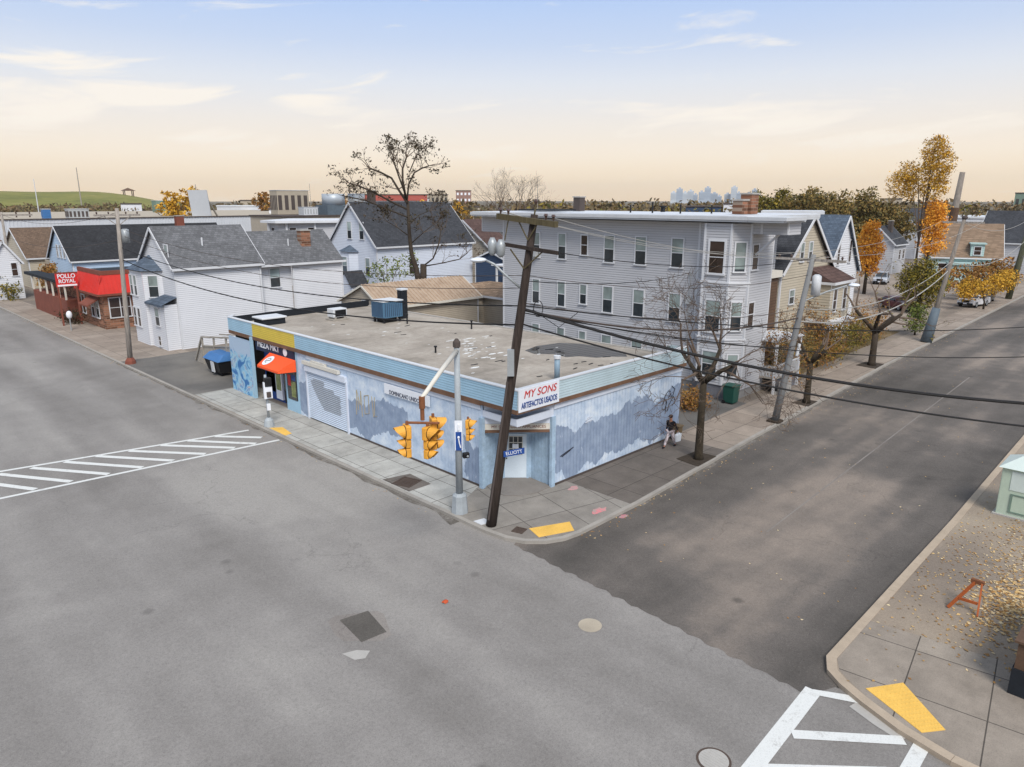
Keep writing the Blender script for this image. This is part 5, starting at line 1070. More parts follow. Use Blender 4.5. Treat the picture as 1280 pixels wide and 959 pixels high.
# ================================================================== VEGETATION
def leafquad(mb, c, s, rn):
    a = V((rn.gauss(0, 1), rn.gauss(0, 1), rn.gauss(0, 1))).normalized(); b = a.orthogonal().normalized(); b.rotate(Matrix.Rotation(rn.uniform(0, 6.28), 3, a))
    c2 = a.cross(b); k = rn.uniform(.6, 1.1)
    mb.quad(c-b*s, c-c2*s*.55*k, c+b*s, c+c2*s*.55*k)
def branch(mb, p, d, L, r, depth, rn, tips, spread=.55, up=.12, kids=(2, 3), shrink=.74, seg=3, minr=.012, gnarl=.12, mids=None):
    pts = [V(p)]; rs = [r]; dd = V(d).normalized()
    for i in range(seg):
        dd = (dd+V((rn.gauss(0, gnarl), rn.gauss(0, gnarl), rn.gauss(0, gnarl*.6)+up*.3))).normalized(); pts.append(pts[-1]+dd*(L/seg)); rs.append(max(minr, r*(1-.38*(i+1)/seg)))
    mb.tube(pts, rs, 7 if r > .12 else (5 if r > .04 else 3), cap=False)
    if mids is not None: mids += pts[1:]
    if depth == 0: tips.append(pts[-1]); return
    k = rn.randint(*kids)
    for i in range(k):
        a = dd.orthogonal().normalized(); a.rotate(Matrix.Rotation(rn.uniform(0, 6.28), 3, dd))
        nd = (dd+a*rn.uniform(.45, 1.0)*spread*1.5+UP*up).normalized()
        branch(mb, pts[-1] if i < 2 else pts[rn.randint(1, seg)], nd, L*shrink*rn.uniform(.75, 1.15), rs[-1]*rn.uniform(.6, .82), depth-1, rn, tips, spread, up, kids, shrink, seg, minr, gnarl, mids)
def split_tree(name, label, cat, base, build, bark, crownmat, group=None):
    t = thing(name, label, cat, base, group); tr, tw, lf = build()
    obj('trunk', tr, bark, t, True)
    if tw.v: obj('twigs', tw, 'twig', t)
    if lf.v: obj('crown', lf, crownmat, t)
    return t
def street_tree(label, x, y, h, r, seed, fork, depth=5, kids=(2, 3), lean=(0, 0), spread=.6, nleaf=0, lmat='leaf_rust', shr=.74, L0=None, bark='bark_moss', group='bare street trees along the side street', name='bare_tree', up=.12, seg=3):
    def build():
        rn = random.Random(seed); tr, tw, lf = MB(), MB(), MB()
        top = V((x+lean[0], y+lean[1], fork))
        tr.tube([(x, y, -.05), (x, y, .3), (x+lean[0]*.4, y+lean[1]*.4, fork*.45), top], [r*1.45, r*1.05, r*.9, r*.85], 10)
        tips = []; mids = []
        nk = 4; L = L0 or h*.26
        for i in range(nk):
            ang = i*6.283/nk+rn.uniform(-.4, .4); d = V((math.cos(ang)*spread*1.1, math.sin(ang)*spread*1.1, 1))
            # first order limbs stay with the trunk
            pts = [top-UP*.1]; dd = d.normalized(); rs = [r*.62]
            for k in range(3): dd = (dd+V((rn.gauss(0, .1), rn.gauss(0, .1), rn.gauss(0, .08)))).normalized(); pts.append(pts[-1]+dd*L/3); rs.append(r*(.66-.07*(k+1)))
            tr.tube(pts, rs, 7)
            for q in range(rn.randint(2, 3)):
                a = dd.orthogonal().normalized(); a.rotate(Matrix.Rotation(rn.uniform(0, 6.28), 3, dd))
                branch(tw, pts[-1] if q < 2 else pts[2], (dd+a*spread*1.2+UP*up), L*shr, r*.34, depth-1, rn, tips, spread, up, kids, shr, seg, .009, .12, mids)
        for i in range(nleaf):
            p = rn.choice(mids)+V((rn.gauss(0, .15), rn.gauss(0, .15), rn.gauss(0, .15))); leafquad(lf, p, rn.uniform(.05, .11), rn)
        return tr, tw, lf
    return split_tree(name, label, 'tree', (x, y, 0), build, bark, lmat, group)
street_tree('thick bare tree with mossy trunk on the pavement beside the shop side wall', 30.45, 17.34, 7.5, .2, 5, 4.0, 6, (2, 3), spread=.95, shr=.77, L0=1.9, up=0)
street_tree('bare brown tree behind the grey utility pole on the side street', 44.35, 17.9, 6.5, .2, 12, 2.7, 6, (2, 3), spread=.85, nleaf=1300, shr=.76, L0=1.4, up=0)
street_tree('forked dark tree with a ring of mulch halfway along the side street', 58.56, 18.9, 6.2, .26, 17, 2.6, 4, (2, 2), spread=.9, nleaf=250, lmat='leaf_olive', shr=.72, L0=2.3, up=.05, bark='bark')
def pit(label, x, y, s):
    m = MB(); m.prism([(x-s, y-s*.7), (x+s, y-s*.6), (x+s*.9, y+s*.6), (x-s*.8, y+s*.7)], .003, .03); tag(obj('tree_pit', m, 'bark', loc=(x, y, 0)), label, 'tree pit', 'soil pits round the street trees')
pit('dark square soil pit at the foot of the thick bare tree', 30.45, 17.45, .95); pit('dark soil pit at the foot of the forked tree', 58.56, 19.0, 1.1); pit('soil pit at the foot of the brown bare tree', 44.35, 18.0, .8)
# big sparse tree with dark leaf clusters behind the garage
def build_big():
    rn = random.Random(33); tr, tw, lf = MB(), MB(), MB(); bx, by_ = 47.0, 60.3
    ud = V((1, -1, 0)).normalized()   # across the view
    base = V((bx, by_, 0)); 
    P = lambda s, z, q=0: base+ud*s+UP*z+V((.7, .7, 0))*q
    tr.tube([P(0, 0), P(-.3, 3.5), P(-.6, 5.5), P(-1.05, 7.1), P(-1.2, 9.1), P(-1.25, 12.4)], [.4, .33, .28, .22, .19, .15], 10)
    tr.tube([P(-.1, 2.6), P(.1, 4.6), P(.15, 6.0)], [.36, .36, .33], 9)   # pollarded stub
    limbs = [([P(-1.25, 12.2), P(-1.2, 14.5), P(-.4, 15.9), P(.3, 16.5), P(.9, 16.8)], .1), ([P(-1.25, 12.4), P(-1.5, 15), P(-1.6, 16.4), P(-1.4, 17.8)], .13), ([P(-1.3, 13.4), P(-2.2, 15.6), P(-2.6, 17.2), P(-2.8, 18.1)], .1),
        ([P(-1.25, 12.2), P(-2.2, 13.9), P(-3.0, 15.3), P(-4.0, 16.0), P(-4.8, 16.4)], .13), ([P(-1.25, 11.6), P(-3, 12.3), P(-4.6, 13.4), P(-6.0, 14.3), P(-7.0, 14.6)], .11), ([P(-1.2, 10.8), P(-3.6, 11.6), P(-5.6, 12.5), P(-7.8, 13.1)], .09), ([P(-.9, 16), P(-.4, 17.2), P(-.2, 18)], .06),
        ([P(.1, 5.8), P(1.2, 6.6), P(1.8, 8), P(2.0, 9.4)], .09), ([P(.15, 5.8), P(2.2, 6.2), P(4, 6.6), P(4.8, 7.2)], .07), ([P(-1.2, 9), P(-2.4, 9.8), P(-3.4, 10.2)], .06), ([P(-1.1, 8), P(.2, 9.2), P(1.2, 10)], .06), ([P(-1.2, 10), P(-.2, 11), P(.8, 11.4)], .05)]
    mids = []
    for pts, r in limbs:
        pts = [V((p.x, p.y, p.z if p.z < 12.2 else 12.2+(p.z-12.2)*.80)) for p in pts]
        pts = [p+V((rn.gauss(0, .15), rn.gauss(0, .15), 0)) for p in pts[:1]]+[p+V((.7, .7, 0))*rn.uniform(-1.3, 1.3) for p in pts[1:]]
        tr.tube(pts, [r*(1-.5*i/len(pts)) for i in range(len(pts))], 7)
        d = (pts[-1]-pts[-2]).normalized()
        for q in range(8):
            j = rn.choice((1, 2, len(pts)-1, len(pts)-1, len(pts)-2)); j = min(j, len(pts)-1); a = V((rn.gauss(0, 1), rn.gauss(0, 1), rn.gauss(.4, .6)))
            tips = []; mm = []; branch(tw, pts[j], (d+a*.7), 1.0, r*.42, 2, rn, tips, .55, .1, (2, 3), .75, 3, .014, .15, mm)
            if pts[j].z > 6:
                for tp in tips:
                    if rn.random() < ((.85 if (tp-base).dot(ud) < -2.4 else .62) if tp.z > 10 else .3):
                        for k in range(rn.randint(4, 11)): leafquad(lf, tp+V((rn.gauss(0, .24), rn.gauss(0, .24), rn.gauss(0, .14))), rn.uniform(.08, .18), rn)
    return tr, tw, lf
split_tree('tall_sparse_tree', 'tall nearly bare tree with dark leaf clusters behind the garage', 'tree', (47, 60.3, 0), build_big, 'bark', 'leaf_dark')
# crowns as leaf clumps
def crown_tree(name, label, x, y, h, blobs, mat, n=900, s=.28, trunk_r=.25, seed=1, group=None, bark='bark', clump=.5, cat='tree', zs=1.0):
    def build():
        rn = random.Random(seed); tr, tw, lf = MB(), MB(), MB()
        tr.tube([(x, y, -.05), (x, y, h*.25), (x+rn.uniform(-.3, .3), y+rn.uniform(-.3, .3), h*.5), (x+rn.uniform(-.5, .5), y+rn.uniform(-.5, .5), h*.72)], [trunk_r*1.3, trunk_r, trunk_r*.6, .05], 7)
        tot = sum(b[3]**2 for b in blobs)
        for (bx, by2, bz, br) in blobs:
            c = V((x+bx, y+by2, bz)); tw.tube([(x, y, min(bz*.5, h*.4)), tuple((c+V((x, y, bz)))/2-UP*br*.4), tuple(c+UP*br*.3)], [trunk_r*.5, trunk_r*.3, .03], 5)
            m_ = int(n*br**2/tot); nc = max(4, m_//9)
            for k in range(nc):
                dv_ = V((rn.gauss(0, 1), rn.gauss(0, 1), rn.gauss(0, 1))).normalized()*br*(rn.uniform(.25, 1.12)**.5); dv_.z *= zs
                cc = c+dv_
                for j in range(m_//nc+1): leafquad(lf, cc+V((rn.gauss(0, clump), rn.gauss(0, clump), rn.gauss(0, clump*.7)))*.55, s*rn.uniform(.6, 1.3), rn)
        return tr, tw, lf
    return split_tree(name, label, cat, (x, y, 0), build, bark, mat, group)
# tall golden tree pair and the others on the right
crown_tree('golden_tree', 'tall golden yellow tree towering over the side street', 100, 28.6, 19, [(0, -.5, 18.3, 1.5), (.2, -.9, 17.0, 1.8), (.1, -.5, 15.4, 1.8), (.2, -.7, 13.8, 1.5), (-.2, 2.0, 15.7, 1.4), (-.3, 2.9, 14.5, 1.6), (-.2, 1.5, 13.8, 1.3), (.1, -.6, 19.2, .8)], 'leaf_gold', 8000, .13, .15, 3, clump=.42)
crown_tree('orange_column_tree', 'narrow orange and yellow tree below the tall golden tree', 101, 27.6, 12, [(0, 0, 11.4, 1.2), (0, -.1, 9.4, 1.45), (.0, -.1, 7.4, 1.4), (.1, -.4, 10.2, 1.1)], 'leaf_orange', 4200, .15, .14, 5)
crown_tree('round_orange_tree', 'dense bright orange tree right of the white gabled house', 104, 35.7, 10, [(0, 0, 4.0, 1.4), (.2, -.2, 5.6, 1.6), (-.1, .1, 7.4, 1.4), (0, 0, 8.9, .9)], 'leaf_orange', 5000, .16, .2, 6)
crown_tree('olive_gold_tree', 'broad low olive and yellow tree behind the far grey pole', 90, 24.9, 6, [(0, 0, 3.6, 1.5), (-.4, 1.1, 3.2, 1.3), (.4, -1.2, 3.3, 1.4), (.1, -.2, 5.0, 1.2), (-.3, .7, 4.4, 1.2), (0, 0, 2.0, 1.6)], 'leaf_olive', 6000, .15, .2, 7)
crown_tree('golden_shrub_tree', 'golden leaning shrub tree over the parked cars at far right', 99, 20.4, 3.4, [(0, .6, 2.4, 1.0), (2.8, -.1, 2.7, 1.1), (5.6, -.4, 2.9, 1.1), (-2.5, 1.4, 2.2, 1.0), (8.5, -.3, 3.0, 1.2), (1, 2.0, 2.5, .9)], 'leaf_gold', 5000, .13, .1, 8)
crown_tree('rust_shrub_tree', 'rust coloured shrub tree behind the golden one at far right', 106, 24.6, 4, [(0, 0, 2.8, 1.6), (4, -.8, 3.0, 1.7), (8, -1.5, 3.1, 1.7), (12, -2.0, 3.2, 1.6), (-5, 1.2, 2.7, 1.5)], 'leaf_rust', 3000, .22, .12, 9)
crown_tree('green_bush', 'upright green bush beside the pavement near the far pole', 75, 20.7, 3, [(0, 0, 1.3, 1.0), (0, 0, 2.2, .7)], 'leaf_green', 1100, .12, .08, 10, cat='shrub')
for i, (x, y, h, r, mt, lb) in enumerate([(51.4, 21.9, 2.2, 1.7, 'leaf_brown', 'brown tangled shrub below the beige gabled house'), (55.0, 21.7, 2.5, 1.9, 'leaf_rust', 'rusty tall shrub behind the bare brown street tree'), (58.2, 22.4, 1.9, 1.7, 'leaf_olive', 'olive shrub left of the forked street tree'), (62.0, 22.6, 1.8, 1.8, 'leaf_olive', 'olive shrub right behind the forked street tree'), (67, 22.8, 1.3, 1.4, 'leaf_brown', 'dark brown shrub beyond the forked street tree'), (48.9, 22.4, 1.6, 1.2, 'leaf_brown', 'dry brown shrub at the front steps of the flats'), (38.2, 22.4, .6, .7, 'leaf_rust', 'low rust shrub left of the green bin'), (71, 24, 1.6, 1.8, 'leaf_rust', 'rust shrub in front of the white gabled house'), (59, 24.0, 3.0, 1.6, 'leaf_brown', 'tall brown climbing shrub against the white gabled house')]):
    crown_tree('shrub', lb, x, y, h*1.3, [(0, 0, h, r), (r*.8, .2, h*.8, r*.8), (-r*.8, .1, h*.7, r*.7), (0, 0, h*.45, r*.9)], mt, 2000, .09, .06, 40+i, cat='shrub')
# brown wood crowns beyond the flats
for i, (x, y, h, sc_, mt, lb) in enumerate([(148, 70, 15.2, 4.6, 'leaf_olive', 'large olive green tree rising just right of the far city'), (146, 62.5, 15.3, 4.2, 'leaf_brown', 'brown tree with thin top right of the olive green tree'), (144, 55, 14.9, 5.0, 'leaf_brown', 'broad brown tree above the slate blue roof'), (150, 49.5, 11.8, 3.8, 'leaf_brown', 'lower brown tree left of the distant white house'), (118, 44, 9.0, 3.4, 'leaf_brown', 'dark green tree between the slate blue roof and the orange tree')]):
    rn = random.Random(60+i); bl = [(rn.uniform(-1, 1)*sc_*.9, rn.uniform(-1, 1)*sc_*.9, h*rn.uniform(.42, .86), sc_*rn.uniform(.4, .55)) for _ in range(9)]+[(0, 0, h*.82, sc_*.5), (sc_*.6, -sc_*.6, h*.78, sc_*.45), (-sc_*.6, sc_*.6, h*.76, sc_*.45)]
    crown_tree('broad_tree', lb, x, y, h, bl, mt, 5200, .3, .3, 70+i, clump=.8)
# left background trees
crown_tree('orange_tree', 'orange autumn tree left of the tall grey roof panel', 60.5, 158, 15, [(0, 0, 11, 3), (-2.4, .8, 10.3, 2.3), (1.8, -.8, 13.2, 1.9), (-2, .5, 12.7, 1.4)], 'leaf_gold', 1300, .38, .3, 80)
crown_tree('rust_tree', 'small rust coloured tree above the roofs right of the grey panel', 105, 210, 14.5, [(0, 0, 11, 2.4), (0, 0, 13.4, 1.8), (-1.5, 1, 12, 1.6)], 'leaf_rust', 700, .45, .3, 81)
crown_tree('rust_tree', 'brown tree above the low roofs in front of the beige block', 112, 178, 13, [(0, 0, 10.5, 2.6), (2, -1, 11.5, 2.2), (-2, 1.5, 10, 2.2)], 'leaf_rust', 800, .42, .3, 82)
crown_tree('golden_bush_tree', 'golden tree beyond the steep dark roof left of the flats', 122, 150, 11, [(0, 0, 8.5, 3.6), (4, -4, 8, 3.8), (-3, 2.4, 9, 3)], 'leaf_gold', 1500, .45, .3, 83)
crown_tree('hedge_tree', 'green shrub between the navy house and the garage', 58, 57.5, 4, [(0, 0, 2.4, 1.6), (2.4, -.6, 2.1, 1.5), (-1.6, .8, 1.8, 1.3)], 'leaf_green', 900, .2, .1, 84, cat='shrub')
crown_tree('mottled_shrub', 'pale green shrub under the tall sparse tree', 44.6, 63.2, 7.4, [(0, 0, 5.4, 1.6), (1.5, -1.2, 5.8, 1.4), (-.8, .6, 4.6, 1.3)], 'leaf_green', 520, .17, .1, 85, cat='shrub')
crown_tree('rust_shrub', 'orange brown shrub left of the restaurant patio', 23.6, 107.5, 4.8, [(0, 0, 2.6, 1.2), (.3, 1.0, 3.6, 1.0)], 'leaf_rust', 900, .2, .1, 86, cat='shrub')
crown_tree('green_shrub', 'tangled green shrub at the far left front yard', 19.7, 112, 3, [(0, 0, 1.4, 1.5), (.6, 2, 1.8, 1.5), (.2, -2, .9, 1.1)], 'leaf_olive', 700, .2, .1, 87, cat='shrub')
crown_tree('dark_shrub', 'dark leafy planting in front of the restaurant door', 20.3, 84.5, 1.4, [(0, 0, .6, .9), (0, 1.6, .6, .8), (-.2, 3, .45, .7)], 'leaf_dark', 700, .12, .05, 88, cat='shrub')
# bare tree on skyline behind flats
street_tree('bare twiggy tree behind the flat roof right of the tall sparse tree', 92, 92, 16.5, .4, 51, 6.0, 6, (2, 3), spread=.6, nleaf=0, shr=.77, L0=3.6, bark='bark', group=None, name='skyline_tree', up=.15)
# tree belt on the horizon: one wood, nobody could count it
rn = random.Random(5); m = MB()
def belt(a0, a1, d0, d1, n, h0, h1, size, per):
    for _ in range(n):
        a = R(rn.uniform(a0, a1)); d = rn.uniform(d0, d1); h = rn.uniform(h0, h1); x, y = d*math.cos(a), d*math.sin(a); r = rn.uniform(2.2, 4.2)
        for k in range(per):
            v_ = V((rn.gauss(0, 1), rn.gauss(0, 1), rn.gauss(0, 1))).normalized()*r*rn.uniform(.5, 1.05)
            leafquad(m, V((x, y, h-r))+V((v_.x*1.3, v_.y*1.3, v_.z if v_.z > 0 else v_.z*1.6)), size*rn.uniform(.6, 1.4), rn)
belt(6, 50, 185, 420, 420, 8.5, 13.2, .8, 46)
belt(50, 62, 240, 420, 110, 8, 12.5, .8, 40)
belt(66, 84, 280, 460, 330, 6.5, 11.2, .8, 36); belt(61, 67, 260, 480, 60, 8, 12.6, .8, 36)
belt(64, 84, 480, 540, 90, 7, 11.5, 1.0, 40)
tag(obj('far_wood', m, 'leaf_grove'), 'mass of brown and grey autumn trees along the horizon', 'wood', kind='stuff')
rn = random.Random(15); m = MB(); belt(12, 44, 150, 300, 46, 9, 12.8, .6, 60); tag(obj('far_wood_golden', m, 'leaf_olive'), 'olive and golden trees mixed into the horizon wood', 'wood', kind='stuff')
# leaf litter
rn = random.Random(7); m = MB()
def litter(n, cx, cy, sx, sy, z, s=.055):
    for _ in range(n):
        x = cx+rn.gauss(0, sx); y = cy+rn.gauss(0, sy)
        if z > -.05 and not (y < 6.1 and x > 17.6): continue
        a = rn.uniform(0, 6.28); k = s*rn.uniform(.6, 1.3); e = k*.55
        m.add([(x+k*math.cos(a), y+k*math.sin(a), z+rn.uniform(.004, .03)), (x-e*math.sin(a), y+e*math.cos(a), z+.008), (x-k*math.cos(a), y-k*math.sin(a), z+rn.uniform(.004, .02)), (x+e*math.sin(a), y-e*math.cos(a), z+rn.uniform(.006, .03))], [(0, 1, 2, 3)])
litter(850, 25.4, 3.1, 1.3, .5, .006, .075); litter(900, 28.5, 3.6, 2.6, .8, .006); litter(450, 33, 3.4, 3.5, 1.2, .006); litter(120, 24, 4.2, 2.2, 1.0, .006, .045); litter(200, 27.5, 5.6, 4.5, .35, .006, .05)
tag(obj('leaf_litter', m, 'leaf_litter'), 'tan fallen leaves scattered on the near pavement at right', 'leaves', kind='stuff')
rn = random.Random(8); m = MB()
for _ in range(420):
    t = rn.random()**1.5
    x = 20+t*70; y = 16.3+.035*(x-20)-abs(rn.gauss(0, .35)) if rn.random() < .65 else rn.uniform(7, 17)
    a = rn.uniform(0, 6.28); k = rn.uniform(.03, .06); z = -.11
    m.add([(x+k*math.cos(a), y+k*math.sin(a), z+.01), (x-k*.6*math.sin(a), y+k*.6*math.cos(a), z), (x-k*math.cos(a), y-k*math.sin(a), z+.015), (x+k*.6*math.sin(a), y-k*.6*math.cos(a), z)], [(0, 1, 2, 3)])
for _ in range(160):
    y = rn.uniform(22, 110); x = 17.35-abs(rn.gauss(0, .22)); a = rn.uniform(0, 6.28); k = rn.uniform(.02, .055); z = -.11
    m.add([(x+k*math.cos(a), y+k*math.sin(a), z+.01), (x-k*.6*math.sin(a), y+k*.6*math.cos(a), z), (x-k*math.cos(a), y-k*math.sin(a), z+.015), (x+k*.6*math.sin(a), y-k*.6*math.cos(a), z)], [(0, 1, 2, 3)])
tag(obj('road_leaves', m, 'leaf_litter'), 'thin scatter of fallen leaves on the side street', 'leaves', kind='stuff')

# ================================================================== POLES, SIGNALS, WIRES
BX, BY, LEAN = 17.98, 19.15, 1.15/12
def pol(z): return V((BX+LEAN*z, BY-LEAN*z, z))
bp = thing('wooden_utility_pole', 'dark leaning wooden utility pole at the shop corner', 'utility pole', (BX, BY, 0))
obj('pole', MB().tube([pol(z) for z in (0, 2, 5, 8, 10, 12.0)], [.21, .195, .18, .165, .15, .13], 14), 'wood_pole', bp, True)
def arm_along(mb, c, L, w, h, ax='y'):
    d = V((0, 1, 0)) if ax == 'y' else V((1, 0, 0)); c = V(c); mb.bar(c-d*L, c+d*L, w, h)
m = MB(); c1 = pol(11.75)+V((-.17, 0, .05)); m.bar(c1+V((0, 1.65, .12)), c1+V((0, -1.25, -.12)), .17, .2); obj('top_crossarm', m, 'wood_arm', bp)
m = MB(); c2 = pol(10.75)+V((-.17, 0, 0)); m.bar(c2+V((0, 1.3, .18)), c2+V((0, -1.5, -.02)), .1, .13); obj('lower_crossarm', m, 'wood_pole', bp)
m = MB()
for s, z in ((1.1, .2), (-.8, -.1)): m.bar(c1+V((0, s*.55, 0)), pol(11.1)+V((-.15, 0, 0)), .035)
for s in (.8, -.8): m.bar(c2+V((0, s, 0)), pol(10.1)+V((-.15, 0, 0)), .04)
m.bar(c2+V((0, 1.1, .3)), c1+V((0, 1.1, 0)), .03); m.tube([pol(11.9), pol(12.4)], .03, 6)
obj('brace', m, 'wood_arm', bp)
for s in (1.5, 1.1, -.75, -1.1): p = c1+V((0, s, .08*s+.1)); obj('insulator', MB().tube([p, p+UP*.12, p+UP*.13, p+UP*.2], [.03, .05, .09, .05], 8), 'ceramic', bp)
p = pol(12.35); obj('insulator', MB().tube([p, p+UP*.1, p+UP*.18], [.04, .08, .04], 8), 'ceramic', bp)
for q in (V((-.15, 1.6, .15)), V((-.15, 1.15, .1))): p = c2+q; obj('lightning_arrester', MB().tube([p+UP*.25, p+UP*.05, p-UP*.3, p-UP*.4], [.08, .18, .15, .06], 12), 'galv', bp, True)
m = MB(); m.tube([pol(9.4)+V((-.1, .1, 0)), pol(9.4)+V((-.45, .5, .45)), pol(9.4)+V((-.75, .8, .85)), pol(9.4)+V((-.95, 1.0, .98))], .045, 8); obj('lamp_arm', m, 'galv', bp, True)
m = MB(); lp = pol(9.4)+V((-1.15, 1.2, 1.0)); m.ball(lp, (.33, .28, .09), 14, 8); obj('lamp_head', m, 'plastic_lamp', bp, True)
m = MB(); m.box(BX+.2, BX+.55, BY-.75, BY-.5, 6.2, 7.3); 
m = MB(); p = pol(6.7); m.obox(p+V((-.38, -.02, -.55)), V((.14, .14, 0)), V((.18, -.18, 0)), UP*1.0); obj('junction_box', m, 'galv', bp)
m = MB(); m.tube([pol(.3)+V((-.17, .0, 0)), pol(5.9)+V((-.15, .03, 0))], .06, 8); m.tube([pol(5.9)+V((-.15, .03, 0)), pol(7.8)+V((-.14, .03, 0))], .03, 6); obj('conduit', m, 'chimney_dark', bp)
sn = thing('street_name_sign', 'small blue street name sign hung on the leaning wood pole', 'sign', tuple(pol(2.9)))
m = MB(); n_ = V((-.75, -.66, 0)).normalized(); a_ = UP.cross(n_); o_ = pol(2.95)+n_*.22+a_*.12; m.obox(o_, a_*.8+UP*.17, n_*.02, UP*.24); pn = obj('panel', m, 'blue_paint', sn)
text(pn, 'ELLIOTT', .19, o_+a_*.4+UP*.205+n_*.03, n_, 'sign_white', bold=0, depth=.003, xs=.9, up=UP-a_*.2)
# traffic signal pole
TX, TY = 17.95, 21.0
tp = thing('signal_pole', 'grey steel signal pole with a mast arm in front of the shop wall', 'signal pole', (TX, TY, 0))
obj('base', MB().add([(TX+s*w_*math.cos(k*math.pi/4+.39), TY+s*w_*math.sin(k*math.pi/4+.39), z) for z, w_, s in ((0, .36, 1), (.75, .3, 1), (.85, .18, 1)) for k in range(8)], [(k, (k+1) % 8, 8+(k+1) % 8, 8+k) for k in range(8)]+[(8+k, 8+(k+1) % 8, 16+(k+1) % 8, 16+k) for k in range(8)]+[tuple(range(16, 24))]), 'pole_paint', tp)
obj('pole', MB().tube([(TX, TY, .8), (TX, TY, 4), (TX, TY, 7.1)], [.15, .13, .11], 14), 'pole_paint', tp, True)
obj('pole_cap', MB().tube([(TX, TY, 6.95), (TX, TY, 7.15), (TX, TY, 7.28)], [.15, .15, .05], 12), 'chimney_dark', tp)
AE = V((13.9, 18.05, 6.25))
obj('mast_arm', MB().tube([(TX, TY, 6.8), tuple(V((TX, TY, 6.8)).lerp(AE, .5)+UP*.04), tuple(AE)], [.1, .085, .07], 12), 'cream_trim', tp, True)
m = MB(); m.tube([AE+UP*.05, AE-UP*.35], .1, 10); m.tube([AE-UP*.3, AE-UP*.75], .07, 10); obj('hanger', m, 'rust', tp)
def signal(label, at, face, parent=None, n=3, scale=1.0, group='yellow traffic signal heads'):
    """three-lens head; at = top centre; face = horizontal direction"""
    f = V(face).normalized(); a = UP.cross(f); at = V(at)
    t = thing('traffic_signal', label, 'traffic light', tuple(at-UP*1.15*scale), group)
    hs_ = [x*scale for x in ((.46, .33, .33)[:n])]; m = MB(); z = 0; cs = []
    for h in hs_:
        w_ = h*.96; m.obox(at-a*w_/2-UP*(z+h)+UP*.008-f*.09*scale, a*w_, f*.18*scale, UP*(h-.016)); cs.append((z+h/2, h)); z += h
    hs = obj('housing', m, 'signal_yellow', t, bevel=.03*scale)
    for i, (zc, h) in enumerate(cs):
        c = at-UP*zc+f*.095*scale; q_ = h/.36
        v = MB(); k = 16; vs = []
        for j in range(k+1):
            t_ = math.pi*(-.32)+math.pi*1.64*j/k
            for d_, rr in ((0, .165), (.27, .17), (.27, .16), (0, .155)):
                r_ = rr*q_; L = d_*q_*(.62+.38*max(-1, min(1, math.sin(t_)*1.4)))
                vs.append(c+a*(r_*math.cos(t_))+UP*(r_*math.sin(t_))+f*L-UP*(L*.12))
        v.add(vs, [(4*j+q, 4*(j+1)+q, 4*(j+1)+(q+1) % 4, 4*j+(q+1) % 4) for j in range(k) for q in range(4)])
        obj('visor', v, 'signal_yellow', hs)
        rg = MB(); rg.tube([c-f*.01, c+f*.012], .172*q_, 18); obj('lens_ring', rg, 'black_metal', hs)
        L = MB(); L.tube([c+f*.012, c+f*.03], .14*q_, 16); obj('lens', L, ('lens_red', 'lens_amber', 'lens_green')[i], hs)
    m = MB(); m.tube([at, at+UP*.12*scale], .05*scale, 8); obj('bracket', m, 'rust', t)
    return t
st = AE-UP*.85
m = MB(); m.tube([st+V((-.35, .42, 0)), st+V((.38, -.4, 0))], .045, 8); obj('spreader', m, 'rust', tp)
signal('yellow signal head on the left under the mast arm facing the avenue', st+V((-.36, .38, -.06)), (-1, .35, 0))
signal('yellow signal head on the near right under the mast arm facing the intersection', st+V((.10, -.12, -.10)), (.3, -1, 0))
signal('yellow signal head turned away behind the pair under the mast arm', st+V((.42, -.02, .12)), (1, -.5, 0))
signal('single yellow signal head mounted on the right side of the steel pole', (TX+.30, TY-.26, 4.0), (.6, -1, 0), scale=.8)
ss = thing('blue_accessibility_sign', 'small blue and white pictogram sign on the steel signal pole', 'sign', (TX, TY, 2.7))
n_ = V((-.707, -.707, 0)); a_ = UP.cross(n_); o_ = V((TX, TY, 2.75))+n_*.17
m = MB(); m.obox(o_-a_*.13, a_*.3, n_*.015, UP*1.25); pn = obj('panel', m, 'sign_white', ss); m = MB(); m.obox(o_-a_*.1+n_*.016, a_*.24, n_*.004, UP*.78); obj('blue_field', m, 'blue_paint', ss)
m = MB(); m.tube([o_+a_*.02+n_*.025+UP*.85, o_+a_*.02+n_*.025+UP*1.1], .05, 6); m.ball(o_+a_*.02+n_*.02+UP*.55, (.05, .05, .06)); m.tube([o_+n_*.03+a_*.02+UP*.5, o_+n_*.03+a_*.05+UP*.3, o_+n_*.03+a_*.1+UP*.12], .025, 6); obj('pictogram', m, 'sign_white', ss)
ph = thing('pedestrian_button_box', 'small black push button box on the steel signal pole', 'push button', (TX, TY, 2.35)); m = MB(); m.obox(V((TX, TY, 2.35))+V((.08, -.2, 0)), (.25, -.1, 0), (.08, .18, 0), (0, 0, .22)); obj('housing', m, 'black_metal', ph, bevel=.03); obj('button', MB().ball((TX+.22, TY-.3, 2.45), .05), 'galv', ph)
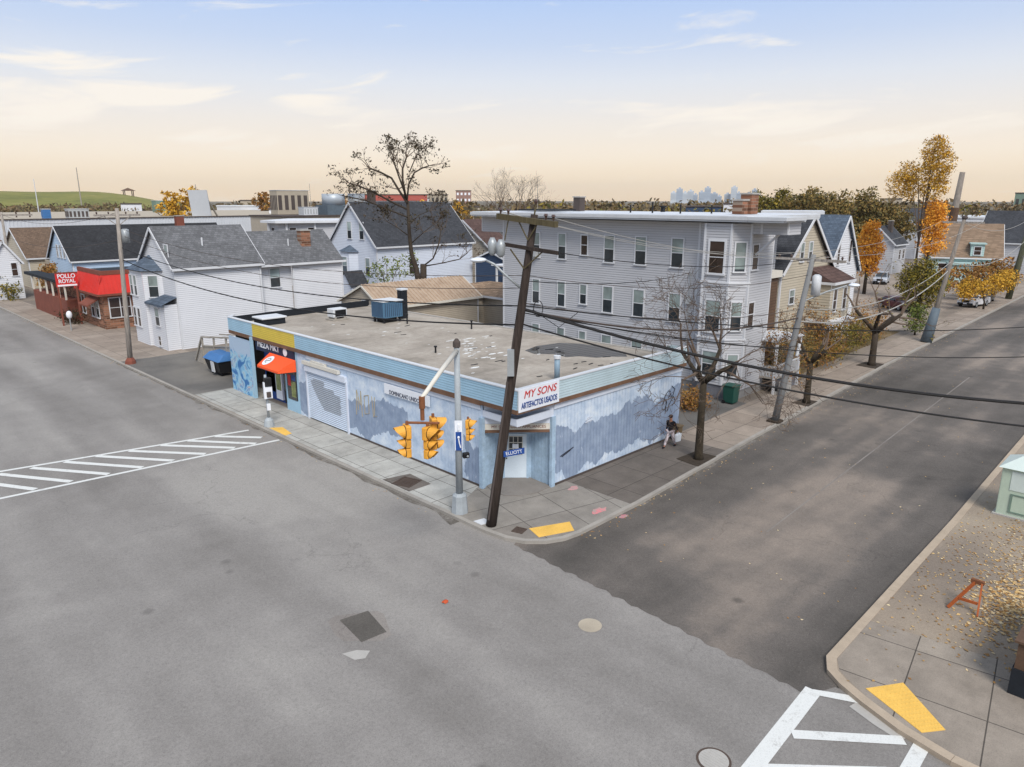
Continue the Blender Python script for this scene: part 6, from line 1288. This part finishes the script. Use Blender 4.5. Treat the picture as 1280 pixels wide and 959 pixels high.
# pedestrian signal at far crosswalk
PX, PY = 17.95, 37.55
pd = thing('pedestrian_signal', 'short pedestrian signal post beside the worn yellow pad', 'pedestrian signal', (PX, PY, 0))
obj('base', MB().tube([(PX, PY, 0), (PX, PY, .35), (PX, PY, .5)], [.3, .24, .1], 10), 'pole_paint', pd); obj('post', MB().tube([(PX, PY, .4), (PX, PY, 3.0)], .07, 10), 'pole_paint', pd, True)
m = MB(); m.obox((PX-.22, PY-.18, 1.65), (.44, -.1, 0), (.05, .2, 0), (0, 0, .95)); obj('sign_board', m, 'sign_white', pd); m = MB(); m.obox((PX-.16, PY-.24, 2.35), (.36, -.1, 0), (.05, .3, 0), (0, 0, .5)); obj('signal_box', m, 'black_metal', pd, bevel=.03)
m = MB(); m.obox((PX-.12, PY-.3, 1.75), (.22, -.05, 0), (.02, .08, 0), (0, 0, .3)); obj('hand_symbol', m, 'chimney_dark', pd); m = MB(); m.obox((PX-.1, PY-.14, .95), (.2, -.03, 0), (.02, .1, 0), (0, 0, .38)); obj('button_plate', m, 'sign_white', pd)
# left avenue pole
LX, LY = 17.9, 60.4
lp_ = thing('grey_utility_pole', 'tall weathered grey utility pole with crossarm at the driveway', 'utility pole', (LX, LY, 0))
def lpol(z): return V((LX+.3*z/11.7, LY-.55*z/11.7, z))
obj('pole', MB().tube([lpol(z) for z in (0, 4, 8, 11.9)], [.2, .18, .16, .13], 12), 'wood_pole_grey', lp_, True); m = MB(); c = lpol(11.4); m.bar(c+V((-1.6, 0, 0)), c+V((1.6, 0, 0)), .12, .14); obj('crossarm', m, 'wood_pole_grey', lp_)
m = MB(); m.bar(c+V((-1, 0, 0)), lpol(10.6), .05); m.bar(c+V((1, 0, 0)), lpol(10.6), .05); obj('brace', m, 'wood_pole_grey', lp_)
m = MB(); p = lpol(9.9)+V((.35, -.3, 0)); m.tube([p-UP*.5, p+UP*.45, p+UP*.5], [.27, .27, .15], 14); obj('transformer', m, 'galv', lp_, True)
for s in (-1.4, -.6, .6, 1.4): q = c+V((s, 0, .07)); obj('insulator', MB().tube([q, q+UP*.1, q+UP*.18], [.03, .07, .04], 7), 'ceramic', lp_)
obj('base_collar', MB().tube([lpol(0), lpol(.25), lpol(.5)], [.42, .38, .22], 8), 'brick_red', lp_)
# far left pole
FX, FY = 23.1, 113.6
fp = thing('far_utility_pole', 'grey utility pole with wide crossarm at the far left', 'utility pole', (FX-2.4, FY, 0))
def fpol(z): return V((FX-2.4+.1*z/11-.0, FY, z))
obj('pole', MB().tube([fpol(0), fpol(11)], [.22, .14], 10), 'wood_pole_grey', fp, True); m = MB(); c = fpol(10.6); m.bar(c+V((-3.2, 0, 0)), c+V((3.4, 0, 0)), .16, .2); obj('crossarm', m, 'wood_pole_grey', fp)
for s in (-3, -1.5, 0, 1.6, 3.1): q = c+V((s, 0, -.3)); obj('insulator', MB().tube([q, q+UP*.7], .09, 6), 'ceramic', fp)
# side-street grey pole
SX, SY = 39.12, 17.5
def spol(z): return V((SX+.9*z/9.6, SY-.9*z/9.6, z))
sp_ = thing('grey_lamp_pole', 'grey utility pole with a transformer and street lamp on the side street', 'utility pole', (SX, SY, 0))
obj('pole', MB().tube([spol(z) for z in (0, 3, 6, 9.6)], [.21, .18, .16, .13], 12), 'pole_concrete', sp_, True); m = MB(); c = spol(9.3); m.bar(c+V((0, 2.1, 0)), c+V((0, -1.8, 0)), .12, .14); obj('crossarm', m, 'wood_pole_grey', sp_)
m = MB(); p = spol(7.9)+V((.45, -.35, 0)); m.tube([p-UP*.55, p+UP*.5, p+UP*.6], [.25, .25, .12], 14); obj('transformer', m, 'metal_white', sp_, True)
m = MB(); m.tube([spol(7.0), spol(7.1)+V((.8, -.9, .45)), spol(7.2)+V((1.5, -1.7, .7))], .045, 8); obj('lamp_arm', m, 'galv', sp_); m = MB(); m.ball(spol(7.2)+V((1.75, -2.0, .74)), (.38, .3, .1), 12, 7); obj('lamp_head', m, 'plastic_lamp', sp_, True)
for s in (1.9, 1.2, -.8, -1.6): q = c+V((0, s, .07)); obj('insulator', MB().tube([q, q+UP*.1, q+UP*.18], [.03, .07, .04], 7), 'ceramic', sp_)
m = MB(); m.tube([spol(3.9)+V((.3, -.25, 0)), spol(4.6)+V((.3, -.25, 0))], .09, 8); obj('splice_case', m, 'metal_white', sp_)
obj('base_collar', MB().box(SX-.35, SX+.35, SY-.35, SY+.35, 0, .12), 'bark', sp_)
# far side-street pole
GX, GY = 72.1, 18.9
def gpol(z): return V((GX+1.3*z/11, GY-1.3*z/11, z))
gp = thing('leaning_far_pole', 'leaning grey pole in front of the brown roof with a dark wrapped foot', 'utility pole', (GX, GY, 0))
obj('pole', MB().tube([gpol(0), gpol(5), gpol(11)], [.24, .2, .15], 12), 'wood_weathered', gp, True); obj('wrapped_foot', MB().tube([gpol(0), gpol(1.6), gpol(3.1)], [.5, .42, .34], 12), 'wrap_grey', gp, True); m = MB(); c = gpol(10.6); m.bar(c+V((0, 1.6, 0)), c+V((0, -1.6, 0)), .14, .16); obj('crossarm', m, 'wood_pole_grey', gp)
m = MB(); p = gpol(11); m.ball(p, (.25, .25, .2)); obj('cap', m, 'chimney_dark', gp)
def opol(z): return V((112+.9*z/11, 19.9+.6-1.0*z/11, z))
op = thing('olive_far_pole', 'olive leaning pole at the right edge in front of the grey house', 'utility pole', tuple(opol(0))); obj('pole', MB().tube([opol(0), opol(11.2)], [.38, .3], 10), 'wood_olive', op, True); obj('cable_loop', MB().tube([opol(8)+V((-.4, -.3, 0)), opol(6)+V((-.8, -.6, 0)), opol(5)], .06, 6), 'cable_pale', op)
# wires
def wire(label, p, q, sag, r, mat='cable_black', group='overhead wires', n=18, name='overhead_wire', ext=None):
    p, q = V(p), V(q); pts = [p.lerp(q, i/n)-UP*(4*sag*(i/n)*(1-i/n)) for i in range(n+1)]
    if ext: pts.append(V(ext))
    o = obj(name, MB().tube(pts, r, 6), mat, loc=tuple(p)); tag(o, label, 'wire', group)
    return o
# avenue spans: left pole <-> big pole
LC = lpol(11.5); 
for i, (s, b, nm) in enumerate([(-1.4, c1+V((0, 1.5, .3)), 'uppermost thin wire from the left end of the driveway pole crossarm'), (.6, c1+V((0, 1.1, .25)), 'second thin wire from the driveway pole crossarm to the leaning pole'), (1.4, c1+V((0, -.7, .15)), 'third thin wire from the right end of the driveway pole crossarm')]):
    pass
wire('thin wire crossing the long white wall, highest of the avenue wires', lpol(10.4)+V((.2, 0, 0)), pol(9.85)+V((-.1, 0, 0)), 1.0, .014, 'cable_brown')
wire('thin wire crossing the long white wall, second highest of the avenue wires', lpol(9.9)+V((.2, 0, 0)), pol(9.4)+V((-.1, 0, 0)), 1.15, .014, 'cable_brown')
wire('mid black cable that crosses the white house wall and runs above the shop roof', lpol(9.0)+V((.1, 0, 0)), pol(8.75)+V((-.1, 0, 0)), 1.05, .028)
wire('thick lower black cable sagging over the shop roof from the driveway pole', lpol(8.1)+V((.1, 0, 0)), pol(8.05)+V((-.1, 0, 0)), 1.15, .034)
for k, (zl, zr, lb) in enumerate([(11.6, 10.7, 'thin wire at far left between the two avenue pole tops'), (9.6, 8.0, 'lower thin wire at far left between the avenue poles')]): wire(lb, lpol(zl), fpol(zr), 1.0, .018, 'cable_brown')
# to the right: across the street out of frame
wire('thickest black cable bundle sweeping down to the right edge above the green cabinet', pol(8.65), (29.5, 4.2, 6.05-.35), .55, .055, 'cable_black', ext=(33.2, -.7, 5.9))
wire('lower thick cable from the leaning pole falling to the right edge', pol(8.1), (27.8, 3.6, 5.35), .45, .032, ext=(33.1, -.8, 5.4))
wire('upper thin cable crossing the side street to the right edge', pol(8.75), (50, 5.4, 6.0), .7, .024, ext=(60, 1.1, 6.4))
wire('middle thin cable crossing the side street to the right edge', pol(8.5), (41, 4.8, 5.6), .7, .022, ext=(60, -3.1, 6.0))
for x_, y_, lb_ in ((33.3, -.8, 'utility pole on the near pavement that takes the thick black cables'), (60.1, .9, 'utility pole farther along the near side that takes the thin cables')):
    t = thing('roadside_pole', lb_, 'utility pole', (x_, y_, 0)); obj('pole', MB().tube([(x_, y_, 0), (x_, y_, 9)], [.2, .15], 12), 'wood_pole', t, True); obj('crossarm', MB().box(x_-.07, x_+.07, y_-4.2 if x_ > 50 else y_-1.1, y_+1.1, 6.0 if x_ > 50 else 8.3, 6.14 if x_ > 50 else 8.45), 'wood_arm', t)
# side street spans: big pole -> grey pole -> far pole
SC = spol(9.4)
for i, (p, q, sg, r, lb, mt) in enumerate([
    (c1+V((0, 1.5, .3)), SC+V((0, 1.9, .2)), .5, .012, 'topmost thin wire in front of the flats, from the left insulator', 'cable_pale'),
    (c1+V((0, -1.1, .1)), SC+V((0, -1.6, .2)), .6, .012, 'thin wire from the right end of the top crossarm past the bay', 'cable_pale'),
    (c1+V((0, 1.1, .25)), SC+V((0, 1.2, .2)), .6, .012, 'second thin wire from the left insulators past the bay', 'cable_pale'),
    (c2+V((0, -1.5, 0)), SC+V((0, -.8, .2)), .55, .016, 'thin dark wire from the lower crossarm past the top floor windows', 'cable_black'),
    (pol(9.85), spol(8.5), .6, .014, 'thin wire crossing between the top and middle floor windows', 'cable_brown'),
    (pol(9.65), (X-.1, 25.5, 7.85), .35, .018, 'service wire from the leaning pole to the conduit beside the bay', 'cable_black'),
    (pol(8.85), spol(6.6), .6, .018, 'thin cable below the middle floor windows of the flats', 'cable_brown'),
    (pol(8.6), spol(6.1), .75, .045, 'thick twisted cable in front of the bay of the flats', 'cable_brown'),
    (pol(8.6), spol(4.4), .35, .02, 'slanting cable down to the white splice case on the grey pole', 'cable_black')]): wire(lb, p, q, sg, r, mt)
GC = gpol(10.6)
for (p, q, sg, r, lb, mt) in [(SC+V((0, 1.9, .2)), GC+V((0, 1.6, .1)), .7, .012, 'thin wire past the beige gable, left of the pair', 'cable_pale'), (SC+V((0, -1.6, .2)), GC+V((0, -1.5, .1)), .7, .012, 'thin wire past the beige gable, right of the pair', 'cable_pale'),
    (spol(6.6), gpol(7.2), 1.3, .03, 'upper pale cable sagging between the grey lamp pole and the leaning far pole', 'cable_pale'), (spol(5.9), gpol(6.4), 1.5, .045, 'lower pale cable sagging between the grey lamp pole and the leaning far pole', 'cable_pale'),
    (gpol(7.2), opol(7.5), 1.4, .03, 'pale cable from the leaning far pole to the olive pole', 'cable_pale'), (gpol(10.6), opol(10.5), 1.2, .02, 'thin high wire from the leaning far pole to the olive pole', 'cable_pale')]: wire(lb, p, q, sg, r, mt)
# loose loop hanging by the pole
m = MB(); ctr = pol(9.0)+V((.35, -.45, -.35)); m.tube([ctr+V((.707, -.707, 0))*(.17*math.cos(t*.5))+UP*(.3*math.sin(t*.5)) for t in range(14)], .016, 5); m.tube([pol(8.6)+V((.3, -.3, 0)), pol(8.0)+V((1.2, -.9, -.1)), pol(8.35)+V((2.2, -.9, .0))], .014, 5); obj('cable_coil', m, 'cable_black', bp)

# ================================================================== STREET THINGS
def sawhorse():
    t = thing('barricade_frame', 'orange wooden A shaped barricade end on the near pavement', 'barricade', (24.4, 4.2, 0))
    ap = V((24.75, 4.1, .88)); m = MB(); m.bar((24.1, 4.62, .02), tuple(ap), .05, .1); obj('leg', m, 'barricade', t); m = MB(); m.bar((24.15, 3.82, .02), tuple(ap+V((0, -.16, 0))), .05, .1); obj('leg', m, 'barricade', t)
    m = MB(); m.bar((24.32, 4.42, .34), (24.36, 3.9, .34), .04, .09); obj('crossbar', m, 'barricade', t); m = MB(); m.obox(ap+V((-.06, -.22, -.06)), (.12, 0, 0), (0, .36, 0), (0, 0, .12)); obj('top_block', m, 'rust', t)
sawhorse()
def cabinet():
    t = thing('green_utility_cabinet', 'pale green utility cabinet with low peaked lid at the right edge', 'utility cabinet', (33.6, 3.6, 0))
    x0, x1, y0, y1 = 33.4, 35.2, 2.6, 5.32
    obj('housing', MB().box(x0, x1, y0, y1, .02, 2.05), 'cabinet_green', t, bevel=.03)
    m = MB(); m.add([(x0-.12, y0-.12, 2.05), (x1+.12, y0-.12, 2.05), (x1+.12, y1+.12, 2.05), (x0-.12, y1+.12, 2.05), ((x0+x1)/2, y0+.6, 2.5), ((x0+x1)/2, y1-.6, 2.5)], [(3, 2, 1, 0), (0, 1, 4), (1, 2, 5, 4), (2, 3, 5), (3, 0, 4, 5)]); obj('lid', m, 'cabinet_pale', t)
    obj('upper_panel', MB().box(x0-.02, x0, y0+.1, y1-.35, 1.15, 1.95), 'cabinet_pale', t)
    m = MB(); m.box(x0-.03, x0, y1-.5, y1-.42, .2, 1.0); m.box(x0-.03, x0, y0+.1, y1-.5, .2, .26); m.box(x0-.03, x0, y0+.1, y1-.5, .94, 1.0); m.box(x0-.03, x0, y0+.1, y0+.2, .2, 1.0); obj('door_frame', m, 'far_green', t)
    obj('door', MB().box(x0-.012, x0-.002, y0+.2, y1-.5, .26, .94), 'cabinet_green', t); obj('handle', MB().tube([(x0-.05, 3.9, .5), (x0-.05, 3.9, .72), (x0-.05, 3.6, .72)], .02, 6), 'galv', t)
    obj('plinth', MB().box(x0-.1, x1+.1, y0-.1, y1+.1, 0, .06), 'concrete', t)
cabinet()
t = thing('low_wall', 'dark brown and black low wall end cut off at the lower right edge', 'wall', (20.6, 1.5, 0)); obj('upper_board', MB().box(20.7, 25, 1.4, 2.3, .75, 1.5), 'brown_wood', t); obj('lower_base', MB().box(20.66, 25.05, 1.35, 2.34, 0, .74), 'parapet_black', t); obj('coping', MB().box(20.62, 25.1, 1.3, 2.38, 1.5, 1.56), 'brown_wood', t)
def wheelie(name, label, x, y, mat, h=1.05, w=.6):
    t = thing(name, label, 'bin', (x, y, 0)); m = MB(); m.add([(x-w*.42, y-w*.42, .08), (x+w*.42, y-w*.42, .08), (x+w*.42, y+w*.42, .08), (x-w*.42, y+w*.42, .08), (x-w/2, y-w/2, h), (x+w/2, y-w/2, h), (x+w/2, y+w/2, h), (x-w/2, y+w/2, h)], [(3, 2, 1, 0), (4, 5, 6, 7), (0, 1, 5, 4), (1, 2, 6, 5), (2, 3, 7, 6), (3, 0, 4, 7)])
    obj('body', m, mat, t, bevel=.04); m = MB(); m.box(x-w/2-.04, x+w/2+.04, y-w/2-.04, y+w/2+.04, h, h+.08); obj('lid', m, mat, t, bevel=.03)
    for s in (-1, 1): obj('wheel', MB().tube([(x+s*w*.44, y+w*.36, .12), (x+s*w*.52, y+w*.36, .12)], .12, 12), 'rubber', t)
    obj('handle', MB().tube([(x-w*.4, y+w/2+.1, h-.02), (x+w*.4, y+w/2+.1, h-.02)], .02, 6), 'black_metal', t)
wheelie('wheelie_bin', 'dark green wheelie bin on the driveway beside the flats', 40.9, 21.3, 'green_bin', 1.15, .8)
wheelie('small_bin', 'small brown bin against the far end of the shop side wall', 32.3, 19.75, 'brown_bin', .75, .42)
t = thing('blue_lidded_dumpster', 'blue lidded dark dumpster with a grey side panel left of the mural wall', 'dumpster', (22, 52, 0))
obj('body', MB().add([(21.0, 50.9, .25), (23, 50.9, .25), (23, 53.0, .25), (21.0, 53.0, .25), (20.8, 50.7, 1.15), (23.2, 50.7, 1.15), (23.2, 53.2, 1.15), (20.8, 53.2, 1.15)], [(3, 2, 1, 0), (4, 5, 6, 7), (0, 1, 5, 4), (1, 2, 6, 5), (2, 3, 7, 6), (3, 0, 4, 7)]), 'black_metal', t, bevel=.04)
obj('lid', MB().add([(20.7, 50.6, 1.15), (23.3, 50.6, 1.15), (23.3, 53.3, 1.15), (20.7, 53.3, 1.15), (21.2, 50.8, 1.6), (23.1, 50.8, 1.7), (23.1, 53.1, 1.7), (21.2, 53.1, 1.6)], [(3, 2, 1, 0), (4, 5, 6, 7), (0, 1, 5, 4), (1, 2, 6, 5), (2, 3, 7, 6), (3, 0, 4, 7)]), 'dumpster_blue', t, bevel=.06)
obj('side_panel', MB().obox((20.87, 51.5, .3), (0, .45, 0), (-.08, 0, 0), (-.06, 0, .8)), 'metal_white', t)
for x, y in ((21.2, 51.2), (21.2, 52.7), (22.8, 51.2), (22.8, 52.7)): obj('wheel', MB().tube([(x-.06, y, .14), (x+.06, y, .14)], .14, 10), 'rubber', t)
t = thing('parking_meter', 'white headed post standing in front of the restaurant', 'post', (18.9, 80.5, 0)); obj('post', MB().tube([(18.9, 80.5, 0), (18.9, 80.5, 1.3)], .06, 8), 'galv', t); obj('head', MB().ball((18.9, 80.5, 1.55), (.28, .2, .4)), 'sign_white', t, True)

def car(name, label, x, y, ang, mat, kind='suv', group=None, s=1.0):
    t = bpy.data.objects.new(name, None); col.objects.link(t); tag(t, label, 'car', group); ORG[t.name] = V((0, 0, 0))
    H = 1.75 if kind == 'suv' else 1.45; L = 4.7 if kind == 'suv' else 4.4; W = 1.9
    # side profile lofted across the width: lower body
    prof = [(-L/2, .45), (-L/2+.05, .85), (-L/2+.25, 1.0), (-L*.2, 1.08), (L*.46, 1.05), (L/2-.02, .95), (L/2, .5), (L/2-.1, .32), (-L/2+.1, .32)]
    m = MB(); secs = ((-W/2, .0), (-W/2+.06, 1), (W/2-.06, 1), (W/2, 0)); vs = []
    for (yy, k) in secs:
        for (px_, pz) in prof: vs.append((px_*(.985 if k == 0 else 1), yy, pz*(1 if k else .985)+(0 if k else .01)))
    n = len(prof); fs = [(a*n+i, a*n+(i+1) % n, (a+1)*n+(i+1) % n, (a+1)*n+i) for a in range(3) for i in range(n)]+[tuple(range(n))[::-1], tuple(range(3*n, 4*n))]
    m.add(vs, fs); obj('body', m, mat, t, True, bevel=.03)
    f0, f1, b1, b0 = -L*.22, -L*.07, L*.36 if kind == 'suv' else L*.24, L*.45 if kind == 'suv' else L*.40
    m = MB(); wv = [(f0, 1.04), (f1, H-.04), (b1, H-.02), (b0, 1.03)]
    m.add([(a, -W/2+.08, 1.03) for a in (f0, b0)]+[(a, -W/2+.24, H) for a in (b1, f1)]+[(a, W/2-.08, 1.03) for a in (f0, b0)]+[(a, W/2-.24, H) for a in (b1, f1)], [(0, 1, 2, 3), (7, 6, 5, 4), (3, 2, 6, 7), (0, 3, 7, 4), (1, 5, 6, 2)]); cb = obj('cabin', m, mat, t)
    m = MB()  # glass panes just proud of cabin
    def gl(P4, n_): m.add([V(p)+V(n_)*.012 for p in P4], [(0, 1, 2, 3)])
    lerp = lambda a, b, k: a+(b-a)*k
    gl([(lerp(f0, f1, .08), -W/2+.16, 1.09), (lerp(f0, f1, .08), W/2-.16, 1.09), (lerp(f0, f1, .92), W/2-.28, H-.06), (lerp(f0, f1, .92), -W/2+.28, H-.06)][::-1], (-.8, 0, .5))
    gl([(lerp(b0, b1, .1), -W/2+.18, 1.1), (lerp(b0, b1, .1), W/2-.18, 1.1), (lerp(b0, b1, .9), W/2-.3, H-.08), (lerp(b0, b1, .9), -W/2+.3, H-.08)], (.9, 0, .3))
    for sgn in (-1, 1):
        for a0_, a1_ in ((.05, .42), (.46, .72), (.76, .95)):
            xs0, xs1 = lerp(f0, b0, a0_), lerp(f0, b0, a1_); xt0, xt1 = lerp(f1, b1, a0_), lerp(f1, b1, a1_)
            q = [(xs0+.05, sgn*(W/2-.085), 1.1), (xs1, sgn*(W/2-.085), 1.1), (xt1, sgn*(W/2-.225), H-.1), (xt0+.02, sgn*(W/2-.225), H-.1)]
            gl(q if sgn < 0 else q[::-1], (0, sgn, .1))
    obj('windows', m, 'glass', cb)
    for xx in (-L*.31, L*.30):
        for sgn in (-1, 1):
            wl = obj('wheel', MB().tube([(xx, sgn*(W/2-.22), .35), (xx, sgn*(W/2+.0), .35)], .36, 18), 'rubber', t); obj('rim', MB().tube([(xx, sgn*(W/2-.02), .35), (xx, sgn*(W/2+.015), .35)], .21, 12), 'galv', wl)
    for sgn in (-1, 1): obj('headlight', MB().box(-L/2-.015, -L/2+.12, sgn*.68-.2, sgn*.68+.2, .78, .93), 'plastic_lamp', t); obj('tail_light', MB().box(L/2-.1, L/2+.015, sgn*.75-.14, sgn*.75+.14, .75, .95), 'lens_red', t); obj('mirror', MB().box(f0+.2, f0+.35, sgn*(W/2+.0)-.1*(sgn < 0)-.0, sgn*(W/2)+.1*(sgn > 0)+.02, 1.05, 1.2), 'black_metal', t)
    obj('grille', MB().box(-L/2-.02, -L/2+.06, -.42, .42, .62, .9), 'black_metal', t); obj('bumper', MB().box(-L/2-.06, -L/2+.1, -W/2+.1, W/2-.1, .34, .56), 'black_metal', t, bevel=.03); obj('number_plate', MB().box(-L/2-.07, -L/2-.06, -.2, .2, .42, .54), 'sign_white', t)
    t.location = (x, y, .01); t.rotation_euler = (0, 0, ang); t.scale = (s, s, s); return t
car('parked_car', 'silver off road car facing the camera in the lot beyond the white house', 119.2, 38.6, R(12), 'car_silver', 'suv', 'parked cars on the right')
car('parked_car', 'white car under the golden shrub tree at far right', 101.3, 22.0, R(-10), 'car_white', 'hatch', 'parked cars on the right')
car('parked_car', 'dark car just beyond the white car at far right', 106.4, 22.1, R(4), 'car_dark', 'hatch', 'parked cars on the right')
car('parked_car', 'dark red car half hidden behind the far leaning pole', 92.0, 27.8, R(60), 'car_red', 'hatch', 'parked cars on the right')

# person walking beside the side wall
def skin(name, joints, edges, mat, parent, sub=2):
    me = bpy.data.meshes.new(name); O = org(parent); me.from_pydata([V(j[:3]) for j in joints], edges, []); o = bpy.data.objects.new(name, me); col.objects.link(o)
    md = o.modifiers.new('s', 'SKIN'); md.use_smooth_shade = True
    for i, j in enumerate(joints): me.skin_vertices[0].data[i].radius = (j[3], j[4] if len(j) > 4 else j[3])
    me.skin_vertices[0].data[0].use_root = True
    sb = o.modifiers.new('u', 'SUBSURF'); sb.levels = sub; sb.render_levels = sub
    bpy.context.view_layer.update(); nm = bpy.data.meshes.new_from_object(o.evaluated_get(bpy.context.evaluated_depsgraph_get()))
    bpy.data.objects.remove(o); bpy.data.meshes.remove(me); nm.materials.clear(); nm.materials.append(M[mat]); nm.name = name
    q = bpy.data.objects.new(name, nm); col.objects.link(q); q.parent = parent; return q
pr_ = thing('person', 'person in dark jacket, brown cap and pale trousers walking past the shop side wall', 'person', (31.0, 19.35, 0))
# local frame: walks toward -x ; y sideways
J = [(0, 0, .92, .09, .08), (0, 0, 1.12, .085, .075), (-.02, 0, 1.36, .11, .085), (-.03, 0, 1.47, .06), (-.05, 0, 1.56, .085), (-.06, 0, 1.66, .085),
     (0, .1, .86, .085), (-.16, .11, .48, .06), (-.36, .11, .09, .04), (-.46, .11, .035, .035),
     (0, -.1, .86, .085), (.1, -.11, .47, .06), (.34, -.11, .1, .04), (.27, -.11, .035, .035),
     (-.02, .18, 1.38, .04), (.1, .25, 1.1, .035), (.0, .27, .88, .032), (-.03, .27, .79, .028),
     (-.02, -.18, 1.38, .04), (.08, -.26, 1.1, .035), (.2, -.28, .9, .032), (.22, -.28, .81, .028)]
E_ = [(0, 1), (1, 2), (2, 3), (3, 4), (4, 5), (0, 6), (6, 7), (7, 8), (8, 9), (0, 10), (10, 11), (11, 12), (12, 13), (2, 14), (14, 15), (15, 16), (16, 17), (2, 18), (18, 19), (19, 20), (20, 21)]
skin('body', J, E_, 'skin', pr_)
tJ = [(0, 0, .95, .155, .13), (0, .1, .86, .105), (-.16, .11, .48, .08), (-.35, .11, .12, .062), (0, -.1, .86, .105), (.1, -.11, .47, .08), (.33, -.11, .13, .062)]
skin('trousers', tJ, [(0, 1), (1, 2), (2, 3), (0, 4), (4, 5), (5, 6)], 'pale_cloth', pr_)
sJ = [(0, 0, .84, .17, .14), (0, 0, 1.0, .165, .135), (0, 0, 1.15, .155, .125), (-.02, 0, 1.36, .185, .14), (-.02, .21, 1.37, .08), (.1, .26, 1.1, .062), (.0, .27, .92, .05), (-.02, -.21, 1.37, .08), (.08, -.27, 1.1, .062), (.19, -.28, .93, .05), (-.03, 0, 1.45, .08)]
skin('jacket', sJ, [(0, 1), (1, 2), (2, 3), (3, 4), (4, 5), (5, 6), (3, 7), (7, 8), (8, 9), (3, 10)], 'black_cloth', pr_)
def loc_mb(build): m = MB(); build(m); m.v = [tuple(V(v)+V((31.0, 19.35, 0))) for v in m.v]; return m
obj('hair', loc_mb(lambda m: m.ball((-.04, 0, 1.66), (.105, .095, .09), 12, 8)), 'black_cloth', pr_, True)
obj('cap', loc_mb(lambda m: (m.ball((-.05, 0, 1.71), (.12, .105, .07), 12, 8), m.box(-.24, -.1, -.07, .07, 1.68, 1.70))), 'cap_brown', pr_)
obj('nose', loc_mb(lambda m: m.ball((-.15, 0, 1.62), (.02, .014, .022), 8, 5)), 'skin', pr_)
for sy in (-1, 1):
    obj('eye', loc_mb(lambda m: m.ball((-.135, sy*.032, 1.645), (.008, .012, .007), 8, 5)), 'black_cloth', pr_); obj('ear', loc_mb(lambda m: m.ball((-.05, sy*.088, 1.635), (.02, .012, .03), 8, 5)), 'skin', pr_)
obj('mouth', loc_mb(lambda m: m.ball((-.135, 0, 1.58), (.006, .022, .005), 8, 5)), 'brick_red', pr_)
obj('shoe', loc_mb(lambda m: m.ball((-.43, .11, .05), (.14, .05, .05))), 'black_cloth', pr_); obj('shoe', loc_mb(lambda m: m.ball((.3, -.11, .05), (.14, .05, .05))), 'black_cloth', pr_)
bgm = MB(); bgm.add([(31.1, 19.02, .3), (31.45, 18.98, .3), (31.45, 19.12, .3), (31.1, 19.14, .3), (31.05, 19.0, .72), (31.5, 18.96, .75), (31.5, 19.14, .74), (31.05, 19.16, .72)], [(3, 2, 1, 0), (4, 5, 6, 7), (0, 1, 5, 4), (1, 2, 6, 5), (2, 3, 7, 6), (3, 0, 4, 7)])
bg_ = obj('carrier_bag', bgm, 'bag_white', loc=(31.25, 19.06, .5), bevel=.04); tag(bg_, 'white carrier bag held by the person beside the side wall', 'bag')
obj('handle', MB().tube([(31.1, 19.07, .73), (31.2, 19.07, .82), (31.3, 19.07, .82), (31.42, 19.07, .74)], .012, 5), 'bag_white', bg_)

# thin evening air over the whole scene
hz = struct('haze', MB().box(-3400, 5900, -3400, 5900, -1.4, 160), 'galv'); hz['kind'] = 'stuff'; hz['label'] = 'thin pale evening haze over the town'
hm = bpy.data.materials.new('haze'); hm.use_nodes = True; ht = hm.node_tree; ht.nodes.clear()
ho = ht.nodes.new('ShaderNodeOutputMaterial'); hv = ht.nodes.new('ShaderNodeVolumePrincipled'); hv.inputs['Density'].default_value = .00008; hv.inputs['Color'].default_value = (1, .95, .9, 1); hv.inputs['Anisotropy'].default_value = .2
ht.links.new(hv.outputs[0], ho.inputs['Volume']); hz.data.materials.clear(); hz.data.materials.append(hm)
